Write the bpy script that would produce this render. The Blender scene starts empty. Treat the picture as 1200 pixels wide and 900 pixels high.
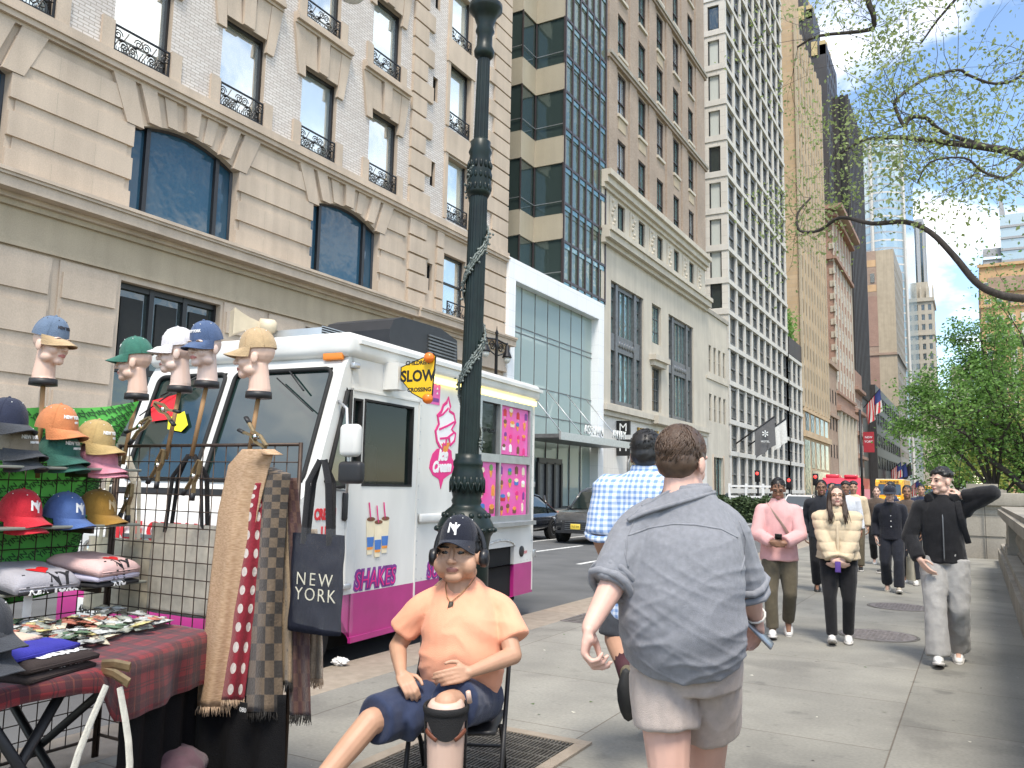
import bpy,bmesh,math,random
from mathutils import Vector as V,Matrix as M,noise
random.seed(11)
S=bpy.context.scene
COL=S.collection
R_=math.radians

# ------------------------------------------------------------------ camera
EYE=V((0,0,1.56))
FPX=971.0
_dy=V((545,130,FPX)).normalized()
_dx=-V((-1750,85,FPX)).normalized()
_dx=(_dx-_dy*_dx.dot(_dy)).normalized()
_dz=_dx.cross(_dy)
if _dz.y>0:_dz=-_dz
RW=M((_dx,_dy,_dz)) # rows: world axes seen from the lens
cam=bpy.data.cameras.new('camera');camo=bpy.data.objects.new('camera',cam);COL.objects.link(camo)
rt=RW@V((1,0,0));up=RW@V((0,-1,0));bk=RW@V((0,0,-1))
camo.matrix_world=M(((rt.x,up.x,bk.x,EYE.x),(rt.y,up.y,bk.y,EYE.y),(rt.z,up.z,bk.z,EYE.z),(0,0,0,1)))
cam.sensor_width=36;cam.lens=FPX/1200*36;cam.clip_start=0.05;cam.clip_end=6000
S.camera=camo

def ray(u,v):return RW@V((u-600,v-450,FPX))
def W(u,v,d):
    """a point at distance d (along the lens axis) seen at u, v"""
    return EYE+ray(u,v)*(d/FPX)
def onX(u,v,X):r=ray(u,v);return EYE+r*(X/r.x)
def onY(u,v,Y):r=ray(u,v);return EYE+r*(Y/r.y)
def onZ(u,v,z=0.0):r=ray(u,v);return EYE+r*((z-EYE.z)/r.z)

# ------------------------------------------------------------------ light
w=bpy.data.worlds.new('World');S.world=w;w.use_nodes=True
nt=w.node_tree;N=nt.nodes;L=nt.links
for n_ in list(N):N.remove(n_)
out=N.new('ShaderNodeOutputWorld');bg=N.new('ShaderNodeBackground');sky=N.new('ShaderNodeTexSky')
SUN_EL,SUN_AZ=60,150 # azimuth from +Y towards +X
sky.sky_type='NISHITA';sky.sun_disc=False;sky.sun_elevation=R_(SUN_EL);sky.sun_rotation=R_(SUN_AZ)
sky.air_density=1.1;sky.dust_density=0.15;sky.ozone_density=2.0
tc=N.new('ShaderNodeTexCoord');sep=N.new('ShaderNodeSeparateXYZ');L.new(tc.outputs['Generated'],sep.inputs[0])
mx=N.new('ShaderNodeMath');mx.operation='MAXIMUM';mx.inputs[1].default_value=0.0;L.new(sep.outputs['Z'],mx.inputs[0])
ad=N.new('ShaderNodeMath');ad.operation='ADD';ad.inputs[1].default_value=0.22;L.new(mx.outputs[0],ad.inputs[0])
vs=N.new('ShaderNodeVectorMath');vs.operation='DIVIDE';L.new(tc.outputs['Generated'],vs.inputs[0])
cb=N.new('ShaderNodeCombineXYZ')
for i_ in range(3):L.new(ad.outputs[0],cb.inputs[i_])
L.new(cb.outputs[0],vs.inputs[1])
mp=N.new('ShaderNodeMapping');mp.inputs['Location'].default_value=(7.3,2.2,2.0);L.new(vs.outputs[0],mp.inputs[0])
nz=N.new('ShaderNodeTexNoise');nz.inputs['Scale'].default_value=1.5;nz.inputs['Detail'].default_value=9;nz.inputs['Roughness'].default_value=0.55;nz.inputs['Distortion'].default_value=0.3
L.new(mp.outputs[0],nz.inputs['Vector'])
cr=N.new('ShaderNodeValToRGB');cr.color_ramp.elements[0].position=0.45;cr.color_ramp.elements[0].color=(0,0,0,1);cr.color_ramp.elements[1].position=0.61;cr.color_ramp.elements[1].color=(1,1,1,1)
hz=N.new('ShaderNodeMath');hz.operation='SUBTRACT';hz.inputs[0].default_value=.42;hz.use_clamp=True;L.new(mx.outputs[0],hz.inputs[1])
hm_=N.new('ShaderNodeMath');hm_.operation='MULTIPLY_ADD';hm_.inputs[1].default_value=-.30;L.new(hz.outputs[0],hm_.inputs[0]);L.new(nz.outputs['Fac'],hm_.inputs[2])
L.new(hm_.outputs[0],cr.inputs[0])
mixc=N.new('ShaderNodeMix');mixc.data_type='RGBA';mixc.inputs[7].default_value=(10.2,9.8,9.2,1)
L.new(cr.outputs[0],mixc.inputs[0]);L.new(sky.outputs[0],mixc.inputs[6]);L.new(mixc.outputs[2],bg.inputs['Color'])
bg.inputs['Strength'].default_value=0.132
L.new(bg.outputs[0],out.inputs['Surface'])
sun=bpy.data.lights.new('sun','SUN');suno=bpy.data.objects.new('sun',sun);COL.objects.link(suno)
sun.energy=2.0;sun.angle=R_(16);sun.color=(1.0,0.92,0.80)
_sd=V((math.sin(R_(SUN_AZ))*math.cos(R_(SUN_EL)),math.cos(R_(SUN_AZ))*math.cos(R_(SUN_EL)),math.sin(R_(SUN_EL))))
suno.rotation_euler=_sd.to_track_quat('Z','Y').to_euler()
S.view_settings.view_transform='Standard';S.view_settings.look='None';S.view_settings.gamma=1;S.view_settings.exposure=1.10
S.render.engine='CYCLES'
S.cycles.use_denoising=True;S.cycles.max_bounces=6;S.cycles.diffuse_bounces=3;S.cycles.glossy_bounces=3;S.cycles.transmission_bounces=4;S.cycles.transparent_max_bounces=8
S.cycles.caustics_reflective=False;S.cycles.caustics_refractive=False

# ------------------------------------------------------------------ materials
MT={}
def _new(name):
    m=bpy.data.materials.new(name);m.use_nodes=True
    MT[name]=m
    return m,m.node_tree.nodes,m.node_tree.links,m.node_tree.nodes['Principled BSDF']
def c4(c):return(c[0],c[1],c[2],1)
def mat(name,col,rough=0.6,metal=0.0,var=0.12,scale=6.0,bump=0.0,bscale=40.0,spec=0.5,coat=0.0,col2=None,stretch=None,detail=5,sheen=0.0,emit=0.0):
    m,N,L,P=_new(name)
    P.inputs['Roughness'].default_value=rough;P.inputs['Metallic'].default_value=metal
    P.inputs['Specular IOR Level'].default_value=spec;P.inputs['Coat Weight'].default_value=coat
    P.inputs['Sheen Weight'].default_value=sheen
    tc=N.new('ShaderNodeTexCoord');mp=N.new('ShaderNodeMapping');L.new(tc.outputs['Object'],mp.inputs[0])
    if stretch:mp.inputs['Scale'].default_value=stretch
    nz=N.new('ShaderNodeTexNoise');nz.inputs['Scale'].default_value=scale;nz.inputs['Detail'].default_value=detail;L.new(mp.outputs[0],nz.inputs['Vector'])
    r=N.new('ShaderNodeValToRGB');r.color_ramp.elements[0].position=0.3;r.color_ramp.elements[1].position=0.7
    a=col;b=col2 or col
    if col2:r.color_ramp.elements[0].color=c4(a);r.color_ramp.elements[1].color=c4(b)
    else:
        r.color_ramp.elements[0].color=c4([x*(1-var)for x in a]);r.color_ramp.elements[1].color=c4([min(1,x*(1+var))for x in a])
    L.new(nz.outputs['Fac'],r.inputs[0]);L.new(r.outputs[0],P.inputs['Base Color'])
    if emit:
        P.inputs['Emission Color'].default_value=c4(col);P.inputs['Emission Strength'].default_value=emit
    if bump:
        n2=N.new('ShaderNodeTexNoise');n2.inputs['Scale'].default_value=bscale;n2.inputs['Detail'].default_value=4;L.new(mp.outputs[0],n2.inputs['Vector'])
        bp=N.new('ShaderNodeBump');bp.inputs['Strength'].default_value=bump;bp.inputs['Distance'].default_value=0.02
        L.new(n2.outputs['Fac'],bp.inputs['Height']);L.new(bp.outputs[0],P.inputs['Normal'])
    return m
def brickmat(name,c1,c2,mortar,bw,bh,ms,axes=('Y','Z'),rough=0.85,off=0.5,bump=0.3,stain=0.25,sscale=0.3,shift=(0,0),pt=None,msmooth=0.1,bias=0.0):
    m,N,L,P=_new(name);P.inputs['Roughness'].default_value=rough
    tc=N.new('ShaderNodeTexCoord');sp=N.new('ShaderNodeSeparateXYZ');cb=N.new('ShaderNodeCombineXYZ')
    g=N.new('ShaderNodeNewGeometry');L.new(g.outputs['Position'],sp.inputs[0])
    for i,a in enumerate(axes):
        ad=N.new('ShaderNodeMath');ad.inputs[1].default_value=shift[i]
        if a=='H': # horizontal run on either wall direction
            s2=N.new('ShaderNodeMath');L.new(sp.outputs['X'],s2.inputs[0]);L.new(sp.outputs['Y'],s2.inputs[1]);L.new(s2.outputs[0],ad.inputs[0])
        else:L.new(sp.outputs[a],ad.inputs[0])
        L.new(ad.outputs[0],cb.inputs[i])
    b=N.new('ShaderNodeTexBrick');L.new(cb.outputs[0],b.inputs['Vector'])
    b.inputs['Scale'].default_value=1.0;b.inputs['Brick Width'].default_value=bw;b.inputs['Row Height'].default_value=bh
    b.inputs['Mortar Size'].default_value=ms;b.inputs['Mortar Smooth'].default_value=msmooth;b.inputs['Bias'].default_value=bias;b.offset=off
    b.inputs['Color1'].default_value=c4(c1);b.inputs['Color2'].default_value=c4(c2);b.inputs['Mortar'].default_value=c4(mortar)
    nz=N.new('ShaderNodeTexNoise');nz.inputs['Scale'].default_value=sscale;nz.inputs['Detail'].default_value=7;L.new(g.outputs['Position'],nz.inputs['Vector'])
    r=N.new('ShaderNodeValToRGB');r.color_ramp.elements[0].position=0.3;r.color_ramp.elements[1].position=0.75
    r.color_ramp.elements[0].color=(1-stain,1-stain,1-stain,1);r.color_ramp.elements[1].color=(1+stain*.4,)*3+(1,)
    L.new(nz.outputs['Fac'],r.inputs[0])
    mm=N.new('ShaderNodeMix');mm.data_type='RGBA';mm.blend_type='MULTIPLY';mm.inputs[0].default_value=1
    L.new(b.outputs['Color'],mm.inputs[6]);L.new(r.outputs[0],mm.inputs[7])
    n3=N.new('ShaderNodeTexNoise');n3.inputs['Scale'].default_value=55;n3.inputs['Detail'].default_value=5;L.new(g.outputs['Position'],n3.inputs['Vector'])
    r3=N.new('ShaderNodeValToRGB');r3.color_ramp.elements[0].color=(.82,.82,.82,1);r3.color_ramp.elements[1].color=(1.15,1.15,1.15,1);L.new(n3.outputs['Fac'],r3.inputs[0])
    m2=N.new('ShaderNodeMix');m2.data_type='RGBA';m2.blend_type='MULTIPLY';m2.inputs[0].default_value=1
    L.new(mm.outputs[2],m2.inputs[6]);L.new(r3.outputs[0],m2.inputs[7]);L.new(m2.outputs[2],P.inputs['Base Color'])
    if bump:
        bp=N.new('ShaderNodeBump');bp.inputs['Strength'].default_value=bump;bp.inputs['Distance'].default_value=0.02;bp.invert=True
        L.new(b.outputs['Fac'],bp.inputs['Height']);L.new(bp.outputs[0],P.inputs['Normal'])
    return m
def stone(name,col,var=0.14,rough=0.85):
    """weathered stone: broad blotches plus rain streaks down the face plus grain"""
    m,N,L,P=_new(name);P.inputs['Roughness'].default_value=rough
    g=N.new('ShaderNodeNewGeometry')
    def nz(sc,st,lo,hi,d=6):
        mp=N.new('ShaderNodeMapping');mp.inputs['Scale'].default_value=st;L.new(g.outputs['Position'],mp.inputs[0])
        n=N.new('ShaderNodeTexNoise');n.inputs['Scale'].default_value=sc;n.inputs['Detail'].default_value=d;L.new(mp.outputs[0],n.inputs['Vector'])
        r=N.new('ShaderNodeValToRGB');r.color_ramp.elements[0].position=.3;r.color_ramp.elements[1].position=.7
        r.color_ramp.elements[0].color=(lo,)*3+(1,);r.color_ramp.elements[1].color=(hi,)*3+(1,)
        L.new(n.outputs['Fac'],r.inputs[0]);return r.outputs[0],n
    a,_=nz(.5,(1,1,1),1-var,1+var*.6);b,_=nz(1.2,(1.4,1.4,.08),1-var*1.1,1.04);c,n3=nz(26,(1,1,1),.9,1.08)
    cur=None
    for s in(a,b,c):
        mm=N.new('ShaderNodeMix');mm.data_type='RGBA';mm.blend_type='MULTIPLY';mm.inputs[0].default_value=1
        if cur is None:mm.inputs[6].default_value=c4(col)
        else:L.new(cur,mm.inputs[6])
        L.new(s,mm.inputs[7]);cur=mm.outputs[2]
    L.new(cur,P.inputs['Base Color'])
    bp=N.new('ShaderNodeBump');bp.inputs['Strength'].default_value=.15;bp.inputs['Distance'].default_value=.02
    L.new(n3.outputs['Fac'],bp.inputs['Height']);L.new(bp.outputs[0],P.inputs['Normal'])
    return m
def glassmat(name,col,rough=0.04,wav=0.02,spec=1.0,metal=0.0,wscale=1.3):
    """window glass seen from the street: dark body under a slightly wavy mirror"""
    m,N,L,P=_new(name)
    P.inputs['Base Color'].default_value=c4(col);P.inputs['Roughness'].default_value=rough;P.inputs['Metallic'].default_value=metal
    P.inputs['Specular IOR Level'].default_value=spec;P.inputs['IOR'].default_value=1.65
    g=N.new('ShaderNodeNewGeometry');n=N.new('ShaderNodeTexNoise');n.inputs['Scale'].default_value=wscale;n.inputs['Detail'].default_value=2
    L.new(g.outputs['Position'],n.inputs['Vector'])
    bp=N.new('ShaderNodeBump');bp.inputs['Strength'].default_value=1;bp.inputs['Distance'].default_value=wav
    L.new(n.outputs['Fac'],bp.inputs['Height']);L.new(bp.outputs[0],P.inputs['Normal'])
    return m
def clearglass(name,tint=(.9,.95,.95),alpha=0.25,rough=0.03):
    m,N,L,P=_new(name)
    P.inputs['Base Color'].default_value=c4(tint);P.inputs['Roughness'].default_value=rough;P.inputs['Alpha'].default_value=alpha
    P.inputs['Specular IOR Level'].default_value=1.0
    return m

# ------------------------------------------------------------------ mesh building
def wloc(o):
    p=V((0,0,0))
    while o:p+=o.location;o=o.parent
    return p
class MB:
    def __init__(s):s.v=[];s.f=[];s.m=[];s.s=[];s.names=[]
    def mi(s,name):
        if name not in s.names:s.names.append(name)
        return s.names.index(name)
    def add(s,vs,fs,m,smooth=False,mx=None):
        b=len(s.v);k=s.mi(m)
        s.v+=[tuple(mx@V(p))if mx else tuple(p)for p in vs]
        for f in fs:s.f.append([b+i for i in f]);s.m.append(k);s.s.append(smooth)
        return s
    def quad(s,a,b,c,d,m):return s.add([a,b,c,d],[(0,1,2,3)],m)
    def box(s,x0,x1,y0,y1,z0,z1,m,mx=None):
        vs=[(x,y,z)for z in(z0,z1)for y in(y0,y1)for x in(x0,x1)]
        return s.add(vs,[(0,2,3,1),(4,5,7,6),(0,1,5,4),(2,6,7,3),(0,4,6,2),(1,3,7,5)],m,mx=mx)
    def bbox(s,x0,x1,y0,y1,z0,z1,m,b=.01,mx=None,seg=2,smooth=True):
        """box with rounded edges"""
        bm=bmesh.new();bmesh.ops.create_cube(bm,size=1)
        for v in bm.verts:v.co=V(((x0+x1)/2+v.co.x*(x1-x0),(y0+y1)/2+v.co.y*(y1-y0),(z0+z1)/2+v.co.z*(z1-z0)))
        bmesh.ops.bevel(bm,geom=bm.edges[:],offset=b,segments=seg,affect='EDGES',profile=.5)
        s.bm(bm,m,smooth,mx);return s
    def bm(s,bm,m,smooth=False,mx=None):
        bm.verts.ensure_lookup_table();bm.verts.index_update()
        s.add([v.co.copy()for v in bm.verts],[[v.index for v in f.verts]for f in bm.faces],m,smooth,mx);bm.free()
    def tube(s,pts,rad,m,n=8,smooth=True,cap=True,flat=1.0,ref=None,closed=False):
        pts=[V(p)for p in pts];k=len(pts)
        if not hasattr(rad,'__len__'):rad=[rad]*k
        vs=[];up=V(ref)if ref else None
        prev=None
        for i in range(k):
            t=(pts[(i+1)%k]-pts[i-1])if closed else(pts[min(i+1,k-1)]-pts[max(i-1,0)])
            t=t.normalized()if t.length>1e-9 else V((0,0,1))
            if prev is None:
                a=up or(V((0,0,1))if abs(t.z)<.9 else V((1,0,0)))
            else:a=prev
            x=(a-t*a.dot(t))
            if x.length<1e-6:x=t.orthogonal()
            x.normalize();y=t.cross(x);prev=x
            r=rad[i]
            ra,rb=(r if hasattr(r,'__len__')else(r,r*flat))
            for j in range(n):
                an=2*math.pi*j/n
                vs.append(pts[i]+x*(ra*math.cos(an))+y*(rb*math.sin(an)))
        fs=[]
        for i in range(k if closed else k-1):
            for j in range(n):
                a=i*n+j;b=i*n+(j+1)%n;c=((i+1)%k)*n+(j+1)%n;d=((i+1)%k)*n+j
                fs.append((a,b,c,d))
        if cap and not closed:
            fs.append(tuple(range(n))[::-1]);fs.append(tuple((k-1)*n+j for j in range(n)))
        return s.add(vs,fs,m,smooth)
    def lathe(s,prof,m,n=24,at=(0,0,0),smooth=True,flute=0,mx=None,sx=1,sy=1):
        vs=[];k=len(prof);at=V(at)
        for(r,z)in prof:
            for j in range(n):
                a=2*math.pi*j/n
                rr=r
                vs.append(at+V((rr*math.cos(a)*sx,rr*math.sin(a)*sy,z)))
        fs=[(i*n+j,i*n+(j+1)%n,(i+1)*n+(j+1)%n,(i+1)*n+j)for i in range(k-1)for j in range(n)]
        fs.append(tuple(range(n))[::-1]);fs.append(tuple((k-1)*n+j for j in range(n)))
        return s.add(vs,fs,m,smooth,mx)
    def prism(s,poly,d,m,mx=None,smooth=False):
        """poly in local x,y extruded from z=0 to z=d"""
        n=len(poly)
        vs=[(p[0],p[1],0)for p in poly]+[(p[0],p[1],d)for p in poly]
        fs=[tuple(range(n))[::-1],tuple(range(n,2*n))]+[(i,(i+1)%n,n+(i+1)%n,n+i)for i in range(n)]
        return s.add(vs,fs,m,smooth,mx)
    def sph(s,c,r,m,seg=12,ring=8,mx=None,sc=(1,1,1),smooth=True):
        bm=bmesh.new();bmesh.ops.create_uvsphere(bm,u_segments=seg,v_segments=ring,radius=1)
        c=V(c)
        for v in bm.verts:v.co=c+V((v.co.x*r*sc[0],v.co.y*r*sc[1],v.co.z*r*sc[2]))
        s.bm(bm,m,smooth,mx);return s
    def mesh(s,name,off=V((0,0,0)),recalc=True):
        me=bpy.data.meshes.new(name)
        me.from_pydata([tuple(V(p)-off)for p in s.v],[],s.f)
        for nme in s.names:me.materials.append(MT[nme])
        me.polygons.foreach_set('material_index',s.m);me.polygons.foreach_set('use_smooth',s.s)
        if recalc:
            bm=bmesh.new();bm.from_mesh(me);bmesh.ops.recalc_face_normals(bm,faces=bm.faces);bm.to_mesh(me);bm.free()
        me.update();return me
    def build(s,name,parent=None,label=None,cat=None,group=None,kind=None,loc=None,recalc=True):
        """one mesh object; vertices are given in world space (or the parent's space when it stands at the origin)"""
        off=wloc(parent)if parent else V(loc or(0,0,0))
        o=bpy.data.objects.new(name,s.mesh(name,off,recalc));COL.objects.link(o)
        if parent:o.parent=parent
        else:o.location=off
        return tag(o,label,cat,group,kind)
def tag(o,label=None,cat=None,group=None,kind=None):
    if label:o['label']=label
    if cat:o['category']=cat
    if group:o['group']=group
    if kind:o['kind']=kind
    return o
def thing(name,label,cat,loc=(0,0,0),group=None):
    o=bpy.data.objects.new(name,None);COL.objects.link(o);o.location=loc;o.empty_display_size=.1
    return tag(o,label,cat,group)
def dup(o,parent=None,label=None,group=None):
    c=o.copy();COL.objects.link(c)
    if parent:c.parent=parent
    if label:c['label']=label
    if group:c['group']=group
    for ch in list(o.children):dup(ch,c)
    return c
def inst(me,name,parent,loc):
    """a part that shares mesh data; loc in the parent's space"""
    o=bpy.data.objects.new(name,me);COL.objects.link(o);o.parent=parent;o.location=loc;return o
def words(text,size,m,mx,name='lettering',parent=None,ext=.004,bold=0.0,shear=0.0,sx=1.0,align='CENTER',spacing=1.0):
    """raised lettering as a mesh; mx places local x (reading direction), y (up), z (out of the surface)"""
    cu=bpy.data.curves.new(name,'FONT');cu.body=text;cu.size=size;cu.extrude=ext;cu.offset=bold;cu.shear=shear;cu.align_x=align;cu.align_y='CENTER';cu.space_character=spacing
    cu.resolution_u=3
    ob=bpy.data.objects.new('t',cu);me=bpy.data.meshes.new_from_object(ob);bpy.data.objects.remove(ob);bpy.data.curves.remove(cu)
    if sx!=1:me.transform(M.Diagonal((sx,1,1,1)))
    me.transform(mx);me.materials.clear();me.materials.append(MT[m]);me.name=name
    if parent is None:return me
    me.transform(M.Translation(-wloc(parent)))
    o=bpy.data.objects.new(name,me);COL.objects.link(o);o.parent=parent;return o
def frame(o,x,y,z):
    """matrix from an origin and three axes"""
    x,y,z=V(x),V(y),V(z)
    return M(((x.x,y.x,z.x,o[0]),(x.y,y.y,z.y,o[1]),(x.z,y.z,z.z,o[2]),(0,0,0,1)))
def add_mesh(mb,me,m):
    mb.add([v.co.copy()for v in me.vertices],[list(p.vertices)for p in me.polygons],m);bpy.data.meshes.remove(me)
def holes(mb,u0,u1,z0,z1,hs,pt,depth,m,mrev=None):
    """wall sheet with rectangular openings hs=(ua,ub,za,zb); pt(u,z,d) gives the point d metres behind the face"""
    us=sorted({u0,u1}|{h[0]for h in hs}|{h[1]for h in hs});zs=sorted({z0,z1}|{h[2]for h in hs}|{h[3]for h in hs})
    us=[u for u in us if u0<=u<=u1];zs=[z for z in zs if z0<=z<=z1]
    for j in range(len(zs)-1):
        zc=(zs[j]+zs[j+1])/2;run=None
        row=[h for h in hs if h[2]<zc<h[3]]
        for i in range(len(us)-1):
            uc=(us[i]+us[i+1])/2
            solid=not any(h[0]<uc<h[1]for h in row)
            if solid and run is None:run=us[i]
            if run is not None and(not solid or i==len(us)-2):
                e=us[i+1]if solid else us[i]
                mb.quad(pt(run,zs[j],0),pt(e,zs[j],0),pt(e,zs[j+1],0),pt(run,zs[j+1],0),m)
                run=None
    for(a,b,c,d)in hs:
        k=mrev or m
        mb.quad(pt(a,c,0),pt(a,d,0),pt(a,d,depth),pt(a,c,depth),k);mb.quad(pt(b,c,0),pt(b,d,0),pt(b,d,depth),pt(b,c,depth),k)
        mb.quad(pt(a,c,0),pt(b,c,0),pt(b,c,depth),pt(a,c,depth),k);mb.quad(pt(a,d,0),pt(b,d,0),pt(b,d,depth),pt(a,d,depth),k)
    return mb
# ================================================================== setting
XF=-27.0 # building line across the street
KERB=-4.75;RZ=-0.13
stone('limestone',(.53,.435,.345),.12);stone('limestone_dark',(.45,.39,.31),.12);stone('limestone_pale',(.52,.475,.40),.09)
stone('tan_stone',(.44,.365,.265),.10);stone('cream_stone',(.50,.45,.37),.10);stone('grey_stone',(.36,.335,.29),.18);stone('white_stone',(.58,.56,.52),.07)
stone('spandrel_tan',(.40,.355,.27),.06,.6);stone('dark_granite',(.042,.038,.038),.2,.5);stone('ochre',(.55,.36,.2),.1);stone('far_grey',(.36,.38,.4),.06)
brickmat('white_brick',(.60,.54,.50),(.70,.65,.61),(.40,.35,.30),.42,.13,.018,stain=.12,rough=.55)
brickmat('brown_brick',(.31,.235,.18),(.41,.32,.25),(.36,.30,.25),.24,.085,.012,stain=.18)
brickmat('red_brick',(.30,.17,.125),(.36,.21,.155),(.40,.31,.26),.5,.2,.02,axes=('H','Z'),stain=.15)
brickmat('brown_wall',(.34,.23,.17),(.38,.27,.2),(.40,.33,.27),.8,.35,.02,axes=('H','Z'),stain=.2)
brickmat('white_tile',(.66,.63,.58),(.70,.67,.62),(.52,.49,.45),.55,1.6,.012,stain=.06,off=0)
brickmat('white_panel',(.80,.81,.82),(.83,.84,.85),(.62,.64,.66),1.7,1.1,.012,stain=.05,off=0,rough=.5)
brickmat('panel_stone',(.57,.54,.49),(.61,.585,.535),(.42,.4,.37),1.6,1.5,.02,axes=('H','Z'),stain=.08,off=0)
mat('black_iron',(.012,.012,.014),.45,.3,.3,30);mat('window_frame_black',(.014,.014,.016),.4,0,.2);mat('bronze_frame',(.06,.045,.04),.4,.3,.2)
mat('metal_grey',(.15,.155,.16),.45,.5,.2,4);mat('steel',(.5,.51,.52),.35,.7,.1);mat('mullion_dark',(.07,.055,.055),.4,.4,.2)
mat('interior_dark',(.02,.022,.022),.8);mat('interior_pale',(.72,.66,.52),.8,var=.35,scale=.6,col2=(.5,.5,.45));mat('curtain',(.5,.53,.5),.8,var=.12,scale=9,stretch=(1,6,.2))
glassmat('glass_blue',(.025,.075,.125),.06,.015,spec=.35);glassmat('glass_pale',(.80,.82,.77),.07,.010,metal=.75,wscale=.8);glassmat('glass_dark',(.035,.05,.05),.06,.02,metal=.15);glassmat('glass_smoke',(.075,.11,.105),.05,.02,metal=.45);glassmat('glass_slot',(.20,.21,.20),.08,.02,metal=.4)
glassmat('glass_teal',(.18,.30,.30),.05,.04,metal=.5);glassmat('glass_sky',(.70,.78,.78),.08,.010,metal=.7,wscale=.5);glassmat('glass_green',(.15,.20,.16),.07,.04,metal=.4)
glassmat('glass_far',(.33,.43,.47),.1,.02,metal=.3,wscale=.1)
clearglass('store_glass',(.72,.90,.86),.42);clearglass('canopy_glass',(.6,.7,.68),.35)
mat('gold_sign',(.55,.34,.08),.35,.8,.1);mat('gold_leaf',(.45,.35,.17),.5,.2,.25,3);mat('letter_pale',(.75,.76,.75),.4,.2);mat('letter_black',(.01,.01,.01),.5)
# --- ground
def paving():
    m,N,L,P=_new('sidewalk_slabs');P.inputs['Roughness'].default_value=.8
    g=N.new('ShaderNodeNewGeometry');sp=N.new('ShaderNodeSeparateXYZ');L.new(g.outputs['Position'],sp.inputs[0])
    cb=N.new('ShaderNodeCombineXYZ')
    a1=N.new('ShaderNodeMath');a1.inputs[1].default_value=100-.02;L.new(sp.outputs['Y'],a1.inputs[0]);L.new(a1.outputs[0],cb.inputs[0])
    a2=N.new('ShaderNodeMath');a2.inputs[1].default_value=2.25+1.72*20;L.new(sp.outputs['X'],a2.inputs[0]);L.new(a2.outputs[0],cb.inputs[1])
    b=N.new('ShaderNodeTexBrick');b.offset=.5;b.inputs['Scale'].default_value=1;b.inputs['Brick Width'].default_value=1.33;b.inputs['Row Height'].default_value=1.72
    b.inputs['Mortar Size'].default_value=.006;b.inputs['Mortar Smooth'].default_value=.5
    b.inputs['Color1'].default_value=(.222,.217,.200,1);b.inputs['Color2'].default_value=(.268,.260,.240,1);b.inputs['Mortar'].default_value=(.15,.13,.11,1)
    L.new(cb.outputs[0],b.inputs['Vector'])
    cur=b.outputs['Color']
    for sc,lo,hi,p0,p1 in((.45,.82,1.1,.3,.7),(1.7,.86,1.08,.35,.65),(45,.88,1.1,.3,.7),(7,.66,1,.22,.36),(2.3,.70,1,.28,.36),(.9,.80,1.0,.36,.42)):
        n=N.new('ShaderNodeTexNoise');n.inputs['Scale'].default_value=sc;n.inputs['Detail'].default_value=8;L.new(g.outputs['Position'],n.inputs['Vector'])
        r=N.new('ShaderNodeValToRGB');r.color_ramp.elements[0].position=p0;r.color_ramp.elements[1].position=p1
        r.color_ramp.elements[0].color=(lo,lo,lo,1);r.color_ramp.elements[1].color=(hi,hi,hi*.99,1);L.new(n.outputs['Fac'],r.inputs[0])
        mm=N.new('ShaderNodeMix');mm.data_type='RGBA';mm.blend_type='MULTIPLY';mm.inputs[0].default_value=1;L.new(cur,mm.inputs[6]);L.new(r.outputs[0],mm.inputs[7]);cur=mm.outputs[2]
    # gum spots
    vo=N.new('ShaderNodeTexVoronoi');vo.inputs['Scale'].default_value=4.2;L.new(g.outputs['Position'],vo.inputs['Vector'])
    rr=N.new('ShaderNodeValToRGB');rr.color_ramp.elements[0].position=.045;rr.color_ramp.elements[1].position=.06;rr.color_ramp.elements[0].color=(.6,.6,.6,1);rr.color_ramp.elements[1].color=(1,1,1,1)
    L.new(vo.outputs['Distance'],rr.inputs[0])
    mm=N.new('ShaderNodeMix');mm.data_type='RGBA';mm.blend_type='MULTIPLY';mm.inputs[0].default_value=1;L.new(cur,mm.inputs[6]);L.new(rr.outputs[0],mm.inputs[7]);cur=mm.outputs[2]
    L.new(cur,P.inputs['Base Color'])
    bp=N.new('ShaderNodeBump');bp.inputs['Strength'].default_value=.5;bp.inputs['Distance'].default_value=.01;bp.invert=True
    L.new(b.outputs['Fac'],bp.inputs['Height']);L.new(bp.outputs[0],P.inputs['Normal'])
paving()
mat('asphalt',(.085,.088,.09),.85,var=.25,scale=1.2,bump=.35,bscale=160,col2=(.125,.128,.13));mat('kerb_concrete',(.25,.21,.165),.85,var=.2,scale=9,bump=.3,bscale=90,col2=(.33,.28,.225))
mat('road_paint',(.62,.62,.6),.7,var=.3,scale=14);mat('park_soil',(.2,.21,.12),.95,var=.3,scale=1);mat('steel_grate',(.17,.16,.14),.6,.6,.3,12);mat('pit_black',(.006,.006,.006),.9)
mat('iron_cover',(.21,.19,.185),.65,.4,.3,20,bump=.4,bscale=60)
g=MB();g.quad((-900,-200,-.20),(900,-200,-.20),(900,3000,-.20),(-900,3000,-.20),'asphalt');g.build('ground',kind='structure')
g=MB();g.box(-20.5,KERB-.16,-60,900,-.195,RZ,'asphalt');g.build('road',kind='structure')
g=MB();g.box(KERB+.42,14,-60,900,-.19,0,'sidewalk_slabs');g.build('sidewalk',kind='structure')
g=MB();
for i in range(-10,120):g.bbox(KERB-.155,KERB+.416,i*2.4+.004,i*2.4+2.396,-.19,.001,'kerb_concrete',.012)
g.build('kerb',kind='structure')
g=MB();g.box(-60,-20.5,-60,900,-.19,0,'sidewalk_slabs');g.build('far_sidewalk',kind='structure')
g=MB()
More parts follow.
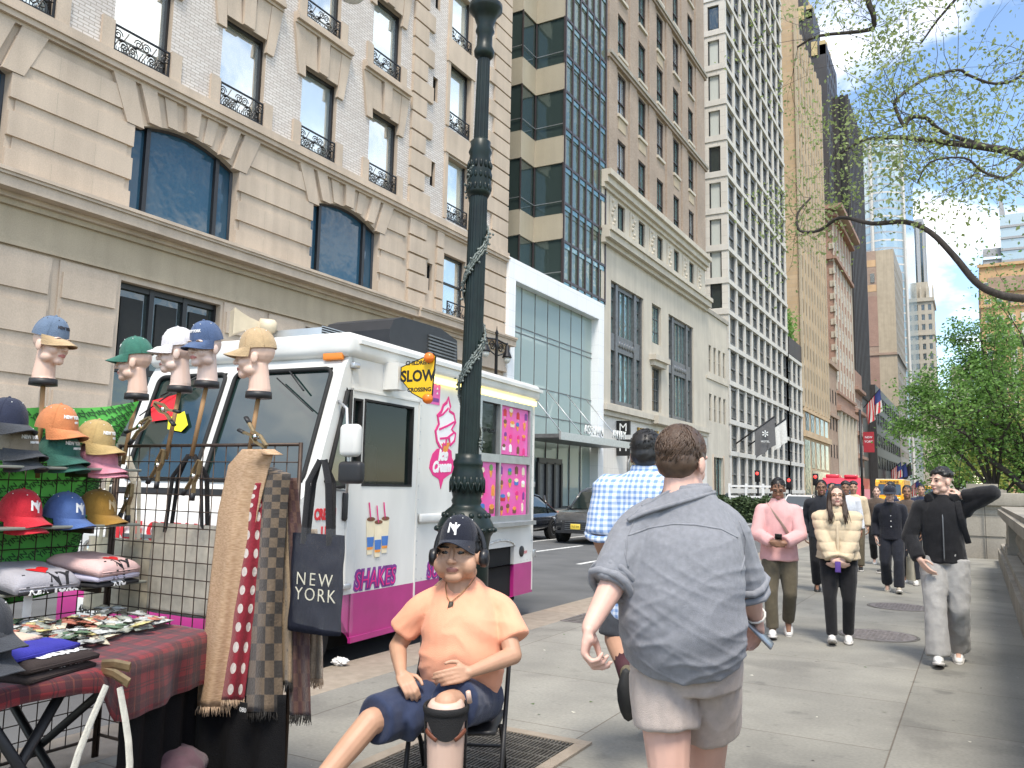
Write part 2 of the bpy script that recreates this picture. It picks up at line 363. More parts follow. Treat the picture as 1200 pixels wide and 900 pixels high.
for x,a,b_ in((-7.75,11,14),(-7.75,17,20.6),(-7.72,26,29),(-12.0,17,33),(-10.1,14,22.4),(-10.1,24.5,60),(-7.75,34,37)):
    g.box(x-.06,x+.06,a,b_,RZ+.001,RZ+.006,'road_paint')
for k in range(9):g.box(-20+k*1.75,-19.2+k*1.75,96,100,RZ+.001,RZ+.006,'road_paint')
g.build('road_markings',kind='structure')
# --- iron things let into the pavement
def manhole(x,y,r,label):
    t=thing('manhole_cover',label,'manhole cover',(x,y,0),'round iron covers in the sidewalk')
    g=MB();g.lathe([(r,0),(r,.004),(r*.94,.006),(r*.93,.002)],'steel_grate',40,(x,y,0));g.build('rim',t)
    g=MB();g.lathe([(r*.92,.001),(r*.92,.007),(0.001,.007)],'iron_cover',40,(x,y,0),smooth=False)
    for i in range(-8,9):
        for j in range(-8,9):
            if math.hypot(i,j)<8 and(i+j)%2:g.box(x+i*r*.1-r*.035,x+i*r*.1+r*.035,y+j*r*.1-r*.035,y+j*r*.1+r*.035,.007,.0105,'iron_cover')
    g.build('lid',t)
manhole(-1.02,10.2,.42,'nearer round iron manhole cover, just behind the feet of the woman in cream jacket')
manhole(-1.0,12.9,.42,'farther round iron manhole cover, beside the hanging pale tote bag')
t=thing('sidewalk_grate','rectangular steel ventilation grate under the folding chair','grate',(-2.75,4.3,0))
g=MB();g.box(-3.0,-2.2,3.5,4.8,.001,.004,'pit_black')
g.build('pit',t)
g=MB()
for i in range(33):x=-2.98+i*.0245;g.box(x,x+.008,3.5,4.8,.005,.014,'steel_grate')
for i in range(11):y=3.52+i*.12;g.box(-3.0,-2.2,y,y+.012,.0045,.0125,'steel_grate')
g.build('bars',t)
g=MB()
for a in((-3.08,-2.12,4.8,4.88),(-3.08,-2.12,3.42,3.5)):g.box(*a,.001,.016,'kerb_concrete')
for a in((-3.08,-3.0,3.5,4.8),(-2.2,-2.12,3.5,4.8)):g.box(*a,.001,.0155,'kerb_concrete')
g.build('surround',t)
t=thing('drain_cover','small worn square service cover by the kerb beyond the truck','service cover',(-4.55,9.3,0))
g=MB();g.box(-4.33,-3.9,9.0,9.7,.001,.007,'iron_cover');g.build('lid',t)
g=MB()
for k in range(6):g.box(-4.3,-3.93,9.06+k*.105,9.1+k*.105,.0075,.011,'steel_grate')
g.build('ribs',t)

# ------------------------------------------------------------------ windows on the street wall (plane of constant X, seen from +X)
def win_mesh(w,h,glass='glass_pale',fr='window_frame_black',fw=.1,cols=1,rows=1,mid=False,thick=.12,bw=.05,blind=None,arch=0):
    g=MB();top=h
    if arch:
        n=14;pts=[(0,0),(w,0)]+[(w*(1-i/n),h-arch+arch*math.sin(math.pi*i/n)**.9)for i in range(n+1)]
        g.add([(0,p[0],p[1])for p in pts],[tuple(range(len(pts)))],glass)
        ed=[V((.03,p[0],p[1]))for p in pts]
        g.tube(ed,fw*.7,fr,4,False,closed=True)
        for c in(.17,.83):g.box(-.02,thick,w*c-bw,w*c+bw,0,h-arch*.5,fr)
        return g.mesh('window')
    g.quad((0,0,0),(0,w,0),(0,w,h),(0,0,h),glass)
    g.box(-.01,thick,0,fw,0,h,fr);g.box(-.01,thick,w-fw,w,0,h,fr)
    g.box(-.01,thick-.003,fw,w-fw,0,fw,fr);g.box(-.01,thick-.003,fw,w-fw,h-fw,h,fr)
    for i in range(1,cols):g.box(-.01,thick*.6,w*i/cols-bw/2,w*i/cols+bw/2,fw,h-fw,fr)
    for i in range(1,rows):g.box(-.01,thick*.55,fw,w-fw,h*i/rows-bw/2,h*i/rows+bw/2,fr)
    if mid:g.box(-.01,thick*.8,fw,w-fw,h*mid-bw,h*mid+bw,fr)
    if blind:g.quad((.012,fw,h*blind),(.012,w-fw,h*blind),(.012,w-fw,h-fw),(.012,fw,h-fw),'curtain')
    return g.mesh('window')
def put_windows(parent,items,limit=100):
    """items: (mesh, (x,y,z), rotz) ; past the limit the farther ones become one part"""
    items=sorted(items,key=lambda it:(V(it[1])-EYE).length)
    for me,p,rz in items[:limit]:
        o=inst(me,'window',parent,V(p)-wloc(parent));o.rotation_euler.z=rz
    rest=items[limit:]
    if rest:
        g=MB()
        for me,p,rz in rest:
            mx=M.Translation(V(p))@M.Rotation(rz,4,'Z')
            b=len(g.v);g.v+=[tuple(mx@v.co)for v in me.vertices]
            for f in me.polygons:g.f.append([b+i for i in f.vertices]);g.m.append(g.mi(me.materials[f.material_index].name));g.s.append(False)
        g.build('windows',parent,kind='stuff',recalc=False)
# ------------------------------------------------------------------ 1 limestone building
B1=thing('limestone_building','ornate limestone and white brick building with arched blue windows above the ice cream truck','building',(XF,27,0))
g=MB();PT=lambda u,z,d:(XF-d,u,z)
LS,LD='limestone','limestone_dark'
bays=[9.25-9.6,9.25,18.85,28.45];BW=5.05
hs=[(b,b+4.6,.3,8.75)for b in bays]+[(b,b+BW,11.25,15.25)for b in bays]+[(39.7,42.1,.3,8.4),(39.7,42.1,11.5,15.2),(38.0,38.55,12.6,14.2)]
holes(g,-10,47.0,0,17.0,hs,PT,.5,LS)
for b in bays: # arched heads and voussoirs
    n=14;A=.62
    pts=[(b+BW*i/n,15.25-A+A*math.sin(math.pi*i/n)**.9)for i in range(n+1)]
    for i in range(n):
        p,q=pts[i],pts[i+1]
        g.quad(PT(p[0],p[1],-.003),PT(q[0],q[1],-.003),PT(q[0],15.3,-.003),PT(p[0],15.3,-.003),LS)
        g.quad(PT(p[0],p[1],-.003),PT(q[0],q[1],-.003),PT(q[0],q[1],.5),PT(p[0],p[1],.5),LD)
    for k in range(-3,4):
        c=b+BW/2;t=k/3.0
        zb=15.25-A+A*math.sin(math.pi*(.5+t*.5))**.9+.02
        wB=.28 if k%2==0 else .22;pr=.17 if k%2==0 else .07
        if abs(k)==3:wB=.36;pr=.15
        yb=c+t*BW*.5;yt=c+t*BW*.62;wT=wB*1.25
        vs=[]
        for x in(XF-.05,XF+pr):
            vs+=[(x,yb-wB,zb),(x,yb+wB,zb),(x,yt+wT,16.3),(x,yt-wT,16.3)]
        g.add(vs,[(0,1,2,3),(4,5,6,7),(0,1,5,4),(1,2,6,5),(2,3,7,6),(3,0,4,7)],LS)
# banded courses between the arched windows
segs=[(-10,bays[0])]+[(bays[i]+BW,bays[i+1])for i in range(3)]+[(bays[3]+BW,35.8)]
for a,b in segs:
    for k in range(4):
        z=11.27+k*1.27
        g.box(XF-.01,XF+.12,a+.002,b-.002,z,z+.82,LS)
        if z<15:g.box(XF-.01,XF+.05,a+.22,b-.22,z+.823,z+1.267,LS)
        for yj in(a+(b-a)*.34,a+(b-a)*.67):g.box(XF+.118,XF+.1225,yj,yj+.015,z+.02,z+.8,LD)
# cornice over the ground floor
for z0,z1,p in((8.98,9.12,.14),(9.12,9.3,.10),(9.3,10.25,.04),(10.25,10.45,.18),(10.45,10.62,.34),(10.62,10.98,.78),(10.98,11.08,.86),(11.08,11.2,.92)):
    g.box(XF-.02,XF+p,-10,36.2,z0+.001,z1,LS if p>.2 else 'tan_stone');g.box(XF-.02,XF+p+.16,36.2,47.0,z0+.001,z1,LS)
# piers with raised panels
for a,b in((-10,bays[0]),(bays[0]+4.6,bays[1]),(bays[1]+4.6,bays[2]),(bays[2]+4.6,bays[3]),(bays[3]+4.6,39)):
    n=max(1,round((b-a)/2.1));w_=(b-a)/n
    for i in range(n):
        y0=a+i*w_+.14;y1=a+(i+1)*w_-.14
        g.box(XF-.01,XF+.06,y0,y1,.5,8.9,LS)
        for k in range(6):
            z=.7+k*1.38;g.box(XF+.058,XF+.13,y0+.1,y1-.1,z+(.02 if k%2 else 0),z+(1.0 if k%2==0 else .9),LS)
# string course
for z0,z1,p in((16.3,16.42,.16),(16.42,16.62,.30),(16.62,16.7,.38),(16.7,17.02,.30)):
    g.box(XF-.02,XF+p,-10,47.05,z0+.001,z1,LS)
g.build('stone_front',B1)
# upper brick floors
g=MB();hs=[];uw=[]
ys=[3.5,8.3,13.1,17.75,22.65,27.4,32.4]
fl=[(17.1,21.15),(23.45,27.5),(29.8,33.9),(36.2,40.2)]
for z0,z1 in fl:
    for y in ys:hs.append((y,y+2.45,z0,z1));uw.append((y,z0))
for z0,z1 in((17.3,21.25),(23.05,27.3),(28.5,32.2),(34.3,38)):hs.append((39.7,42.1,z0,z1));uw.append((39.7,z0))
for z in(18.8,24.0,29.8):hs.append((38.0,38.5,z,z+1.5))
holes(g,-10,47.0,17.0,46,hs,PT,.45,'white_brick',LS)
g.build('brick_front',B1)
g=MB()
for(y,z0)in uw:
    z1=z0+4.05;last=y>39;g=MB()
    if not last:
        g.box(XF-.01,XF+.1,y-.5,y,z0-.08,z0+1.15,LS);g.build('jamb_stone',B1);g=MB();g.box(XF-.01,XF+.1,y+2.45,y+2.95,z0-.08,z0+1.15,LS);g.build('jamb_stone',B1);g=MB()
        for k,(yb,yt,w1,w2,p)in enumerate(((y+1.22,y+1.22,.30,.34,.22),(y+.5,y+.32,.4,.4,.10),(y+1.95,y+2.13,.4,.4,.10),(y-.12,y-.42,.22,.34,.13),(y+2.57,y+2.87,.22,.34,.13))):
            zb=z1 if k<3 else z1-.6
            vs=[]
            for x in(XF-.05,XF+p):vs+=[(x,yb-w1,zb),(x,yb+w1,zb),(x,yt+w2,z1+1.75),(x,yt-w2,z1+1.75)]
            g.add(vs,[(0,1,2,3),(4,5,6,7),(0,1,5,4),(1,2,6,5),(2,3,7,6),(3,0,4,7)],LS)
        for za,zb,p in((1.75,1.9,.2),(1.9,2.1,.36),(2.1,2.28,.28)):g.box(XF-.01,XF+p,y-.75,y+3.2,z1+za+.001,z1+zb,LS)
    else:
        g.box(XF-.01,XF+.1,y-.3,y,z0,z1,LS);g.build('jamb_stone',B1);g=MB();g.box(XF-.01,XF+.1,y+2.4,y+2.7,z0,z1,LS);g.build('jamb_stone',B1);g=MB()
        g.box(XF-.01,XF+.16,y-.35,y+2.75,z1+.001,z1+1.5,LS)
    g.build('lintel',B1)
g=MB()
for i in range(26): # quoins
    z=17.05+i*1.1
    e=.35 if i%2 else 0
    g.box(XF-.01,XF+.16,35.9,37.9-e*1.8,z,z+.98,LS)
g.build('quoin',B1);g=MB()
for i in range(26):
    z=17.05+i*1.1;e=.35 if i%2 else 0;g.box(XF-.01,XF+.16,44.3+e*1.8,47.02,z,z+.98,LS)
for i in range(5):
    z=11.3+i*1.02
    for a,b in((36.1,37.7+.3*(i%2)),(44.2-.4*(i%2),47.02),(38.8,39.5)):q=MB();q.box(XF-.01,XF+.14,a,b,z,z+.9,LS);q.build('quoin',B1)
g.build('quoin',B1)
g=MB();g.box(XF-30,XF-.55,-10,46.9,0,46,'interior_dark');g.build('core',B1)
aw=win_mesh(BW,4.0,'glass_blue',fw=.13,arch=.62,bw=.09,thick=.16)
uwm=[win_mesh(2.45,4.05,'glass_pale',fw=.13,mid=.5 if 0 else False,thick=.16),win_mesh(2.45,4.05,'glass_sky',fw=.13,thick=.16)]
it=[(aw,(XF-.40,b,11.25),0)for b in bays]+[(random.choice(uwm),(XF-.38,y,z),0)for y,z in uw if y<39]
rw=win_mesh(2.4,4.2,'glass_sky',fw=.12);it+=[(rw,(XF-.38,39.7,z),0)for y,z in uw if y>39]
it.append((win_mesh(2.4,3.7,'glass_pale',fw=.12,mid=.55),(XF-.4,39.7,11.5),0))
sl=win_mesh(.5,1.5,'glass_dark',fw=.06);it+=[(sl,(XF-.3,38.02,z),0)for z in(12.65,18.8,24.0,29.8)]
put_windows(B1,it)
def storefront(w,h):
    g=MB();g.quad((0,0,0),(0,w,0),(0,w,h),(0,0,h),'glass_dark')
    for i in range(4):y=w*i/3;g.box(-.01,.16,y-.1,y+.1,0,h,'window_frame_black')
    for z in(.1,2.9,h*.62,h-.12):g.box(-.01,.14,0,w,z-.1,z+.1,'window_frame_black')
    for i in range(3):
        y0=w*i/3+.3;y1=w*(i+1)/3-.3
        g.box(-.01,.06,y0,y1,h*.62+.4,h-.5,'interior_dark')
    return g.mesh('shop_window')
sf=storefront(4.6,8.45)
for b in bays:inst(sf,'shop_window',B1,(-.42,b-27,.3))
def railing(w,h=1.0):
    g=MB()
    for z in(.04,h):g.box(-.03,.03,0,w,z-.035,z+.035,'black_iron')
    for y in(.03,w-.03):g.box(-.03,.03,y-.03,y+.03,.04,h,'black_iron')
    n=4;p=w/n
    for i in range(n):
        cy=(i+.5)*p
        sg=1 if i%2 else-1
        for(oy,oz,r0,s2)in((-.13,.33,.2,1),(.14,.68,.2,-1)):
            pts=[]
            for k in range(19):
                a=k/18*3.4*math.pi;r=r0*(1-k/22)
                pts.append((0,cy+sg*(oy+s2*r*math.cos(a)),oz*h+r*math.sin(a)))
            g.tube(pts,.026,'black_iron',4,False)
        g.tube([(0,cy-p/2,.1),(0,cy-p*.2,h*.45),(0,cy+p*.2,h*.55),(0,cy+p/2,h-.1)],.026,'black_iron',4,False)
        g.sph((0,cy,h*.5),.07,'black_iron',8,6)
    for y in[i*.11 for i in range(int(w/.11))]:g.box(-.012,.012,y,y+.02,.05,h*.22,'black_iron')
    return g.mesh('railing')
rm=railing(2.4);rm2=railing(2.35,.95)
for(y,z)in uw:inst(rm if y<39 else rm2,'railing',B1,(.02 if y<39 else .0,y+.02-27,z+.04))
inst(rm2,'railing',B1,(.3,39.7-27,11.3))
# ------------------------------------------------------------------ 2 stepped glass building and white framed store
B2=thing('glass_building','tan and dark glass building with stepped corner and green curtain wall beside the lamp post','building',(XF,55,0))
X2=-29.5;X3=-33.5;Y2=53.4;Y3=55.7
bands=[(20.5,22.5),(26.6,28.8),(32.6,34.8),(38.7,41),(44.8,47)]
g=MB()
path=[(X3-6,Y2-4.5),(X3,Y2-4.5),(X3,Y2),(X2,Y2),(X2,Y3),(XF,Y3),(XF,Y3+.5)]
for a,b in bands:
    for i in range(len(path)-1):
        p,q=path[i],path[i+1];
        g.quad((p[0],p[1],a),(q[0],q[1],a),(q[0],q[1],b),(p[0],p[1],b),'spandrel_tan')
    for z in(a,b):
        g.add([(p[0],p[1],z)for p in path]+[(X3-6,64,z),(XF,64,z)][::-1],[tuple(range(len(path)+2))],'spandrel_tan')
    for i in range(1,len(path)-1):p=path[i];g.box(p[0]-.02,p[0]+.02,p[1]-.02,p[1]+.02,a,b,'limestone_dark')
g.build('spandrel',B2)
g=MB();g.box(X3-8,XF-.4,Y3+.9,64.2,0,52,'interior_dark');g.box(X3-8,X2-.6,Y2+.6,Y3+1,0,52,'interior_dark');g.box(X3-8,X3-.6,46,Y2+.6,17,52,'interior_dark');g.build('core',B2)
for z0,z1 in((16.9,20.5),(22.5,26.6),(28.8,32.6),(34.8,38.7),(41,44.8)):
    g=MB()
    for i in range(len(path)-2):
        p,q=V((path[i][0],path[i][1],0)),V((path[i+1][0],path[i+1][1],0));d=(q-p).normalized();nrm=V((-d.y,d.x,0))if 0 else V((d.y,-d.x,0))
        ins=-nrm*.12
        g.quad(p+ins+V((0,0,z0)),q+ins+V((0,0,z0)),q+ins+V((0,0,z1)),p+ins+V((0,0,z1)),'glass_smoke')
        g.box(q.x-.05,q.x+.05,q.y-.05,q.y+.05,z0,z1,'mullion_dark')
        g.box(min(p.x,q.x)-.02,max(p.x,q.x)+.02,min(p.y,q.y)-.02,max(p.y,q.y)+.02,z0+.95,z0+1.0,'steel')
    g.build('window',B2)
g=MB();g.quad((XF-.05,Y3+.2,17),(XF-.05,64.1,17),(XF-.05,64.1,52),(XF-.05,Y3+.2,52),'glass_green');g.build('curtain_glass',B2)
g=MB()
for i in range(7):y=Y3+.15+i*1.37;g.box(XF-.04,XF+.10,y-.08,y+.08,17,52,'mullion_dark')
for z in[17.3+k*3.05 for k in range(12)]:
    g.box(XF-.04,XF+.08,Y3+.1,64.1,z-.1,z+.1,'mullion_dark');g.box(XF-.045,XF+.02,Y3+.1,64.1,z-.5,z-.1,'glass_teal')
g.build('mullion',B2)
ST=thing('white_framed_store','glass fronted store in a broad white frame with flat grey canopy','store',(XF,55,0))
g=MB();WP='white_panel'
g.box(XF-6,XF+.35,46.95,47.9,0,16.8,WP);g.box(XF-6,XF+.35,62.1,63.2,0,16.8,WP);g.box(XF-6,XF+.35,47.9,62.1,15.35,16.8,WP)
g.build('frame',ST)
g=MB()
for z in(4.9,8.6,12.2):g.box(XF-7,XF-1.4,47.9,62.1,z,z+.5,'interior_pale')
g.box(XF-7.2,XF-7,47.9,62.1,0,16,'interior_pale');g.box(XF-7,XF-.5,47.7,47.9,0,15.3,'interior_pale');g.box(XF-7,XF-.5,62.1,62.3,0,15.3,'interior_pale')
for y in(49.5,52.0,55,58,60.5):g.box(XF-5.2,XF-4.7,y,y+.5,0,15.3,'limestone_pale')
for z in(5.4,9.1,12.7):
    for k in range(9):g.box(XF-6.2,XF-5.4,48.6+k*1.5,49.6+k*1.5,z,z+1.9,random.choice(['limestone_pale','tan_stone','interior_dark','glass_teal']))
g.build('interior',ST)
g=MB();g.quad((XF-.3,47.9,4.9),(XF-.3,62.1,4.9),(XF-.3,62.1,15.35),(XF-.3,47.9,15.35),'store_glass');g.build('glass_wall',ST)
g=MB()
for i in range(1,7):y=47.9+14.2*i/7;g.box(XF-.42,XF-.26,y-.025,y+.025,0,15.35,'metal_grey')
for z in(12.1,12.5,8.6,6.6):g.box(XF-.40,XF-.27,47.9,62.1,z-.03,z+.03,'metal_grey')
for i in range(7):
    y=47.9+14.2*i/7
    if i>2:g.tube([(XF-.5,y,5.2),(XF-.5,y+2,8.6)],.03,'letter_pale',4);g.tube([(XF-.5,y+2,5.2),(XF-.5,y,8.6)],.03,'letter_pale',4)
g.build('mullion',ST)
g=MB();g.quad((XF-.35,47.9,.1),(XF-.35,62.1,.1),(XF-.35,62.1,4.8),(XF-.35,47.9,4.8),'store_glass');g.build('shop_window',ST)
g=MB()
for y in(52.6,53.9,55.2,56.4):g.box(XF-.3,XF-.1,y-.13,y+.13,0,3.3,'window_frame_black')
g.box(XF-.3,XF-.1,52.6,56.4,3.2,3.6,'window_frame_black');g.quad((XF-.25,52.6,0),(XF-.25,56.4,0),(XF-.25,56.4,3.3),(XF-.25,52.6,3.3),'metal_grey');g.build('door',ST)
g=MB();g.box(XF-.2,XF+3.4,48.6,62.6,4.75,5.0,'metal_grey');g.box(XF+3.4,XF+3.52,48.6,62.6,4.62,5.12,'steel')
for y in(50,53.4,56.9,60.5):g.tube([(XF,y,8.5),(XF+3,y,5.05)],.04,'steel',6)
cn=g.build('canopy',ST)
words('ASSULIN',.9,'letter_pale',frame((XF+3.3,54.5,5.55),(0,1,0),(0,0,1),(1,0,0)),parent=cn,ext=.04)
words('AWAY',.9,'letter_pale',frame((XF+3.3,59.3,5.55),(0,1,0),(0,0,1),(1,0,0)),parent=cn,ext=.04)
# ------------------------------------------------------------------ 3 brown brick building on a limestone base
B3=thing('brick_office_building','tall brown brick building on a limestone base with big dark bay windows','building',(XF,79,0))
g=MB();hs=[];it=[]
cols=[66.9,72.2,77.5,82.8,88.2]
wm=win_mesh(2.0,4.0,'glass_teal','bronze_frame',fw=.13,cols=2,mid=.36,thick=.18);wm2=win_mesh(2.0,4.0,'glass_sky','bronze_frame',fw=.13,cols=2,mid=.36,thick=.18)
rows_=[29.5+5.75*k for k in range(7)]
rows_[0]=28.9
for z in rows_:
    for y in cols:hs.append((y,y+2.0,z,z+4.0));it.append((random.choice((wm,wm,wm2)),(XF-.26,y,z),0))
holes(g,64.4,94.5,28.7,70,hs,PT,.5,'brown_brick');g.quad((XF,94.5,22),(XF-20,94.5,22),(XF-20,94.5,70),(XF,94.5,70),'brown_brick');g.quad((XF,64.4,22),(XF-20,64.4,22),(XF-20,64.4,70),(XF,64.4,70),'brown_brick')
for i in range(6):
    y=[64.5,69.6,74.9,80.2,85.5,91][i];g.box(XF-.01,XF+.14,y,y+(1.8 if i<5 else 3.4),28.8,70,'brown_brick')
g.build('brick_front',B3)
g=MB()
for z in rows_:
    for y in cols:
        g.box(XF-.02,XF+.2,y-.15,y+2.15,z-.3,z-.02,'limestone_pale')
        if(int(y)+int(z))%2:g.box(XF-.02,XF+.05,y+.1,y+1.9,z-1.4,z-.32,'tan_stone')
for z in(39.8,51.4):g.box(XF-.02,XF+.45,64.3,94.9,z,z+.32,'grey_stone');g.box(XF-.02,XF+.3,64.3,94.9,z-.3,z-.001,'brown_brick')
g.build('stone_trim',B3)
g=MB();hs=[]
for y in cols:hs.append((y+.1,y+1.9,23.9,26.9));it.append((win_mesh(1.8,3.0,'glass_teal','bronze_frame',fw=.1,cols=2),(XF-.3,y+.1,23.9),0))
hs+=[(65.5,73.6,8.75,19.5),(81.0,89.6,8.75,19.5),(76.0,78.7,15.7,19.6),(76.0,78.7,9.0,13.4)]
holes(g,63.3,94.5,8.5,28.7,hs,PT,.55,'limestone_pale')
for z0,z1,p in((27.2,27.6,.25),(27.6,28.2,.55),(28.2,28.72,.85),(22.3,22.7,.35),(22.7,23.3,.75),(23.3,23.75,.95),(7.6,8.0,.3),(8.0,8.5,.6)):g.box(XF-.02,XF+p,63.3,94.5,z0+.001,z1,'limestone_pale')
g.box(XF,XF+1.0,75,83,7.7,8.45,'limestone_pale')
g.box(XF-.01,XF+.4,75.5,79.2,13.4,13.9,'limestone_pale');g.box(XF-.01,XF+.7,75.2,79.5,13.9,14.4,'limestone_pale')
for y in(65.0,69.9,75.2,80.5,85.8,91.2):
    g.box(XF-.01,XF+.1,y,y+1.3,24.2,26.9,'limestone_pale')
    for k in range(6):g.sph((XF+.1,y+.65+.3*math.sin(k*2),24.5+k*.42),.2,'limestone_pale',6,5)
g.build('stone_base',B3)
def baywin(w,h):
    g=MB();K='metal_grey'
    g.quad((0,0,0),(0,w,0),(0,w,h),(0,0,h),'glass_teal')
    for i in(0,.22,.78,1):y=w*i;g.box(-.01,.34,max(0,y-.28),min(w,y+.28),0,h,K)
    g.box(-.01,.25,0,w,h*.44,h*.58,K);g.box(-.01,.2,0,w,h-.4,h,K);g.box(-.01,.2,0,w,0,.4,K)
    for i in(.11,.36,.5,.64,.89):y=w*i;g.box(-.01,.14,y-.06,y+.06,0,h,K)
    for z in(.2,.33,.72,.86):g.box(-.01,.1,0,w*.22,h*z-.05,h*z+.05,K);g.box(-.01,.1,w*.78,w,h*z-.05,h*z+.05,K)
    for i in range(7):g.sph((.26,w*(.27+i*.077),h*.51),.35,K,8,6,sc=(.3,1,1))
    return g.mesh('bay_window')
bm_=baywin(8.1,10.75);bm2=baywin(8.6,10.75)
inst(bm_,'bay_window',B3,(-.5,65.5-79,8.75));inst(bm2,'bay_window',B3,(-.5,81-79,8.75))
mw=win_mesh(2.7,3.9,'glass_teal','metal_grey',fw=.14,cols=3,rows=3);it.append((mw,(XF-.4,76,15.7),0));it.append((win_mesh(2.7,4.4,'glass_dark','metal_grey',fw=.14,cols=3,rows=4),(XF-.4,76,9),0))
put_windows(B3,it)
g=MB();g.box(XF-20,XF-.6,64.6,94.3,.2,69,'interior_dark');g.build('core',B3)
g=MB();holes(g,63.3,94.5,0,7.6,[(69.5,78,.2,4.4),(84,92,.2,4.6)],PT,.4,'white_tile');g.build('shopfront',B3)
g=MB();g.quad((XF-.35,69.5,.2),(XF-.35,78,.2),(XF-.35,78,4.4),(XF-.35,69.5,4.4),'glass_dark');g.tube([(XF+.05,69.5,.2),(XF+.05,69.5,3.8),(XF+.05,70.1,4.4),(XF+.05,78,4.4),(XF+.05,78,.2)],.16,'metal_grey',6);g.build('shop_window',B3);g=MB()
g.quad((XF-.3,84,.2),(XF-.3,92,.2),(XF-.3,92,4.6),(XF-.3,84,4.6),'glass_teal');g.build('shop_window',B3)
g=MB()
words_me=words('KERRY',1.9,'gold_sign',frame((XF+.1,74.6,6.35),(0,1,0),(0,0,1),(1,0,0)),'sign_lettering',B3,.08,.03)
words('STUDIOS',.8,'gold_sign',frame((XF+.1,75.2,5.0),(0,1,0),(0,0,1),(1,0,0)),'sign_lettering',B3,.06,.02)
B3s=thing('blade_sign','small black double blade sign on white tiled shopfront next to the gold letters','sign',(XF,67,5))
g=MB();g.box(XF,XF+.5,66.9,67.0,7.25,7.32,'black_iron');g.box(XF+.05,XF+1.25,66.8,67.05,6.1,7.3,'letter_black');g.box(XF+.05,XF+1.25,66.8,67.05,4.3,5.7,'letter_black');g.box(XF+.1,XF+.2,66.88,66.98,4.3,7.2,'black_iron')
g.build('panel',B3s)
for z in(6.7,5.0):
    g=MB();add_mesh(g,words('M',1.0,'letter_pale',frame((XF+.65,66.79,z),(1,0,0),(0,0,1),(0,-1,0)),ext=.01),'letter_pale');g.build('lettering',B3s)
# low building
B3b=thing('low_limestone_building','plain narrow limestone building with two rows of four slit windows','building',(XF,99,0))
g=MB();hs=[];it=[];sm=win_mesh(1.1,3.2,'glass_dark','grey_stone',fw=.08,mid=.5)
for z in(15.4,9.6):
    for k in range(4):y=95.7+k*2.1;hs.append((y,y+1.1,z,z+3.2));it.append((sm,(XF-.25,y,z),0))
hs.append((97.2,101.6,.2,5.4))
holes(g,94.5,104.4,0,22.6,hs,PT,.35,'limestone_pale');g.box(XF-.02,XF+.2,94.5,104.4,22.4,22.9,'grey_stone');g.box(XF-.02,XF+.15,94.5,104.4,14.5,14.8,'limestone_pale');g.box(XF-.02,XF+.1,96.9,97.2,0,5.7,'limestone');g.box(XF-.02,XF+.1,101.6,101.9,0,5.7,'limestone')
g.quad((XF,94.5,22.6),(XF,104.4,22.6),(XF-20,104.4,22.6),(XF-20,94.5,22.6),'grey_stone')
g.build('wall',B3b);put_windows(B3b,it);g=MB();g.quad((XF-.3,97.2,.2),(XF-.3,101.6,.2),(XF-.3,101.6,5.4),(XF-.3,97.2,5.4),'glass_teal')
for k in range(1,3):g.box(XF-.3,XF-.15,97.2+k*1.46,97.26+k*1.46,.2,5.4,'bronze_frame')
g.build('shop_window',B3b);g=MB();g.box(XF-18,XF-.4,94.7,104.2,.2,22.3,'interior_dark');g.build('core',B3b)
# ------------------------------------------------------------------ 4 white grid tower
B4=thing('white_grid_tower','white concrete tower with a deep grid of pillars and dark windows','building',(XF,125,0))
zb=[1.2,5.9,9.9,14.9,19.6,24.1]+[28.2,32.6]+[37.6+5*k for k in range(13)]
Ye=143.5;Yl=156;WSn='white_stone'
g=MB();it=[]
cw=win_mesh(3.6,3.9,'glass_dark','window_frame_black',fw=.35,mid=.38,thick=.2,bw=.12)
nA=9;pA=(Ye-105.4)/nA
def grid(y0,y1,n,z0,z1,first=0):
    p=(y1-y0)/n
    for i in range(n+1):g.box(XF-.5,XF,y0+i*p-.36,y0+i*p+.36,z0,z1,WSn)
    for z in zb:
        if z0<=z<=z1:g.box(XF-.5,XF+.12,y0-.45,y1+.45,z,z+.6,WSn)
    return p
grid(105.4,Ye,nA,0,97.5);grid(Ye,Yl,3,0,24.8)
nm=win_mesh(pA-.9,4.1,'glass_slot','metal_grey',fw=.3,mid=.4,thick=.22,bw=.12)
for z in zb[:-1]:
    for i in range(nA):it.append((nm,(XF-.42,105.4+i*pA+.45,z+.76),0))
    if z<20:
        for i in range(3):it.append((nm,(XF-.42,Ye+i*4.17+.3,z+.76),0))
g.build('grid_front',B4)
g=MB();PT2=lambda u,z,d:(u,104.98+d,z);hs=[]
sw=win_mesh(1.55,3.9,'curtain','window_frame_black',fw=.16,thick=.15)
sd=win_mesh(1.55,3.9,'glass_dark','window_frame_black',fw=.16,thick=.15)
for k,z in enumerate(zb[5:-1]):hs.append((-29.35,-27.8,z+.85,z+4.3));it.append((sw if k%4 else sd,(-29.35,105.3,z+.72),-math.pi/2))
holes(g,-45,XF-.002,0,97.5,hs,PT2,.4,'panel_stone')
for z in zb:g.box(-45,XF+.1,104.85,104.99,z,z+.75,WSn)
g.quad((-45,105,97.5),(XF,105,97.5),(XF,Ye,97.5),(-45,Ye,97.5),WSn)
g.build('side_wall',B4)
it2=[]
for me,p,rz in it:
    if rz:p=(p[0],p[1],p[2])
    it2.append((me,p,rz))
put_windows(B4,it2)
g=MB();g.box(-44,XF-.6,105.6,Ye,.1,97,'interior_dark');g.box(-44,XF-.6,Ye,Yl,.1,24.2,'interior_dark');g.box(-44,XF-.02,Yl-.3,Yl+.3,0,24.8,WSn);g.build('core',B4)
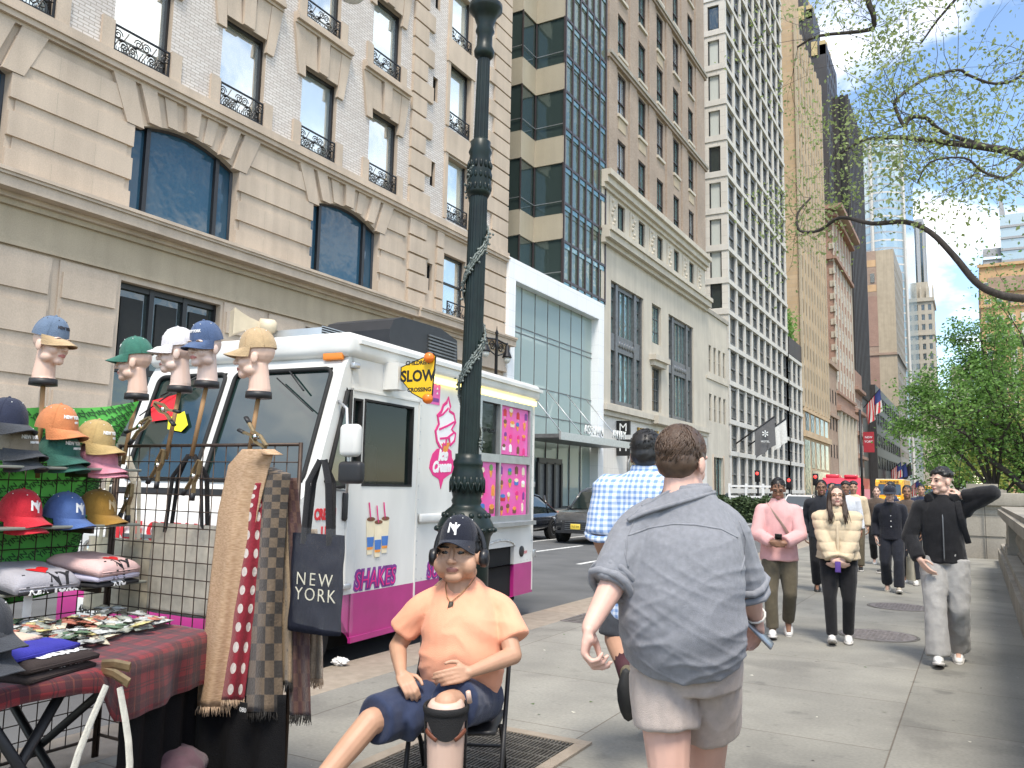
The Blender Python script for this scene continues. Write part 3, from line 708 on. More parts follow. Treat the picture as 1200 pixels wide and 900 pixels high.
# ------------------------------------------------------------------ towers farther down the street
def tower(name,label,xf,y0,y1,z1,wm,win,nc,zr,ww,wh,depth=30,side=True,z0=0,trim=(),sidewin=None,zs=None,extra=None,limit=100,front_mat=None,right=False):
    """block whose street face lies in the plane X=xf; zr = sill heights; trim = (z0,z1,proud) belts"""
    t=thing(name,label,'building',(xf,(y0+y1)/2,0))
    sg=-1 if right else 1
    g=MB();it=[];hs=[]
    p=(y1-y0)/nc if nc else 0
    for z in zr:
        for i in range(nc):
            y=y0+(i+.5)*p-ww/2;hs.append((y,y+ww,z,z+wh));it.append((win,(xf-.07*sg,y,z)if not right else(xf+.3,y+ww,z),math.pi if right else 0))
    holes(g,y0,y1,z0,z1,hs,lambda u,z,d:(xf-d*sg,u,z),.15,front_mat or wm)
    xb=xf-depth*sg
    hs2=[]
    if sidewin:
        n2,w2,h2,me2,zr2=sidewin;q=depth/n2
        for z in zr2:
            for i in range(n2):
                x=min(xf,xb)+(i+.5)*q-w2/2;hs2.append((x,x+w2,z,z+h2));it.append((me2,(x,y0+.3,z),-math.pi/2))
    holes(g,min(xf,xb),max(xf,xb),z0,z1,hs2,lambda u,z,d:(u,y0+d,z),.4,wm)
    g.quad((xf,y1,z0),(xb,y1,z0),(xb,y1,z1),(xf,y1,z1),wm);g.quad((xf,y0,z1),(xf,y1,z1),(xb,y1,z1),(xb,y0,z1),wm)
    g.build('wall',t)
    if trim:
        for a,b,pr in trim:
            g=MB()
            g.box(xf-.05*sg if not right else xf-pr,xf+pr if not right else xf+.05,y0-pr,y1,a,b,front_mat or wm)
            g.box(min(xf,xb),max(xf,xb),y0-pr,y0+.05,a+.002,b-.002,wm)
            g.build('cornice',t)
    if hs or hs2:
        g=MB();g.box(min(xf,xb)+.7,max(xf,xb)-.7,y0+.7,y1-.7,z0+.1,z1-.3,'interior_dark');g.build('core',t)
    put_windows(t,it,limit)
    return t
def rng(a,b,s):
    r=[];
    while a<b:r.append(a);a+=s
    return r
bricktan=brickmat('tan_brick',(.50,.36,.22),(.55,.41,.265),(.47,.36,.25),2.4,.8,.05,axes=('H','Z'),stain=.14)
# 5 tan setback tower with ribbed face and gilt crown
tw=win_mesh(1.5,2.6,'glass_dark','bronze_frame',fw=.15)
t5=tower('tan_ribbed_tower','tall tan brick tower with narrow upright ribs and shopfront base beyond the white grid tower',XF,157,187,92,'tan_brick',tw,9,rng(18,88,4.2),1.2,2.6,trim=((11.5,12.6,.5),(16.2,16.8,.3)),front_mat='tan_brick')
g=MB()
for i in range(10):y=157+30*i/9;g.box(XF-.1,XF+.3,y-.5,y+.5,17,92,'tan_stone')
g.build('rib',t5)
g=MB()
for z,h in((6,5),(12.8,3.4)):
    for i in range(5):g.box(XF-.1,XF+.05,159+i*5.6,162.6+i*5.6,z,z+h,'glass_dark')
g.box(XF-.1,XF+.06,157.5,163,.5,11,'glass_green');g.box(XF-.1,XF+.07,165,186,.5,5.5,'glass_dark');g.build('shop_window',t5)
g=MB();g.box(XF-34,XF-4,160,186,92,118,'tan_brick');g.box(XF-30,XF-7,163,184,118,135,'dark_granite')
for z,a in((92,157.2),(118,160)):
    for i in range(6):g.box(XF-5.5-(z>100)*4,XF-3.4-(z>100)*4,a+i*4.6,a+i*4.6+2.2,z,z+5,'gold_leaf')
for i in range(5):g.box(XF-8.2,XF-6.8,164+i*4.2,165.6+i*4.2,118,140,'gold_leaf')
g.build('crown',t5)
# 5b dark tower with gilded setbacks behind it
t5b=tower('black_gilded_tower','black brick tower with gold topped setbacks half hidden by overhanging leaves',XF-5,236,256,128,'dark_granite',win_mesh(1.3,2.6,'glass_dark','bronze_frame',fw=.12),6,rng(70,124,4.4),1.2,2.6,depth=26)
g=MB();g.box(XF-28,XF-9,240,253,128,142,'dark_granite');g.box(XF-25,XF-12,243,252,142,152,'dark_granite')
for z,x,y in((128,XF-6,236),(142,XF-10,240),(152,XF-13,243)):
    for i in range(5):g.box(x-.8,x+.8,y+i*3,y+i*3+1.6,z-3,z+1.2+.8*(i%2),'gold_leaf');g.box(x-3-i*3.5,x-1.4-i*3.5,y-.4,y+.4,z-3,z+1.2+.8*(i%2),'gold_leaf')
g.build('crown',t5b)
# 6 brown narrow + red brick with pale trim
tower('brown_narrow_building','narrow brown stone building squeezed between tan tower and red brick building',XF,187.5,200,30,'brown_wall',win_mesh(1.4,3,'glass_dark','bronze_frame',fw=.12),3,(9,15,21),1.4,3,trim=((17.8,18.6,.5),(29,30,.7)))
rb=win_mesh(1.7,3.2,'glass_teal','white_stone',fw=.22,mid=.5)
t6=tower('red_brick_building','ornate red brick building with pale stone trim and flat projecting cornice',XF,200.5,232,68,'red_brick',rb,6,rng(27,62,5.2),1.7,3.2,trim=((20,21.2,1.0),(24,24.6,.5),(55.5,56.3,.8),(65.5,66.5,1.2),(67,68,2.6)))
g=MB();g.box(XF-.05,XF+.06,200.5,232,.1,20,'cream_stone')
for i in range(5):g.box(XF,XF+.7,202+i*6.6,203.4+i*6.6,1,20,'cream_stone')
for i in range(4):g.box(XF+.04,XF+.1,204.4+i*6.6,207.6+i*6.6,2,17,'interior_dark')
for i in range(7):g.box(XF-.02,XF+.16,200.5+i*5.2-.1,200.5+i*5.2+.9,24.6,66,'cream_stone')
for k in range(14):g.box(XF-.03,XF+.2,199.9+.001,201.2,25+k*3,26.4+k*3,'cream_stone');g.box(XF-.9,XF-.02,200.3,200.52,25+k*3,26.4+k*3,'cream_stone')
g.build('stone_trim',t6)
# 7 black tower, with a lower red building in front of it
t7=tower('black_ribbed_tower','tall slim black tower with unbroken upright ribs',XF-2,250,285,118,'dark_granite',win_mesh(1.6,3,'glass_dark','dark_granite',fw=.1),5,(),1.6,3)
g=MB()
for i in range(11):y=250+3.5*i;g.box(XF-2,XF-1.2,y-.45,y+.45,30,118,'dark_granite')
for i in range(5):x=XF-3-i*3;g.box(x-.5,x+.5,249.2,250,30,118,'letter_black')
g.build('rib',t7)
tower('dark_red_low_building','low dark red brick building with pale balconies at the foot of the black tower',XF,233,249.5,34,'red_brick',win_mesh(1.6,2.4,'glass_teal','white_stone',fw=.2),4,(6,12,18,24),1.6,2.4,trim=((10.4,11.2,1.1),(16.4,17.2,1.1),(22.4,23.2,1.1),(28.4,29.2,1.1)))
# black netted building
tn=tower('black_netted_building','low building wrapped in black construction netting behind the red sign',XF,286,380,36,'dark_granite',win_mesh(7,4.5,'glass_dark','letter_black',fw=.3,cols=4),10,(2,9,16,23,29),7,4.5)
# 8 curved glass tower
t8=thing('curved_glass_tower','pale blue curved glass tower rising above the black tower','building',(-34,440,0))
g=MB();pts=[]
for i in range(13):a=i/12;pts.append((-44+18.5*a,432-5*math.sin(a*math.pi)+2*a))
for k in range(44):
    z0=k*4;lean=max(0,(k-30))*.0
    for i in range(12):
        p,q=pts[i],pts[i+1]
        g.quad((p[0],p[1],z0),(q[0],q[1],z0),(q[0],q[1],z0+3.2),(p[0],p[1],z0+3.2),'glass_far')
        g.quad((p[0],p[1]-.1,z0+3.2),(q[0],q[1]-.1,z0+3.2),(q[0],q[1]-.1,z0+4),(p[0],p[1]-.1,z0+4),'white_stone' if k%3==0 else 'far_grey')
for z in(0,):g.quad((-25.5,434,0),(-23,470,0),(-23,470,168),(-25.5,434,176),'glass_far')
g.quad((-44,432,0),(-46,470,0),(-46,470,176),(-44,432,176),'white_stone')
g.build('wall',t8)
g=MB()
for a in(0,.33,1):i=int(a*12);g.tube([(pts[i][0],pts[i][1]-.4,0),(pts[i][0],pts[i][1]-.4,176)],.8,'white_stone',4,False)
g.build('mullion',t8)
# 9 building with the bare brown brick side wall
t9=tower('bare_walled_building','tall building with a bare brown brick side wall and a grey stone front',XF,382,432,106,'brown_wall',win_mesh(2.2,3,'glass_dark','grey_stone',fw=.2),12,rng(12,100,5),2.2,3,depth=13,front_mat='grey_stone',trim=((60,61,.6),))
g=MB()
for z in(88,99):g.box(XF-12.9,XF-7.2,381.9,382,z,z+3,'ochre')
for a,b,m_ in((40,60,'red_brick'),(64,86,'red_brick')):g.box(XF-12.9,XF-7,381.85,381.95,a,b,m_)
g.box(XF-7,XF,381.84,381.96,10,106,'tan_stone');g.box(XF-9.5,XF-7.8,381.7,381.83,92,96,'glass_pale');g.build('wall_patch',t9)
tower('teal_glass_tower','slim teal glass tower seen in the gap before the cream tower',XF+.5,434,452,80,'glass_teal',win_mesh(3,3,'glass_green','far_grey',fw=.2),5,rng(30,76,4),3,3.2)
tower('ornate_stone_building','old stone building with deep cornice before the cream tower',XF+.6,453,476,46,'tan_stone',win_mesh(2,3,'glass_dark','tan_stone',fw=.2),6,rng(8,42,5),2,3,trim=((44,46,1.2),(20,21,.8)))
cwn=win_mesh(1.5,3.0,'glass_dark','cream_stone',fw=.12)
t10=tower('cream_tower','slender cream stone tower with pinnacled top closing the street view',-16,478,505,104,'cream_stone',cwn,7,rng(14,98,5.2),1.5,3.0,depth=9.5,sidewin=(3,1.7,3.2,win_mesh(1.7,3.2,'glass_dark','cream_stone',fw=.15,cols=2),rng(14,98,5.2)),trim=((84,85,.5),(102,104,.8),(20,21,.6)))
g=MB()
for x in(-25,-22,-19,-16.2):g.box(x,x+.9,478,479,104,109,'cream_stone');g.add([(x,478,109),(x+.9,478,109),(x+.9,479,109),(x,479,109),(x+.45,478.5,112)],[(0,1,4),(1,2,4),(2,3,4),(3,0,4)],'cream_stone')
g.box(-24,-18,480,500,104,113,'cream_stone');g.build('crown',t10)
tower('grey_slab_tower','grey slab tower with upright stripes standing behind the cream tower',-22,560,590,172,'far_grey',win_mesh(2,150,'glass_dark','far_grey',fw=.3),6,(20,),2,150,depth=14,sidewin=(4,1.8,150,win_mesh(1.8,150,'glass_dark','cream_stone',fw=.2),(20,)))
for(lab,nm,x,y,z,dp,mm)in(('distant cream building with plain face at the end of the street','distant_cream_building',-9,520,52,12,'cream_stone'),('distant dark glass building beyond the cream tower','distant_dark_building',-4.5,600,62,11,'far_grey'),('distant pale tower with stepped top above the trees','distant_pale_tower',-2,760,105,12,'cream_stone')):
    tower(nm,lab,x,y,y+40,z,mm,win_mesh(2,3,'glass_dark',mm,fw=.2),8,rng(10,z-6,6),2,3,depth=dp,sidewin=(3,2,3,win_mesh(2,3,'glass_dark',mm,fw=.2),rng(10,z-6,6)),limit=40)
# right-hand pair
to=tower('orange_brick_building','warm orange brick building with white upper window strips seen over the park trees',3.0,250,300,62.5,'ochre',None,0,(),2,2,depth=40,right=True)
g=MB();it=[]
ow=win_mesh(1.5,2.4,'glass_dark','white_stone',fw=.18,mid=.5)
for r_,z in enumerate(rng(14,58,4.6)):
    for k in range(10):it.append((ow,(3.9+k*2.7,249.7,z),-math.pi/2))
for k in range(8):g.box(9.3+k*2.7,10.3+k*2.7,249.6,250,10,49,'white_stone')
for z in(46,51,62):g.box(2.6,43,249.4,250,z,z+.8,'ochre')
g.box(5,40,249.5,249.9,55,59,'brown_wall')
g.build('stone_trim',to);put_windows(to,it)
tg=thing('grey_glass_tower','grey blue glass tower with rooftop masts behind the orange brick building','building',(20,330,0))
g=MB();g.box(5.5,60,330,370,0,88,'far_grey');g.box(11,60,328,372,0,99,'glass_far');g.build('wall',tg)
g=MB()
for k in range(22):g.box(5.4,60.2,329.6,330.4,k*4,k*4+.9,'glass_sky');
for k in range(24):g.box(10.9,60.1,327.6,328.2,k*4.1,k*4.1+.8,'far_grey')
g.build('floor_band',tg)
g=MB()
g.add([(5.4,330,88),(7,330,88),(6.2,330,122),(6.2,331,88)],[(0,1,2),(1,3,2),(0,3,2),(0,1,3)],'glass_sky');g.add([(11,328,99),(12.8,328,99),(11.2,328,112),(12,330,99)],[(0,1,2),(1,3,2),(0,3,2),(0,1,3)],'far_grey')
for k in range(9):g.box(16+k*3,16.2+k*3,328,328.2,99,109,'steel')
for z in(102,105,108.8):g.box(16,40.2,328.25,328.4,z,z+.2,'steel')
g.build('mast',tg)
# ------------------------------------------------------------------ library terrace on the right
stone('terrace_stone',(.33,.30,.25),.22);stone('terrace_dark',(.25,.23,.195),.25)
tw_=thing('terrace_balustrade','weathered stone balustrade along the right edge of the sidewalk','wall',(.45,12,0));TS_='terrace_stone'
g=MB();g.box(.38,1.6,-4,23.2,0,.30,TS_);g.box(.44,1.55,-4,23.2,.30,.42,TS_);g.build('plinth',tw_)
bal=MB();bal.lathe([(.10,0),(.10,.06),(.06,.09),(.075,.14),(.12,.26),(.115,.34),(.075,.46),(.055,.54),(.065,.58),(.10,.60),(.10,.66)],TS_,14)
bme=bal.mesh('baluster')
for k in range(34):
    y=5.2+k*.42
    if y>19.0:break
    inst(bme,'baluster',tw_,(.72-.45,y-12,.42))
g=MB()
for a,b in((-4,4.9),(11.55,12.15),(18.9,20.2)):g=MB();g.box(.50,1.2,a,b,.42,1.08,TS_);g.box(.46,1.24,a-.04,b+.04,.42,.56,TS_);g.build('pier',tw_)
g=MB()
for s in((20.2,1.0),(20.75,.8),(21.4,.62)):g.box(.52,1.1,s[0],s[0]+.6,.42,s[1],TS_)
g.build('step',tw_)
g=MB();g.box(.42,1.3,-4,20.25,1.08,1.16,TS_);g.box(.36,1.36,-4,20.35,1.16,1.27,TS_);g.box(.42,1.3,-4,20.25,1.27,1.33,TS_);g.build('coping',tw_)
te=thing('terrace_end_wall','massive grey stone wall block crossing the end of the balustrade','wall',(1,24.3,0))
g=MB()
for z0,z1,p in((0,.48,.05),(.48,.55,0.0),(.55,1.0,.03),(1.0,1.08,0.0),(1.08,1.22,.02)):g.box(-.85-p,12,24.0-p,25.6,z0+.001,z1,TS_)
g.box(-.9,12,23.95,25.65,1.22,1.30,TS_);g.bbox(-.98,12,23.85,25.7,1.30,1.62,TS_,.02);g.build('masonry',te)
for xx in(.15,):g=MB();g.box(xx-.006,xx+.006,23.84,23.9,.01,1.60,'pit_black');g.build('joint',te)
tp=thing('stone_pedestal','low stepped stone pedestal on top of the end wall','pedestal',(.05,26,1.62))
g=MB();g.box(-.35,.62,25.8,26.8,0,1.72,TS_);g.box(-.25,.5,25.9,26.7,1.72,1.86,TS_);g.box(-.42,.69,25.72,26.88,1.6,1.70,TS_);g.build('block',tp)
g=MB();g.box(1.6,300,-20,23.9,-.1,.30,'park_soil');g.box(-.6,300,25.7,240,-.1,.35,'park_soil');g.build('park_ground',kind='structure')
# hedge and railing across the street
mat('hedge_leaf',(.03,.055,.018),.7,var=.4,scale=5,col2=(.055,.09,.03))
def leafcloud(g,n,fn,size,m,flat=.6):
    for _ in range(n):
        c,nrm=fn()
        s=size*random.uniform(.6,1.3)
        a=V((random.gauss(0,1),random.gauss(0,1),random.gauss(0,1)*flat)).normalized();b=a.cross(V((random.gauss(0,1),random.gauss(0,1),random.gauss(0,1)))).normalized()
        mk=m if isinstance(m,str)else random.choice(m)
        tip=c+a*s;
        g.add([c-a*s*.1,c+a*s*.45+b*s*.3,tip,c+a*s*.45-b*s*.3],[(0,1,2,3)],mk)
g=MB()
def hf():
    x=random.uniform(-12.5,-9.2);y=random.uniform(44.5,46.2);z=random.uniform(.1,1.15)+.12*math.sin(x*5);return V((x,y,z)),None
leafcloud(g,5200,hf,.17,'hedge_leaf');g.box(-12.4,-9.3,44.8,46,RZ,.85,'hedge_leaf')
tag(g.build('hedge',loc=(-11,45,0)),'dark clipped hedge in the street behind the woman in pink','hedge')
t=thing('white_railing','white painted rail barrier before the white grid tower','railing',(-17,60,0));mat('white_paint',(.78,.78,.77),.4,var=.04)
p0=onY(855,583,60);p1=onY(915,583,60)
for k in range(4):
    x=p0.x+(p1.x-p0.x)*k/3;g=MB();g.box(x-.07,x+.07,59.95,60.05,RZ,2.05,'white_paint');g.build('post',t)
for z in(1.1,1.85):
    g=MB();g.box(p0.x,p1.x,59.94,60.06,z-.06,z+.08,'white_paint');g.build('rail',t)
# ------------------------------------------------------------------ trees
mat('bark',(.055,.045,.04),.9,var=.35,scale=20,bump=.6,bscale=30,stretch=(1,1,.3));
def leafmat(name,c1,c2,tr=.5):
    m,N,L,P=_new(name);out=N['Material Output']
    P.inputs['Roughness'].default_value=.55
    g=N.new('ShaderNodeNewGeometry');r=N.new('ShaderNodeValToRGB');r.color_ramp.elements[0].color=c4(c1);r.color_ramp.elements[1].color=c4(c2)
    L.new(g.outputs['Random Per Island'],r.inputs[0]);L.new(r.outputs[0],P.inputs['Base Color'])
    t=N.new('ShaderNodeBsdfTranslucent');L.new(r.outputs[0],t.inputs['Color']);ms=N.new('ShaderNodeMixShader');ms.inputs[0].default_value=tr
    L.new(P.outputs[0],ms.inputs[1]);L.new(t.outputs[0],ms.inputs[2]);L.new(ms.outputs[0],out.inputs['Surface'])
leafmat('leaf_spring',(.19,.26,.08),(.38,.45,.19));leafmat('leaf_green',(.13,.28,.05),(.25,.42,.11));leafmat('leaf_bright',(.26,.33,.06),(.45,.48,.14));leafmat('leaf_deep',(.07,.15,.035),(.13,.23,.06))  # the last is a deeper green, mixed in at random
def branchy(g,p,d,L_,r,lvl,tips,seg=5,wob=.18,nchild=3,droop=0.0):
    """a limb that forks; collects twig points"""
    pts=[p.copy()];rad=[r];dd=d.normalized()
    for i in range(seg):
        dd=(dd+V((random.gauss(0,wob),random.gauss(0,wob),random.gauss(0,wob)-droop))).normalized()
        pts.append(pts[-1]+dd*(L_/seg));rad.append(r*(1-.6*(i+1)/seg))
    g.tube(pts,rad,'bark',5 if lvl>1 else 3,True,cap=False)
    if lvl<=0:
        tips+=pts[1:];return
    if lvl==1:tips+=pts[2:]
    for k in range(nchild):
        i=random.randint(1,seg)
        a=V((random.gauss(0,1),random.gauss(0,1),random.gauss(0,1))).normalized()
        nd=(dd*.6+a*.8).normalized()
        branchy(g,pts[i],nd,L_*random.uniform(.5,.75),rad[i]*.65,lvl-1,tips,seg,wob,nchild,droop)
def limb(g,uvd,r0,r1,n=10):
    """limb through picture-measured points at given distances"""
    P_=[W(*q)for q in uvd];out_=[]
    for i in range(len(P_)-1):
        a=P_[max(i-1,0)];b=P_[i];c=P_[i+1];d=P_[min(i+2,len(P_)-1)]
        for k in range(4):
            t=k/4;out_.append(.5*((2*b)+(c-a)*t+(2*a-5*b+4*c-d)*t*t+(3*b-a-3*c+d)*t**3))
    out_.append(P_[-1]);m_=len(out_)
    rad=[r0+(r1-r0)*i/(m_-1)for i in range(m_)]
    g.tube(out_,rad,'bark',n,True,cap=True)
    return out_,rad
random.seed(4)
T=thing('street_tree','overhanging tree reaching in from the right with dark curving limbs and sparse spring leaves','tree',(3.6,8.2,.3))
g=MB();tips=[]
base=V((3.6,8.2,.3));tr_pts=[base,V((3.55,8.2,1.8)),V((3.4,8.25,3.4)),V((3.2,8.4,4.8)),V((2.9,8.6,6.0)),V((2.6,8.9,7.4))]
g.tube(tr_pts,[.27,.23,.20,.17,.14,.08],'bark',12)
main=[]
fork=V((3.2,8.4,4.8));low=V((3.45,8.22,3.0))
def mlimb(start,uvd,r0,r1):
    P_=[start]+[W(*q)for q in uvd];out_=[]
    for i in range(len(P_)-1):
        a=P_[max(i-1,0)];b=P_[i];c=P_[i+1];d=P_[min(i+2,len(P_)-1)]
        for k in range(4):
            t=k/4;out_.append(.5*((2*b)+(c-a)*t+(2*a-5*b+4*c-d)*t*t+(3*b-a-3*c+d)*t**3))
    out_.append(P_[-1]);m_=len(out_)
    g.tube(out_,[r0+(r1-r0)*(i/(m_-1))**.8 for i in range(m_)],'bark',8,True);main.append(out_);return out_
A=mlimb(low,[(1290,352,8.6),(1200,350,8.5),(1165,343,8.5),(1143,330,8.55),(1118,300,8.7),(1090,272,8.9),(1060,260,9.1),(1022,262,9.3),(985,255,9.6),(960,270,9.8),(937,270,10),(935,250,10.1),(950,232,10.2)],.052,.012)
B=mlimb(fork,[(1260,250,8.6),(1215,200,8.5),(1190,180,8.5),(1150,172,8.6),(1100,166,8.8),(1055,161,9.0),(1030,162,9.2),(1010,165,9.4),(985,180,9.7)],.066,.010)
C_=mlimb(B[14],[(1118,160,8.7),(1098,150,8.6),(1085,138,8.5),(1066,138,8.5),(1060,148,8.5),(1050,128,8.6),(1052,115,8.6),(1085,92,8.8),(1122,82,8.9),(1135,88,9.0),(1165,98,9.0),(1195,90,8.9),(1212,60,8.8)],.024,.013)
D=mlimb(V((2.9,8.6,6.0)),[(1240,0,9.0),(1170,-30,9.2),(1100,-40,9.4),(1022,-10,9.6),(1024,20,9.6),(1018,35,9.7),(960,42,9.9),(935,55,10.2)],.07,.012)
E_=mlimb(B[10],[(1185,205,8.2),(1172,208,8.0),(1150,200,7.9),(1130,185,7.9),(1090,190,8.0),(1075,215,8.1)],.02,.006)
F_=mlimb(V((2.6,8.9,7.4)),[(1230,-80,8.4),(1180,-60,8.6),(1110,10,9.0),(1080,50,9.2)],.04,.008)
for path_ in main[1:]:
    for i in range(len(path_)//4 if path_ is not E_ else 6,len(path_)):
        for _ in range(random.choice((1,1,2))):
            d=V((random.gauss(-.2,1),random.gauss(0,1),random.gauss(.35,.8)))
            branchy(g,path_[i],d,random.uniform(.4,1.1),.0042,1,tips,4,.28,2)
for i in range(len(A)-26,len(A)):
    if i<len(A)-14 and i%3:continue
    d=V((random.gauss(-.2,.7),random.gauss(0,.7),random.gauss(.1,.7)))
    branchy(g,A[i],d,random.uniform(.3,.7),.004,1,tips,4,.25,2)
g.build('trunk',T)
g=MB()
for p in tips:
    for _ in range(random.choice((1,3,5,8))):
        c=p+V((random.gauss(0,.11),random.gauss(0,.11),random.gauss(0,.08)))
        leafcloud(g,1,lambda:(c,None),.046,'leaf_spring',1)
g.build('crown',T)
print('tree leaves',len(g.f))
# park tree behind the end wall
def park_tree(name,label,x,y,z0,H_,Rr,stems,leafm,nleaf,lsize,seed,trunk_r=.2,first=.35,group=None,lvl=2):
    random.seed(seed)
    t=thing(name,label,'tree',(x,y,z0),group)
    g=MB();tips=[]
    g.tube([V((x,y,z0)),V((x+.05,y,z0+H_*first*.6)),V((x,y,z0+H_*first))],[trunk_r*1.3,trunk_r,trunk_r*.8],'bark',9)
    for k in range(stems):
        a=2*math.pi*(k+random.uniform(-.3,.3))/stems
        sp=random.uniform(.25,.75)
        branchy(g,V((x,y,z0+H_*first*random.uniform(.25,1))),V((math.cos(a)*sp,math.sin(a)*sp,1)),H_*(1-first)*random.uniform(.55,.85),trunk_r*.45,lvl,tips,6,.13,4)
    g.build('trunk',t)
    g=MB()
    for _ in range(nleaf):
        c=random.choice(tips)+V((random.gauss(0,.22),random.gauss(0,.22),random.gauss(0,.16)))*Rr
        leafcloud(g,1,lambda:(c,None),lsize,leafm,.7)
    g.build('crown',t);return t
park_tree('park_tree','dark stemmed green tree behind the end wall at the right edge',1.55,29.5,.35,6.6,1.5,9,['leaf_green','leaf_green','leaf_deep'],19000,.105,21,.26,.3)
tt=thing('park_shrub_tree','low leaning tree with several thin stems left of the dark trunk','tree',(.75,28.2,.35))
random.seed(9);g=MB();tips=[]
for uv in([(1160,570),(1140,520),(1115,480),(1098,455)],[(1162,570),(1150,510),(1140,460),(1135,420)],[(1165,570),(1165,500),(1160,450),(1150,400)],[(1158,570),(1128,535),(1105,515),(1085,500)],[(1168,570),(1178,500),(1172,440),(1180,400)]):
    P_=[V((.75,28.2,.35))]+[W(u,v,25.5+k*.4)for k,(u,v)in enumerate(uv)]
    g.tube(P_,[.07,.06,.05,.035,.015],'bark',6)
    for p in P_[3:]:
        for _ in range(5):branchy(g,p,V((random.gauss(-.3,1),random.gauss(0,1),random.gauss(.3,.6))),random.uniform(.6,1.3),.018,1,tips,4,.22,3)
g.build('trunk',tt);g=MB()
for _ in range(17000):
    c=random.choice(tips)+V((random.gauss(0,.20),random.gauss(0,.20),random.gauss(0,.10)));leafcloud(g,1,lambda:(c,None),.095,['leaf_green','leaf_green','leaf_deep'],.7)
g.build('crown',tt)
for k,(x,y,h,lab)in enumerate(((4.2,52,8,'bright yellow green tree nearest behind the dark park tree'),(1.6,66,8,'pale yellow green tree filling the gap left of the dark trunk'),(6.5,80,11,'farther bright green park tree at the right edge'),(-1.6,90,8.5,'darker low leafed tree beside the street beyond the end wall'))):
    park_tree('park_tree',lab,x,y,.35,h,1.7,8,['leaf_bright']if k<3 else['leaf_green'],3800,.3,40+k,.2,.35,'bright trees farther into the park')
# planter on the roof terrace of the white tower
t=thing('roof_planter','dark planter with a small green tree on the lower roof of the white tower','planter',(XF-1,150,24.9))
g=MB();g.box(XF-3,XF+.1,144.5,156,24.82,27.8,'dark_granite');g.build('box',t);g=MB();random.seed(3)
leafcloud(g,900,lambda:(V((XF-1.2+random.gauss(0,.8),148+random.gauss(0,1.6),30+random.gauss(0,1.6))),None),.6,'leaf_green');g.tube([(XF-1.2,148,27.8),(XF-1.2,148,31)],.12,'bark',5);g.build('foliage',t)
# ================================================================== ice cream truck (local frame: x rearwards, y to its left, z up)
mat('truck_white',(.68,.672,.64),.38,var=.11,scale=2.2,coat=.25,stretch=(1,1,.35));mat('truck_magenta',(.42,.025,.2),.35,var=.1,scale=4,coat=.4);mat('rubber',(.012,.012,.012),.75,var=.3,scale=30);mat('black_plastic',(.018,.018,.02),.5,var=.2,scale=8)
mat('chrome',(.6,.6,.6),.15,1.0,.05);mat('hub_white',(.5,.5,.5),.5);mat('amber',(.85,.25,.03),.3,var=.1);mat('sign_yellow',(.85,.52,.01),.45,var=.05);mat('menu_pink',(.85,.06,.33),.35,var=.25,scale=3,col2=(.75,.16,.5));mat('art_pink',(.75,.02,.22),.45,var=.06)
mat('art_white',(.86,.85,.85),.5,var=.03);mat('art_orange',(.8,.3,.05),.5,var=.2,scale=20);mat('art_purple',(.2,.04,.26),.5);mat('art_blue',(.06,.18,.5),.5);mat('art_red',(.6,.02,.03),.5);mat('art_brown',(.18,.07,.03),.5);mat('art_green',(.15,.35,.08),.5);mat('art_cream',(.8,.7,.5),.5)
mat('sticker_red',(.75,.02,.03),.5);mat('sticker_yellow',(.85,.75,.02),.5);mat('horn_beige',(.55,.47,.34),.5,var=.1);mat('plate_white',(.75,.75,.72),.4);mat('led_warm',(1.0,.82,.25),.4,emit=1.3,var=0);mat('seat_black',(.012,.012,.013),.7);mat('orange_lamp',(.9,.2,.02),.25,var=.1)
clearglass('cab_glass',(.02,.035,.032),.42);glassmat('windshield_glass',(.012,.028,.026),.03,.004,spec=.9)
TK=thing('ice_cream_truck','white and magenta ice cream truck parked at the kerb behind the lamp post','truck')
g=MB();WHT='truck_white';MG='truck_magenta'
def tsheet(g,s0,s1,z0,z1,hs,m,t=0,d=.05):holes(g,s0,s1,z0,z1,hs,lambda u,z,dd:(u,t+dd,z),d,m)
tsheet(g,1.05,4.02,.57,2.72,[(2.36,3.86,1.16,2.6),(2.62,3.44,.57,.80)],WHT)
tsheet(g,1.05,4.02,.17,.57,[(2.62,3.44,.17,.57)],MG,0,.2)
for k in range(8): # rounded head of the rear wheel opening
    a0=math.pi*k/8;a1=math.pi*(k+1)/8
    P_=lambda a:(3.03-.41*math.cos(a),.80+.09*math.sin(a))
    p,q=P_(a0),P_(a1);g.tube([(p[0],-.008,p[1]),(q[0],-.008,q[1])],.012,WHT,5)
g.quad((4.02,0,.2),(4.02,2.45,.2),(4.02,2.45,2.8),(4.02,0,2.8),WHT);g.quad((-.15,2.45,.2),(4.02,2.45,.2),(4.02,2.45,2.8),(-.15,2.45,2.8),WHT)
g.quad((-.13,0,2.42),(1.05,0,2.42),(1.05,0,2.8),(-.13,0,2.8),WHT)
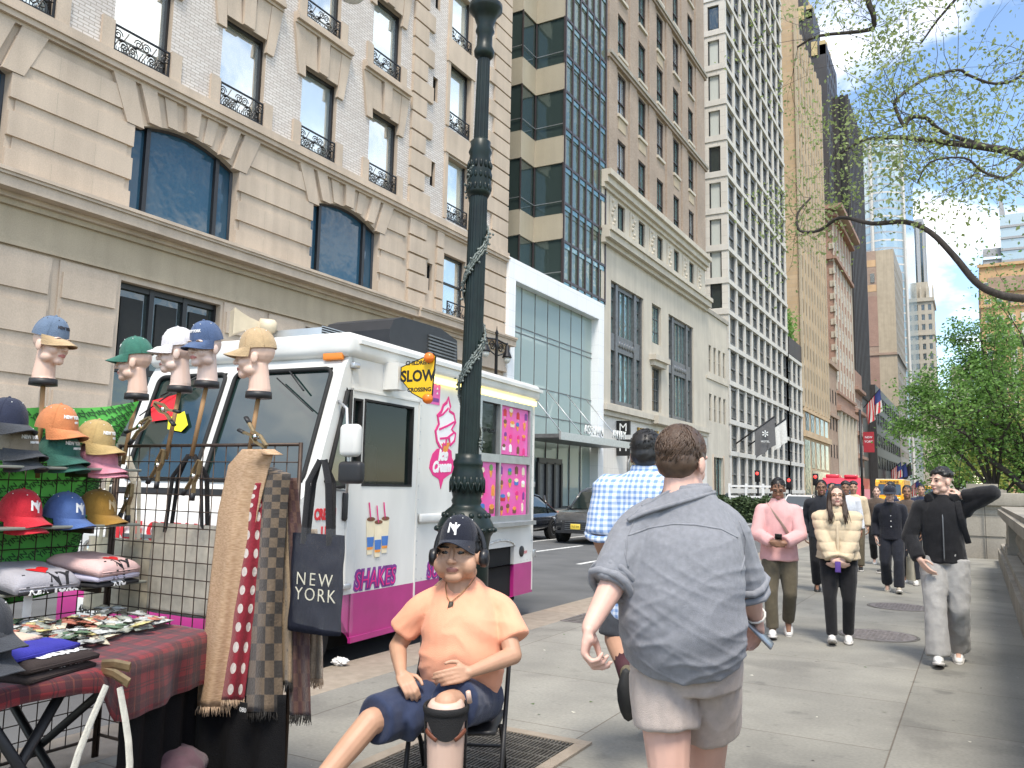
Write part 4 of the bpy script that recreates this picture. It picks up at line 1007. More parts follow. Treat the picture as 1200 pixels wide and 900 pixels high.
# cab: windshield surround, brow, cowl, nose
def band(a,b,m,t0=0.0,t1=2.45):g.quad((a[0],t0,a[1]),(a[0],t1,a[1]),(b[0],t1,b[1]),(b[0],t0,b[1]),m)
ws=lambda f:(-.60+.37*f,1.50+1.10*f) # along the raked windshield
prof=[(-1.02,.57),(-1.04,1.05),(-.98,1.28),(-.78,1.40),ws(0)]
for i in range(len(prof)-1):band(prof[i],prof[i+1],WHT)
band((-1.02,.57),(-1.0,.2),MG)
band(ws(0),ws(.045),WHT);band(ws(1),(-.16,2.72),WHT);band((-.16,2.72),(-.08,2.86),WHT)
for t0,t1 in((0,.13),(1.28,1.40),(2.30,2.45)):band(ws(.04),ws(1),WHT,t0,t1)
for t in(0,2.45): # side of the nose and A pillar
    sg=0
    g.add([(-1.02,t,.57),(-1.04,t,1.05),(-.98,t,1.28),(-.78,t,1.40),(-.60,t,1.50),(-.13,t,1.50),(-.13,t,.57)],[tuple(range(7))],WHT)
    g.add([(-.60,t,1.50),(-.23,t,2.60),(-.16,t,2.72),(-.08,t,2.86),(-.13,t,2.42),(-.13,t,2.36),(-.19,t,2.42),(-.46,t,1.56),(-.13,t,1.50)],[(0,1,6,7),(1,2,3,4,5,6),(0,7,8)],WHT)
    g.add([(-.13,t,.57),(-1.02,t,.57),(-1.0,t,.45),(-.72,t,.62),(-.35,t,.62),(-.02,t,.17),(.02,t,.17),(.02,t,.57)],[(0,1,2,3,4,5,6,7)],MG)
g.bbox(-.24,4.12,-.05,2.50,2.70,2.93,WHT,.07,seg=4)
g.box(-.1,4.12,-.075,-.045,2.83,2.87,WHT)
g.bbox(1.08,2.34,-.05,0,1.16,1.26,WHT,.03,seg=3)
for s_ in(1.06,2.32,4.0):g.box(s_-.012,s_+.012,-.006,.0,.2,2.7,WHT)
for i in range(30):g.sph((1.1+i*.098,-.002,2.69),.007,'steel',6,4);g.sph((1.1+i*.098,-.002,.60),.006,'steel',6,4)if not 14<i<26 else None
for s_ in(1.09,2.3,3.96):
    for k in range(14):g.sph((s_,-.002,.7+k*.14),.006,'steel',6,4)
g.box(1.05,2.6,.02,.06,.2,.57,'black_plastic')
g.build('body',TK)
g=MB();g.box(-.95,4.0,.25,2.2,.05,.5,'pit_black');g.box(2.5,3.56,.05,2.4,.17,.95,'pit_black');g.box(-.95,-.05,.12,2.3,.3,1.0,'pit_black');g.build('chassis',TK)
g=MB();g.box(.0,4.0,.06,2.4,.45,.5,'black_plastic');g.box(1.4,1.45,.03,2.4,.5,2.7,'interior_dark');g.box(.0,3.98,2.35,2.4,.5,2.7,'interior_dark');g.box(-.9,1.4,.03,2.4,.95,1.0,'black_plastic');g.box(-.75,-.35,.1,2.35,1.2,1.48,'black_plastic')
g.bbox(.25,.75,.35,.85,.9,1.25,'seat_black',.06);g.bbox(.68,.85,.33,.87,1.1,1.95,'seat_black',.06);g.bbox(.7,.84,.42,.78,1.95,2.2,'seat_black',.05);g.lathe([(.2,0),(.22,.02),(.2,.04)],'seat_black',16,(-.1,.6,1.45));g.build('cab_interior',TK)
# windshield
for a,b in((.13,1.28),(1.40,2.30)):
    g=MB();p0,p1=ws(.05),ws(.985)
    rr=.07;pts=[]
    for(ct,cf,a0)in((a+rr,.05+.06,180),(b-rr,.05+.06,270),(b-rr,.985-.06,0),(a+rr,.985-.06,90)):
        for k in range(5):
            an=R_(a0+k*22.5);tt_=ct+rr*math.cos(an);f=cf+.06*math.sin(an);q=ws(f);pts.append((q[0]+.01,tt_,q[1]))
    g.add(pts,[tuple(range(len(pts)))],'windshield_glass')
    g.tube([V(p)+V((-.015,0,.005))for p in pts],.022,'rubber',6,closed=True)
    wsx=g.build('windshield',TK)
    g=MB();c=(a+b)/2;q0,q1=ws(.62),ws(.95);
    g.tube([(ws(.98)[0]-.03,c-.1,ws(.98)[1]),(ws(.8)[0]-.05,c-.35 if a<1 else c+.3,ws(.8)[1])],.009,'black_plastic',5);g.tube([(ws(.92)[0]-.06,c-.0,ws(.92)[1]),(ws(.62)[0]-.05,c-.52 if a<1 else c+.5,ws(.62)[1])],.007,'black_plastic',5)
    g.build('wiper',wsx)
def onws(u,v):
    o=EYE;r=ray(u,v);Rm=M.Rotation(R_(-93.73),3,'Z');o2=Rm@(o-V((-4.96,5.97,0)));d2=Rm@r
    # plane through ws line
    nrm=V((1.10,0,-.37));p=V((-.60,0,1.50));k=(p-o2).dot(nrm)/d2.dot(nrm);return o2+d2*k
q=[onws(*a)for a in((178,470),(210,462),(210,490),(179,494))]
g=MB();g.add([V(p)+V((-.016,0,0))for p in q],[(0,1,2,3)],'sticker_red');g.build('sticker',TK)
q=[onws(*a)for a in((199,490),(218,482),(222,498),(214,506),(198,503))]
g=MB();g.add([V(p)+V((-.018,0,0))for p in q],[(0,1,2,3,4)],'sticker_yellow');g.build('sticker',TK)
# door
dr=MB();tsheet(dr,-.13,1.05,.57,2.42,[(-.10,.045,1.74,2.33),(.075,.93,1.53,2.34)],WHT,-.012,.05);tsheet(dr,-.02,1.03,.14,.57,[],MG,-.012)
dr.box(-.02,1.03,-.03,0,.14,.19,MG)
for a in((-.13,-.11,.6,2.42),(1.03,1.05,.17,2.42)):dr.box(a[0],a[1],-.022,0,a[2],a[3],WHT)
dr.box(-.13,1.05,-.022,0,2.40,2.42,WHT);dr.box(1.046,1.056,-.014,.02,.18,2.42,'black_plastic')
door=dr.build('door',TK)
for a in((-.10,.045,1.74,2.33),(.075,.93,1.53,2.34)):
    g=MB();g.quad((a[0],.02,a[2]),(a[1],.02,a[2]),(a[1],.02,a[3]),(a[0],.02,a[3]),'cab_glass')
    for b in((a[0],a[0]+.02,a[2],a[3]),(a[1]-.02,a[1],a[2],a[3])):g.box(b[0],b[1],-.02,.03,b[2],b[3],'rubber')
    for b in((a[0]+.02,a[1]-.02,a[2],a[2]+.02),(a[0]+.02,a[1]-.02,a[3]-.02,a[3])):g.box(b[0],b[1],-.018,.03,b[2],b[3],'rubber')
    g.build('window',door)
g=MB();g.bbox(-.19,-.12,-.03,.01,1.22,1.48,'black_plastic',.025,seg=3);g.build('handle',door)
g=MB();q=[(-.44,1.55),(-.20,2.38),(-.15,2.40),(-.15,1.62),(-.19,1.53),(-.40,1.50)]
g.add([(a,-.012,b)for a,b in q],[tuple(range(len(q)))],'windshield_glass');g.tube([(a,-.016,b)for a,b in q],.02,'rubber',6,closed=True);g.build('quarter_window',TK)
# panel lettering and shakes picture
fs=lambda s,z,e=-.016:frame((s,e,z),(1,0,0),(0,0,1),(0,-1,0))
words('SHAKES',.235,'art_purple',fs(.355,.67,-.013),'lettering',door,.002,.02,.15,.82);words('SHAKES',.235,'art_pink',fs(.36,.665,-.016),'lettering',door,.002,-.004,.15,.82)
words('SUNDAES',.235,'art_purple',fs(1.72,.66,-.002),'lettering',TK,.002,.02,.15,.82);words('SUNDAES',.235,'art_pink',fs(1.725,.655,-.005),'lettering',TK,.002,-.004,.15,.82)
words('CREAM',.13,'art_red',fs(-.42,1.28,-.004),'lettering',TK,.002,.006,0,.7);words('LLC',.12,'art_red',fs(-.38,1.13,-.004),'lettering',TK,.002,.006,0,.9)
words('US DOT',.05,'art_red',fs(3.75,.70,-.004),'lettering',TK,.001)
g=MB()
for k,(c,h)in enumerate(((.24,0),(.36,-.03),(.48,.0))):
    y=-.016-.004*(k==1)
    def pq(poly,m,e=.003):g.prism(poly,e,m,frame((0,y,0),(1,0,0),(0,0,1),(0,-1,0)))
    pq([(c-.04,.90+h),(c+.04,.90+h),(c+.07,1.22+h),(c-.07,1.22+h)],'art_cream');
    y-=.003;pq([(c-.045,.97+h),(c+.045,.97+h),(c+.055,1.06+h),(c-.055,1.06+h)],'art_blue');pq([(c-.042,.945+h),(c+.042,.945+h),(c+.044,.968+h),(c-.044,.968+h)],'art_orange')
    pq([(c+.065*math.cos(a*.5),1.225+h+.02*math.sin(a*.5))for a in range(13)],'art_brown');pq([(c-.01,1.22+h),(c+.005,1.22+h),(c-.03,1.38+h),(c-.045,1.38+h)],'art_pink')
g.build('shakes_picture',door)
# soft serve logo
def tz(u,v):
    r=ray(u,v);Rm=M.Rotation(R_(-93.73),3,'Z');o2=Rm@(EYE-V((-4.96,5.97,0)));d2=Rm@r;k=-o2.y/d2.y;p=o2+d2*k;return(p.x,p.z)
def zz(x,y):return tz(240+x/3.0,340+y/3.0)
swirl=[(855,378),(862,410),(858,425),(874,436),(880,465),(866,490),(880,505),(876,530),(862,545),(858,520),(848,520),(845,545),(838,540),(832,560),(822,545),(815,530),(810,495),(822,470),(817,440),(830,428),(838,405),(850,395)]
g=MB()
pl=[zz(*p)for p in swirl];fm=frame((0,-.002,0),(1,0,0),(0,0,1),(0,-1,0))
g.prism(pl,.003,'art_white',fm)
def stroke(g,pts,r,m,e=-.006,closed=False):g.tube([(p[0],e,p[1])for p in pts],[(r,.003)]*len(pts),m,6,False,ref=(1,0,0),closed=closed)
def flatstroke(g,pts,r,m,e=.006,closed=False):
    P_=[V((p[0],p[1],0))for p in pts];n=len(P_);A_=[];B_=[]
    for i in range(n):
        t=(P_[(i+1)%n]-P_[i-1])if closed else(P_[min(i+1,n-1)]-P_[max(i-1,0)]);t.normalize();nn=V((-t.y,t.x,0));rr=r[i]if hasattr(r,'__len__')else r;A_.append(P_[i]+nn*rr);B_.append(P_[i]-nn*rr)
    for i in range(n if closed else n-1):
        j=(i+1)%n;g.prism([(A_[i].x,A_[i].y),(B_[i].x,B_[i].y),(B_[j].x,B_[j].y),(A_[j].x,A_[j].y)],e,m,fm)
flatstroke(g,pl,.017,'art_pink',.006,True)
for c in([(855,415),(835,437),(818,445)],[(878,462),(850,478),(822,490)],[(876,500),(850,520),(825,522)]):flatstroke(g,[zz(*p)for p in c],.012,'art_pink',.007)
g.prism([zz(830,540),zz(862,535),zz(850,570),zz(838,570)],.004,'art_orange',fm);
blob=[(800,575),(815,558),(850,552),(866,565),(868,590),(878,610),(872,640),(850,655),(838,665),(828,700),(822,665),(800,650),(788,625),(792,600)]
g.prism([zz(*p)for p in blob],.003,'art_pink',fm)
g.build('logo',TK)
p=zz(835,580);words('Ice',.165,'art_white',frame((p[0],-.006,p[1]),(1,0,.05),(0,0,1),(0,-1,0)),'lettering',TK,.002,.012,.3)
p=zz(831,622);words('Cream',.155,'art_white',frame((p[0],-.006,p[1]),(1,0,.05),(0,0,1),(0,-1,0)),'lettering',TK,.002,.01,.3,.92)
g=MB();g.prism([(1.18,2.41),(1.46,2.41),(1.47,2.67),(1.18,2.67)],.003,'menu_pink',fm);g.prism([(1.2,2.44),(1.44,2.44),(1.44,2.48),(1.2,2.48)],.005,'art_purple',fm)
for k in range(6):g.prism([(1.24+.14*(k%2),2.5+k*.025),(1.30+.12*(k%2),2.5+k*.025),(1.29+.12*(k%2),2.53+k*.025)],.005,'art_white',fm)
g.build('poster',TK)
# service window with menu boards
random.seed(8)
def menu(s0,s1,z0,z1,rows):
    g=MB();g.box(s0,s1,-.004,.03,z0,z1,'menu_pink')
    n=max(2,int((s1-s0)/.17))
    cols_=['art_white','art_brown','art_red','art_cream','art_orange','art_green','art_purple','art_pink','art_blue']
    for j in range(rows):
        for i in range(n):
            x=s0+(s1-s0)*(i+.5+random.uniform(-.2,.2))/n;z=z0+(z1-z0)*(j+.45+random.uniform(-.12,.12))/rows;w_=random.uniform(.035,.06);h_=(z1-z0)/rows*.38;k=random.randint(0,2);a,b=random.sample(cols_,2)
            f2=frame((0,-.0045,0),(1,0,0),(0,0,1),(0,-1,0))
            if k==0:g.prism([(x-w_*.2,z-h_),(x+w_*.2,z-h_),(x+w_,z),(x-w_,z)],.003,'art_orange',f2);g.prism([(x+w_*math.cos(q*.7),z+h_*.45+h_*.5*math.sin(q*.7))for q in range(9)],.004,a,f2)
            elif k==1:g.prism([(x-w_*.8,z-h_*.7),(x+w_*.8,z-h_*.7),(x+w_*.8,z+h_*.6),(x,z+h_),(x-w_*.8,z+h_*.6)],.003,a,f2);g.prism([(x-.006,z-h_*1.1),(x+.006,z-h_*1.1),(x+.006,z-h_*.7),(x-.006,z-h_*.7)],.003,'art_cream',f2)
            else:g.prism([(x-w_,z-h_*.6),(x+w_,z-h_*.6),(x+w_*1.2,z+h_*.2),(x-w_*1.2,z+h_*.2)],.003,a,f2);g.prism([(x+w_*1.1*math.cos(q*.7),z+h_*.4+h_*.4*math.sin(q*.7))for q in range(9)],.004,b,f2)
    return g.build('menu_board',TK)
menu(2.99,3.79,1.95,2.56,4);menu(2.93,3.77,1.19,1.84,4);menu(2.42,2.86,1.19,1.84,3)
g=MB()
for b in((2.36,2.41),(2.90,2.94),(3.80,3.87)):g.box(b[0],b[1],-.035,.03,1.16,2.6,'steel')
for b in((1.1,1.19),(1.84,1.94),(2.56,2.63)):g.box(2.34,3.88,-.034,.029,b[0],b[1],'steel')
g.box(2.34,3.9,-.10,-.0,1.06,1.11,'steel');g.build('window_frame',TK)
g=MB();g.quad((2.41,.02,1.94),(2.90,.02,1.94),(2.90,.02,2.56),(2.41,.02,2.56),'cab_glass');g.build('service_window',TK)
words('NOW OPEN',.075,'letter_black',fs(2.65,2.22,.014),'lettering',TK,.001)
g=MB();g.box(1.02,3.98,-.045,-.006,2.635,2.70,'led_warm');g.build('light_strip',TK)
# signs, lamps, mirrors and roof gear
g=MB();g.box(.38,.54,-.17,.0,2.46,2.72,WHT);g.build('sign_bracket',TK)
sl_=MB();yp=lambda u,v:(u,v)
poly=[(-.17,2.68),(-.53,2.80),(-.56,2.78),(-.53,2.34),(-.50,2.32),(-.30,2.42),(-.17,2.56)]
sl_.prism(poly,.012,'letter_black',frame((.42,0,0),(0,1,0),(0,0,1),(1,0,0)));
cy_=sum(p[0]for p in poly)/7;cz_=sum(p[1]for p in poly)/7
sl_.prism([(cy_+(p[0]-cy_)*.94,cz_+(p[1]-cz_)*.94)for p in poly],.004,'sign_yellow',frame((.416,0,0),(0,1,0),(0,0,1),(1,0,0)))
ss=sl_.build('slow_sign',TK)
fw_=lambda t,z:frame((.4155,t,z),(0,-1,0),(0,0,1),(-1,0,0))
words('SLOW',.15,'letter_black',fw_(-.37,2.58),'lettering',ss,.001,.005,0,.9);words('CHILDREN',.055,'letter_black',fw_(-.36,2.71),'lettering',ss,.001,.002);words('CROSSING',.055,'letter_black',fw_(-.39,2.45),'lettering',ss,.001,.002)
for z in(2.75,2.36):
    g=MB();g.lathe([(.05,0),(.05,.02),(.045,.04),(.02,.055)],'orange_lamp',14,mx=frame((.41,-.50,z),(0,1,0),(0,0,1),(-1,0,0)));g.build('lamp',ss)
g=MB();g.bbox(-.15,-.11,.04,.26,2.68,2.75,'amber',.01,mx=M.Translation((-.08,0,-.01)));g.build('marker_lamp',TK)
g=MB();g.tube([(-.30,0,2.28),(-.42,-.18,2.2),(-.44,-.24,1.7),(-.40,-.2,1.48),(-.3,0,1.5)],.014,'steel',6);g.build('mirror_arm',TK)
g=MB();g.bbox(-.50,-.40,-.36,-.16,1.78,2.06,WHT,.045,seg=4);g.build('mirror',TK)
g=MB();g.bbox(-.50,-.40,-.40,-.16,1.55,1.74,'black_plastic',.04,seg=4);g.build('mirror',TK)
g=MB()
prof=[(1.2,2.93),(1.2,3.24),(1.28,3.36),(1.45,3.42),(2.3,3.44),(2.7,3.36),(2.74,2.93)]
g.prism(prof,.9,'black_plastic',frame((0,.5+.9,0),(1,0,0),(0,0,1),(0,-1,0)))
for k in range(9):g.box(2.0,2.66,.48,.5,2.98+k*.04,2.998+k*.04,'metal_grey')
g.build('air_conditioner',TK)
g=MB();g.box(.35,1.12,.75,1.6,2.93,3.12,'steel')
for k in range(30):g.box(.36+k*.025,.372+k*.025,.74,.75,3.0,3.13,'black_plastic')
for k in range(6):g.box(.35,1.12,.738,.751,3.0+k*.025,3.008+k*.025,'steel')
g.build('roof_vent',TK)
g=MB();g.lathe([(.19,0),(.185,.012),(.15,.06),(.09,.16),(.05,.26),(.05,.36),(.03,.37)],'horn_beige',4,mx=frame((0,1.62,3.16),(-.6,-.8,0),(0,0,1),(.8,-.6,0))@M.Rotation(R_(45),4,'Z'),smooth=False);g.lathe([(.075,.28),(.075,.42),(.05,.45)],'horn_beige',18,mx=frame((0,1.62,3.16),(-.6,-.8,0),(0,0,1),(.8,-.6,0)));g.box(.18,.24,1.44,1.48,2.9,3.12,'horn_beige');g.build('horn_speaker',TK)
g=MB();g.bbox(-1.09,-.99,-.0,2.45,.24,.56,MG,.02);g.box(-1.14,-1.08,.3,2.2,.02,.18,'black_plastic');g.build('bumper',TK)
g=MB();g.bbox(-1.105,-1.088,1.82,2.15,.33,.50,'plate_white',.006);lp=g.build('license_plate',TK)
words('45427·VE',.095,'letter_black',frame((-1.107,1.985,.405),(0,-1,0),(0,0,1),(-1,0,0)),'lettering',lp,.001,.003,0,.72)
g=MB()
for t in(.35,2.1):g.lathe([(.11,0),(.11,.03),(.05,.05)],'chrome',18,mx=frame((-1.03,t,.9),(0,1,0),(0,0,1),(-1,0,0)))
for k in range(6):g.box(-1.06,-1.0,.75,1.7,.75+k*.06,.78+k*.06,'metal_grey')
g.build('headlamp',TK)
words('ICE CREAM',.22,'art_red',frame((-1.05,1.25,1.1),(0,-1,0),(0,0,1),(-1,0,0)),'lettering',TK,.002,.01)
def wheel(parent,c,r,w_,ax,nm='wheel',hubm='hub_white'):
    """c centre of the outer face, ax outward axis"""
    ax=V(ax);x=V((0,0,1)).cross(ax).normalized();mx=frame(c,x,V((0,0,1)),ax)
    g=MB();g.lathe([(r*.6,-w_),(r*.95,-w_),(r,-w_*.8),(r,-w_*.2),(r*.95,0),(r*.62,0),(r*.6,-.02)],'rubber',28,mx=mx);o=g.build(nm,parent)
    g=MB();g.lathe([(r*.6,-.03),(r*.58,-.005),(r*.45,-.03),(r*.2,-.02),(r*.18,.01),(.001,.012)],hubm,24,mx=mx)
    for k in range(8):a=k*math.pi/4;g.sph(mx@V((r*.32*math.cos(a),r*.32*math.sin(a),-.02)),r*.05,'pit_black',6,4)
    g.build('rim',o)
for s_ in(-.55,3.0):
    wheel(TK,(s_,.08,.25),.38,.24,(0,-1,0));wheel(TK,(s_,2.37,.25),.38,.24,(0,1,0))
g=MB();g.lathe([(.07,0),(.07,.01),(.03,.012)],'black_plastic',16,mx=frame((3.66,.0,.72),(1,0,0),(0,0,1),(0,-1,0)));g.build('fuel_cap',TK)
g=MB();g.bbox(4.0,4.1,-.02,.04,.62,.72,'steel',.008);g.build('rear_hinge',TK);g=MB();g.bbox(4.0,4.08,.0,.04,1.55,1.62,'steel',.006);g.build('rear_hinge',TK);g=MB();g.box(3.98,4.2,.1,2.35,.25,.4,'black_plastic');g.build('rear_bumper',TK)
g=MB()
for z in(.62,2.6):g.bbox(-.16,-.06,-.05,.0,z,z+.05,'steel',.01)
g.build('hinge',TK)
TK.location=(-4.96,5.97,0);TK.rotation_euler=(0,0,R_(93.73))
# ------------------------------------------------------------------ cars
mat('paint_black',(.012,.014,.02),.18,var=.05,coat=1.0);mat('paint_grey',(.055,.057,.06),.25,.3,.05,coat=.8);mat('paint_dark',(.03,.032,.035),.2,var=.05,coat=1.0);mat('paint_white',(.7,.7,.7),.25,var=.03,coat=.8);mat('headlight',(.7,.72,.75),.08,.3,.05);mat('taillight',(.5,.01,.01),.2);mat('plate_yellow',(.75,.55,.08),.4)
glassmat('car_glass',(.012,.02,.02),.03,.002)
def car(name,label,loc,rz,paint,L_=4.7,W_=1.86,H_=1.65,suv=True,plate=None,emblem=False,cat='car'):
    """local: x forward, y left"""
    t=thing(name,label,cat)
    hl=L_/2;hw=W_/2
    zb=.95 if suv else .85;zh=1.02 if suv else .82
    st=[(-hl,.55,.8,.62,.80),(-hl+.12,.40,zb-.02,.3,.9),(-hl+.35,.32,zb+.02,.3,.97),(-hl+.75,.3,zb+.03,.28,1),(0,.28,zb,.26,1),(hl-1.45,.28,zh-.02,.26,1),(hl-.55,.3,zh-.06,.28,.97),(hl-.2,.34,zh-.16,.32,.88),(hl,.45,zh-.32,.42,.72)]
    g=MB();rings=[]
    for(x,z0,z1,_,wf)in st:
        w_=hw*wf
        rings.append([(x,-w_*.9,z0),(x,-w_*.99,z0+.12),(x,-w_,(z0+z1)/2),(x,-w_*.96,z1-.05),(x,-w_*.86,z1),(x,0,z1+.03),(x,w_*.86,z1),(x,w_*.96,z1-.05),(x,w_,(z0+z1)/2),(x,w_*.99,z0+.12),(x,w_*.9,z0)])
    vs=[p for r in rings for p in r];n=11
    fs=[(i*n+j,i*n+j+1,(i+1)*n+j+1,(i+1)*n+j)for i in range(len(st)-1)for j in range(n-1)]+[tuple(range(n)),tuple((len(st)-1)*n+j for j in range(n))]+[(i*n,(i+1)*n,(i+1)*n+n-1,i*n+n-1)for i in range(len(st)-1)]
    g.add(vs,fs,paint,True);b=g.build('body',t)
    # cabin
    if suv:cab=[(-hl+.15,.0,zb),(-hl+.55,.9,H_-.06),(-.9,1,H_),(.15,1,H_-.03),(.55,.85,H_-.14),(hl-1.35,.0,zh)]
    else:cab=[(-hl+.55,0,zb),(-.95,.9,H_-.08),(-.4,1,H_),(.2,1,H_-.02),(.5,.9,H_-.1),(hl-1.3,0,zh)]
    g=MB();gl=MB()
    R2=[]
    for(x,f,z)in cab:
        wb=hw*.92;wt=hw*.72;zz0=zb-.03
        R2.append(((x,-(wb+(wt-wb)*f),z),(x,(wb+(wt-wb)*f),z)))
    base=[(cab[0][0],zb),(cab[-1][0],zh)]
    for i in range(len(cab)-1):
        a,c=R2[i],R2[i+1]
        top=1<=i<=len(cab)-3
        (g if top else gl).add([a[0],a[1],c[1],c[0]],[(0,1,2,3)],paint if top else 'car_glass')
    for sgn,k in((-1,0),(1,1)):
        pts=[R2[i][k]for i in range(len(cab))];lo0=(cab[0][0],sgn*hw*.92,zb-.03);lo1=(cab[-1][0],sgn*hw*.92,zh-.03)
        gl.add([lo0]+pts+[lo1],[tuple(range(len(pts)+2))],'car_glass')
        g.tube(pts,.035,paint,6)
        for x in(-.25,-hl+1.15):g.tube([(x,sgn*hw*.925,zb-.02),(x-.05,sgn*hw*.735,H_-.05)],.03,paint,5)
        g.bbox(.62,.85,sgn*(hw+.02)-.09,sgn*(hw+.02)+.09,zb-.02,zb+.14,paint,.03)
        for x in(.05,):g.bbox(x-.2,x,sgn*hw-.02,sgn*hw+.02,zb-.14,zb-.11,'chrome',.008)
    g.build('roof',t);gl.build('window',t)
    for x in(hl-.88,-hl+.85):
        for sgn in(-1,1):
            g=MB();g.lathe([(.40,-.03),(.40,.012),(.36,.014)],'pit_black',24,mx=frame((x,sgn*hw*.985,.34),(1,0,0),(0,0,1),(0,sgn,0)));g.build('wheel_arch',t)
            wheel(t,(x,sgn*hw*1.01,.34),.34,.22,(0,sgn,0),hubm='steel')
    g=MB();xh=hl-.02
    g.add([(hl-.0,-.42,zh-.38),(hl-.0,.42,zh-.38),(hl+.015,.5,zh-.62),(hl+.015,.26,.38),(hl+.015,-.26,.38),(hl+.015,-.5,zh-.62)],[(0,1,2,3,4,5)],'black_plastic')
    g.box(hl-.12,hl+.03,-hw*.7,hw*.7,.32,.40,'black_plastic')
    for k in range(5):g.box(hl+.01,hl+.025,-.36,.36,.42+k*.06,.435+k*.06,'metal_grey')
    g.build('grille',t)
    if emblem:g=MB();g.tube([(hl+.03,.09*math.cos(a*.5),zh-.5+.06*math.sin(a*.5))for a in range(12)],.008,'chrome',5,closed=True);g.tube([(hl+.03,.03,zh-.46),(hl+.03,.02,zh-.53),(hl+.03,-.06,zh-.52)],.008,'chrome',5);g.build('emblem',t)
    for sgn in(-1,1):
        g=MB();g.add([(hl-.04,sgn*hw*.50,zh-.34),(hl-.22,sgn*hw*.9,zh-.24),(hl-.24,sgn*hw*.9,zh-.36),(hl-.03,sgn*hw*.52,zh-.44),(hl+.0,sgn*hw*.5,zh-.4)],[(0,1,2,3,4)],'headlight');g.tube([(hl-.02,sgn*hw*.5,zh-.36),(hl-.22,sgn*hw*.92,zh-.27)],.03,'headlight',6);g.build('headlight',t)
        g=MB();g.bbox(-hl-.02,-hl+.12,sgn*hw*.72-.14,sgn*hw*.72+.14,.72,.86,'taillight',.02);g.build('taillight',t)
    if plate:g=MB();g.bbox(hl+.03,hl+.045,-.16,.16,.44,.6,plate,.005);pl_=g.build('license_plate',t);words('TLC 204',.07,'letter_black',frame((hl+.047,0,.52),(0,1,0),(0,0,1),(1,0,0)),'lettering',pl_,.001)
    t.location=loc;t.rotation_euler=(0,0,rz);return t
car('parked_car','grey sport utility vehicle with black grille and yellow plate facing the camera',(-10.4,25.1,RZ),R_(-91.5),'paint_grey',4.7,1.9,1.68,True,'plate_yellow',True)
car('parked_car','black sedan showing its side just past the back of the ice cream truck',(-13.0,22.95,RZ),R_(-90),'paint_black',4.9,1.86,1.45,False)
car('parked_car','dark car in the lane behind the black sedan, only its windshield and roof in view',(-13.1,31.4,RZ),R_(-90),'paint_dark',4.7,1.86,1.62,True)
car('parked_car','white car partly hidden behind the woman in pink and the man in dark jacket',(-9.2,52,RZ),R_(-90),'paint_white',4.6,1.85,1.5,False)
car('parked_car','dark grey sedan waiting far off beside the white railing',(-15.5,62,RZ),R_(-90),'paint_dark',4.6,1.85,1.48,False)
# red van
mat('van_red',(.62,.03,.06),.3,var=.08,coat=.5);mat('van_pink',(.75,.2,.3),.35,var=.1);mat('bus_yellow',(.80,.38,.01),.35,var=.06,coat=.4);mat('bus_white',(.72,.72,.7),.4)
VN=thing('red_van','red and pink food van with raised roof boxes parked at the kerb beyond the people','van')
g=MB();pr=[(0,.35),(-.05,.9),(.12,1.45),(.75,2.25),(1.0,2.5),(5.2,2.52),(5.25,.35)]
g.prism(pr,2.05,'van_red',frame((0,2.05,0),(1,0,0),(0,0,1),(0,-1,0)));g.box(.9,5.1,-.012,0,.9,1.9,'van_pink');g.bbox(.9,1.9,.2,.9,2.5,2.68,'van_red',.05);g.bbox(1.0,2.4,1.2,1.9,2.5,2.7,'van_red',.05);g.build('body',VN)
g=MB();g.quad((.13,.2,1.42),(.13,1.85,1.42),(.70,1.75,2.15),(.70,.3,2.15),'car_glass');
for p in list(g.v):pass
g.v=[(p[0]-.035,p[1],p[2]+.02)for p in g.v];g.build('windshield',VN)
g=MB();g.box(1.2,2.1,-.02,0,1.35,2.1,'car_glass');g.build('window',VN)
g=MB();g.box(-.07,.0,.3,1.75,.6,.85,'black_plastic');g.build('grille',VN)
for t_ in(.25,1.8):g=MB();g.bbox(-.08,.04,t_-.16,t_+.16,.9,1.08,'headlight',.03);g.build('headlight',VN)
for s_ in(.9,4.2):wheel(VN,(s_,.0,.33),.33,.2,(0,-1,0));wheel(VN,(s_,2.05,.33),.33,.2,(0,1,0))
VN.location=(-5.65,49.5,RZ);VN.rotation_euler=(0,0,R_(90))
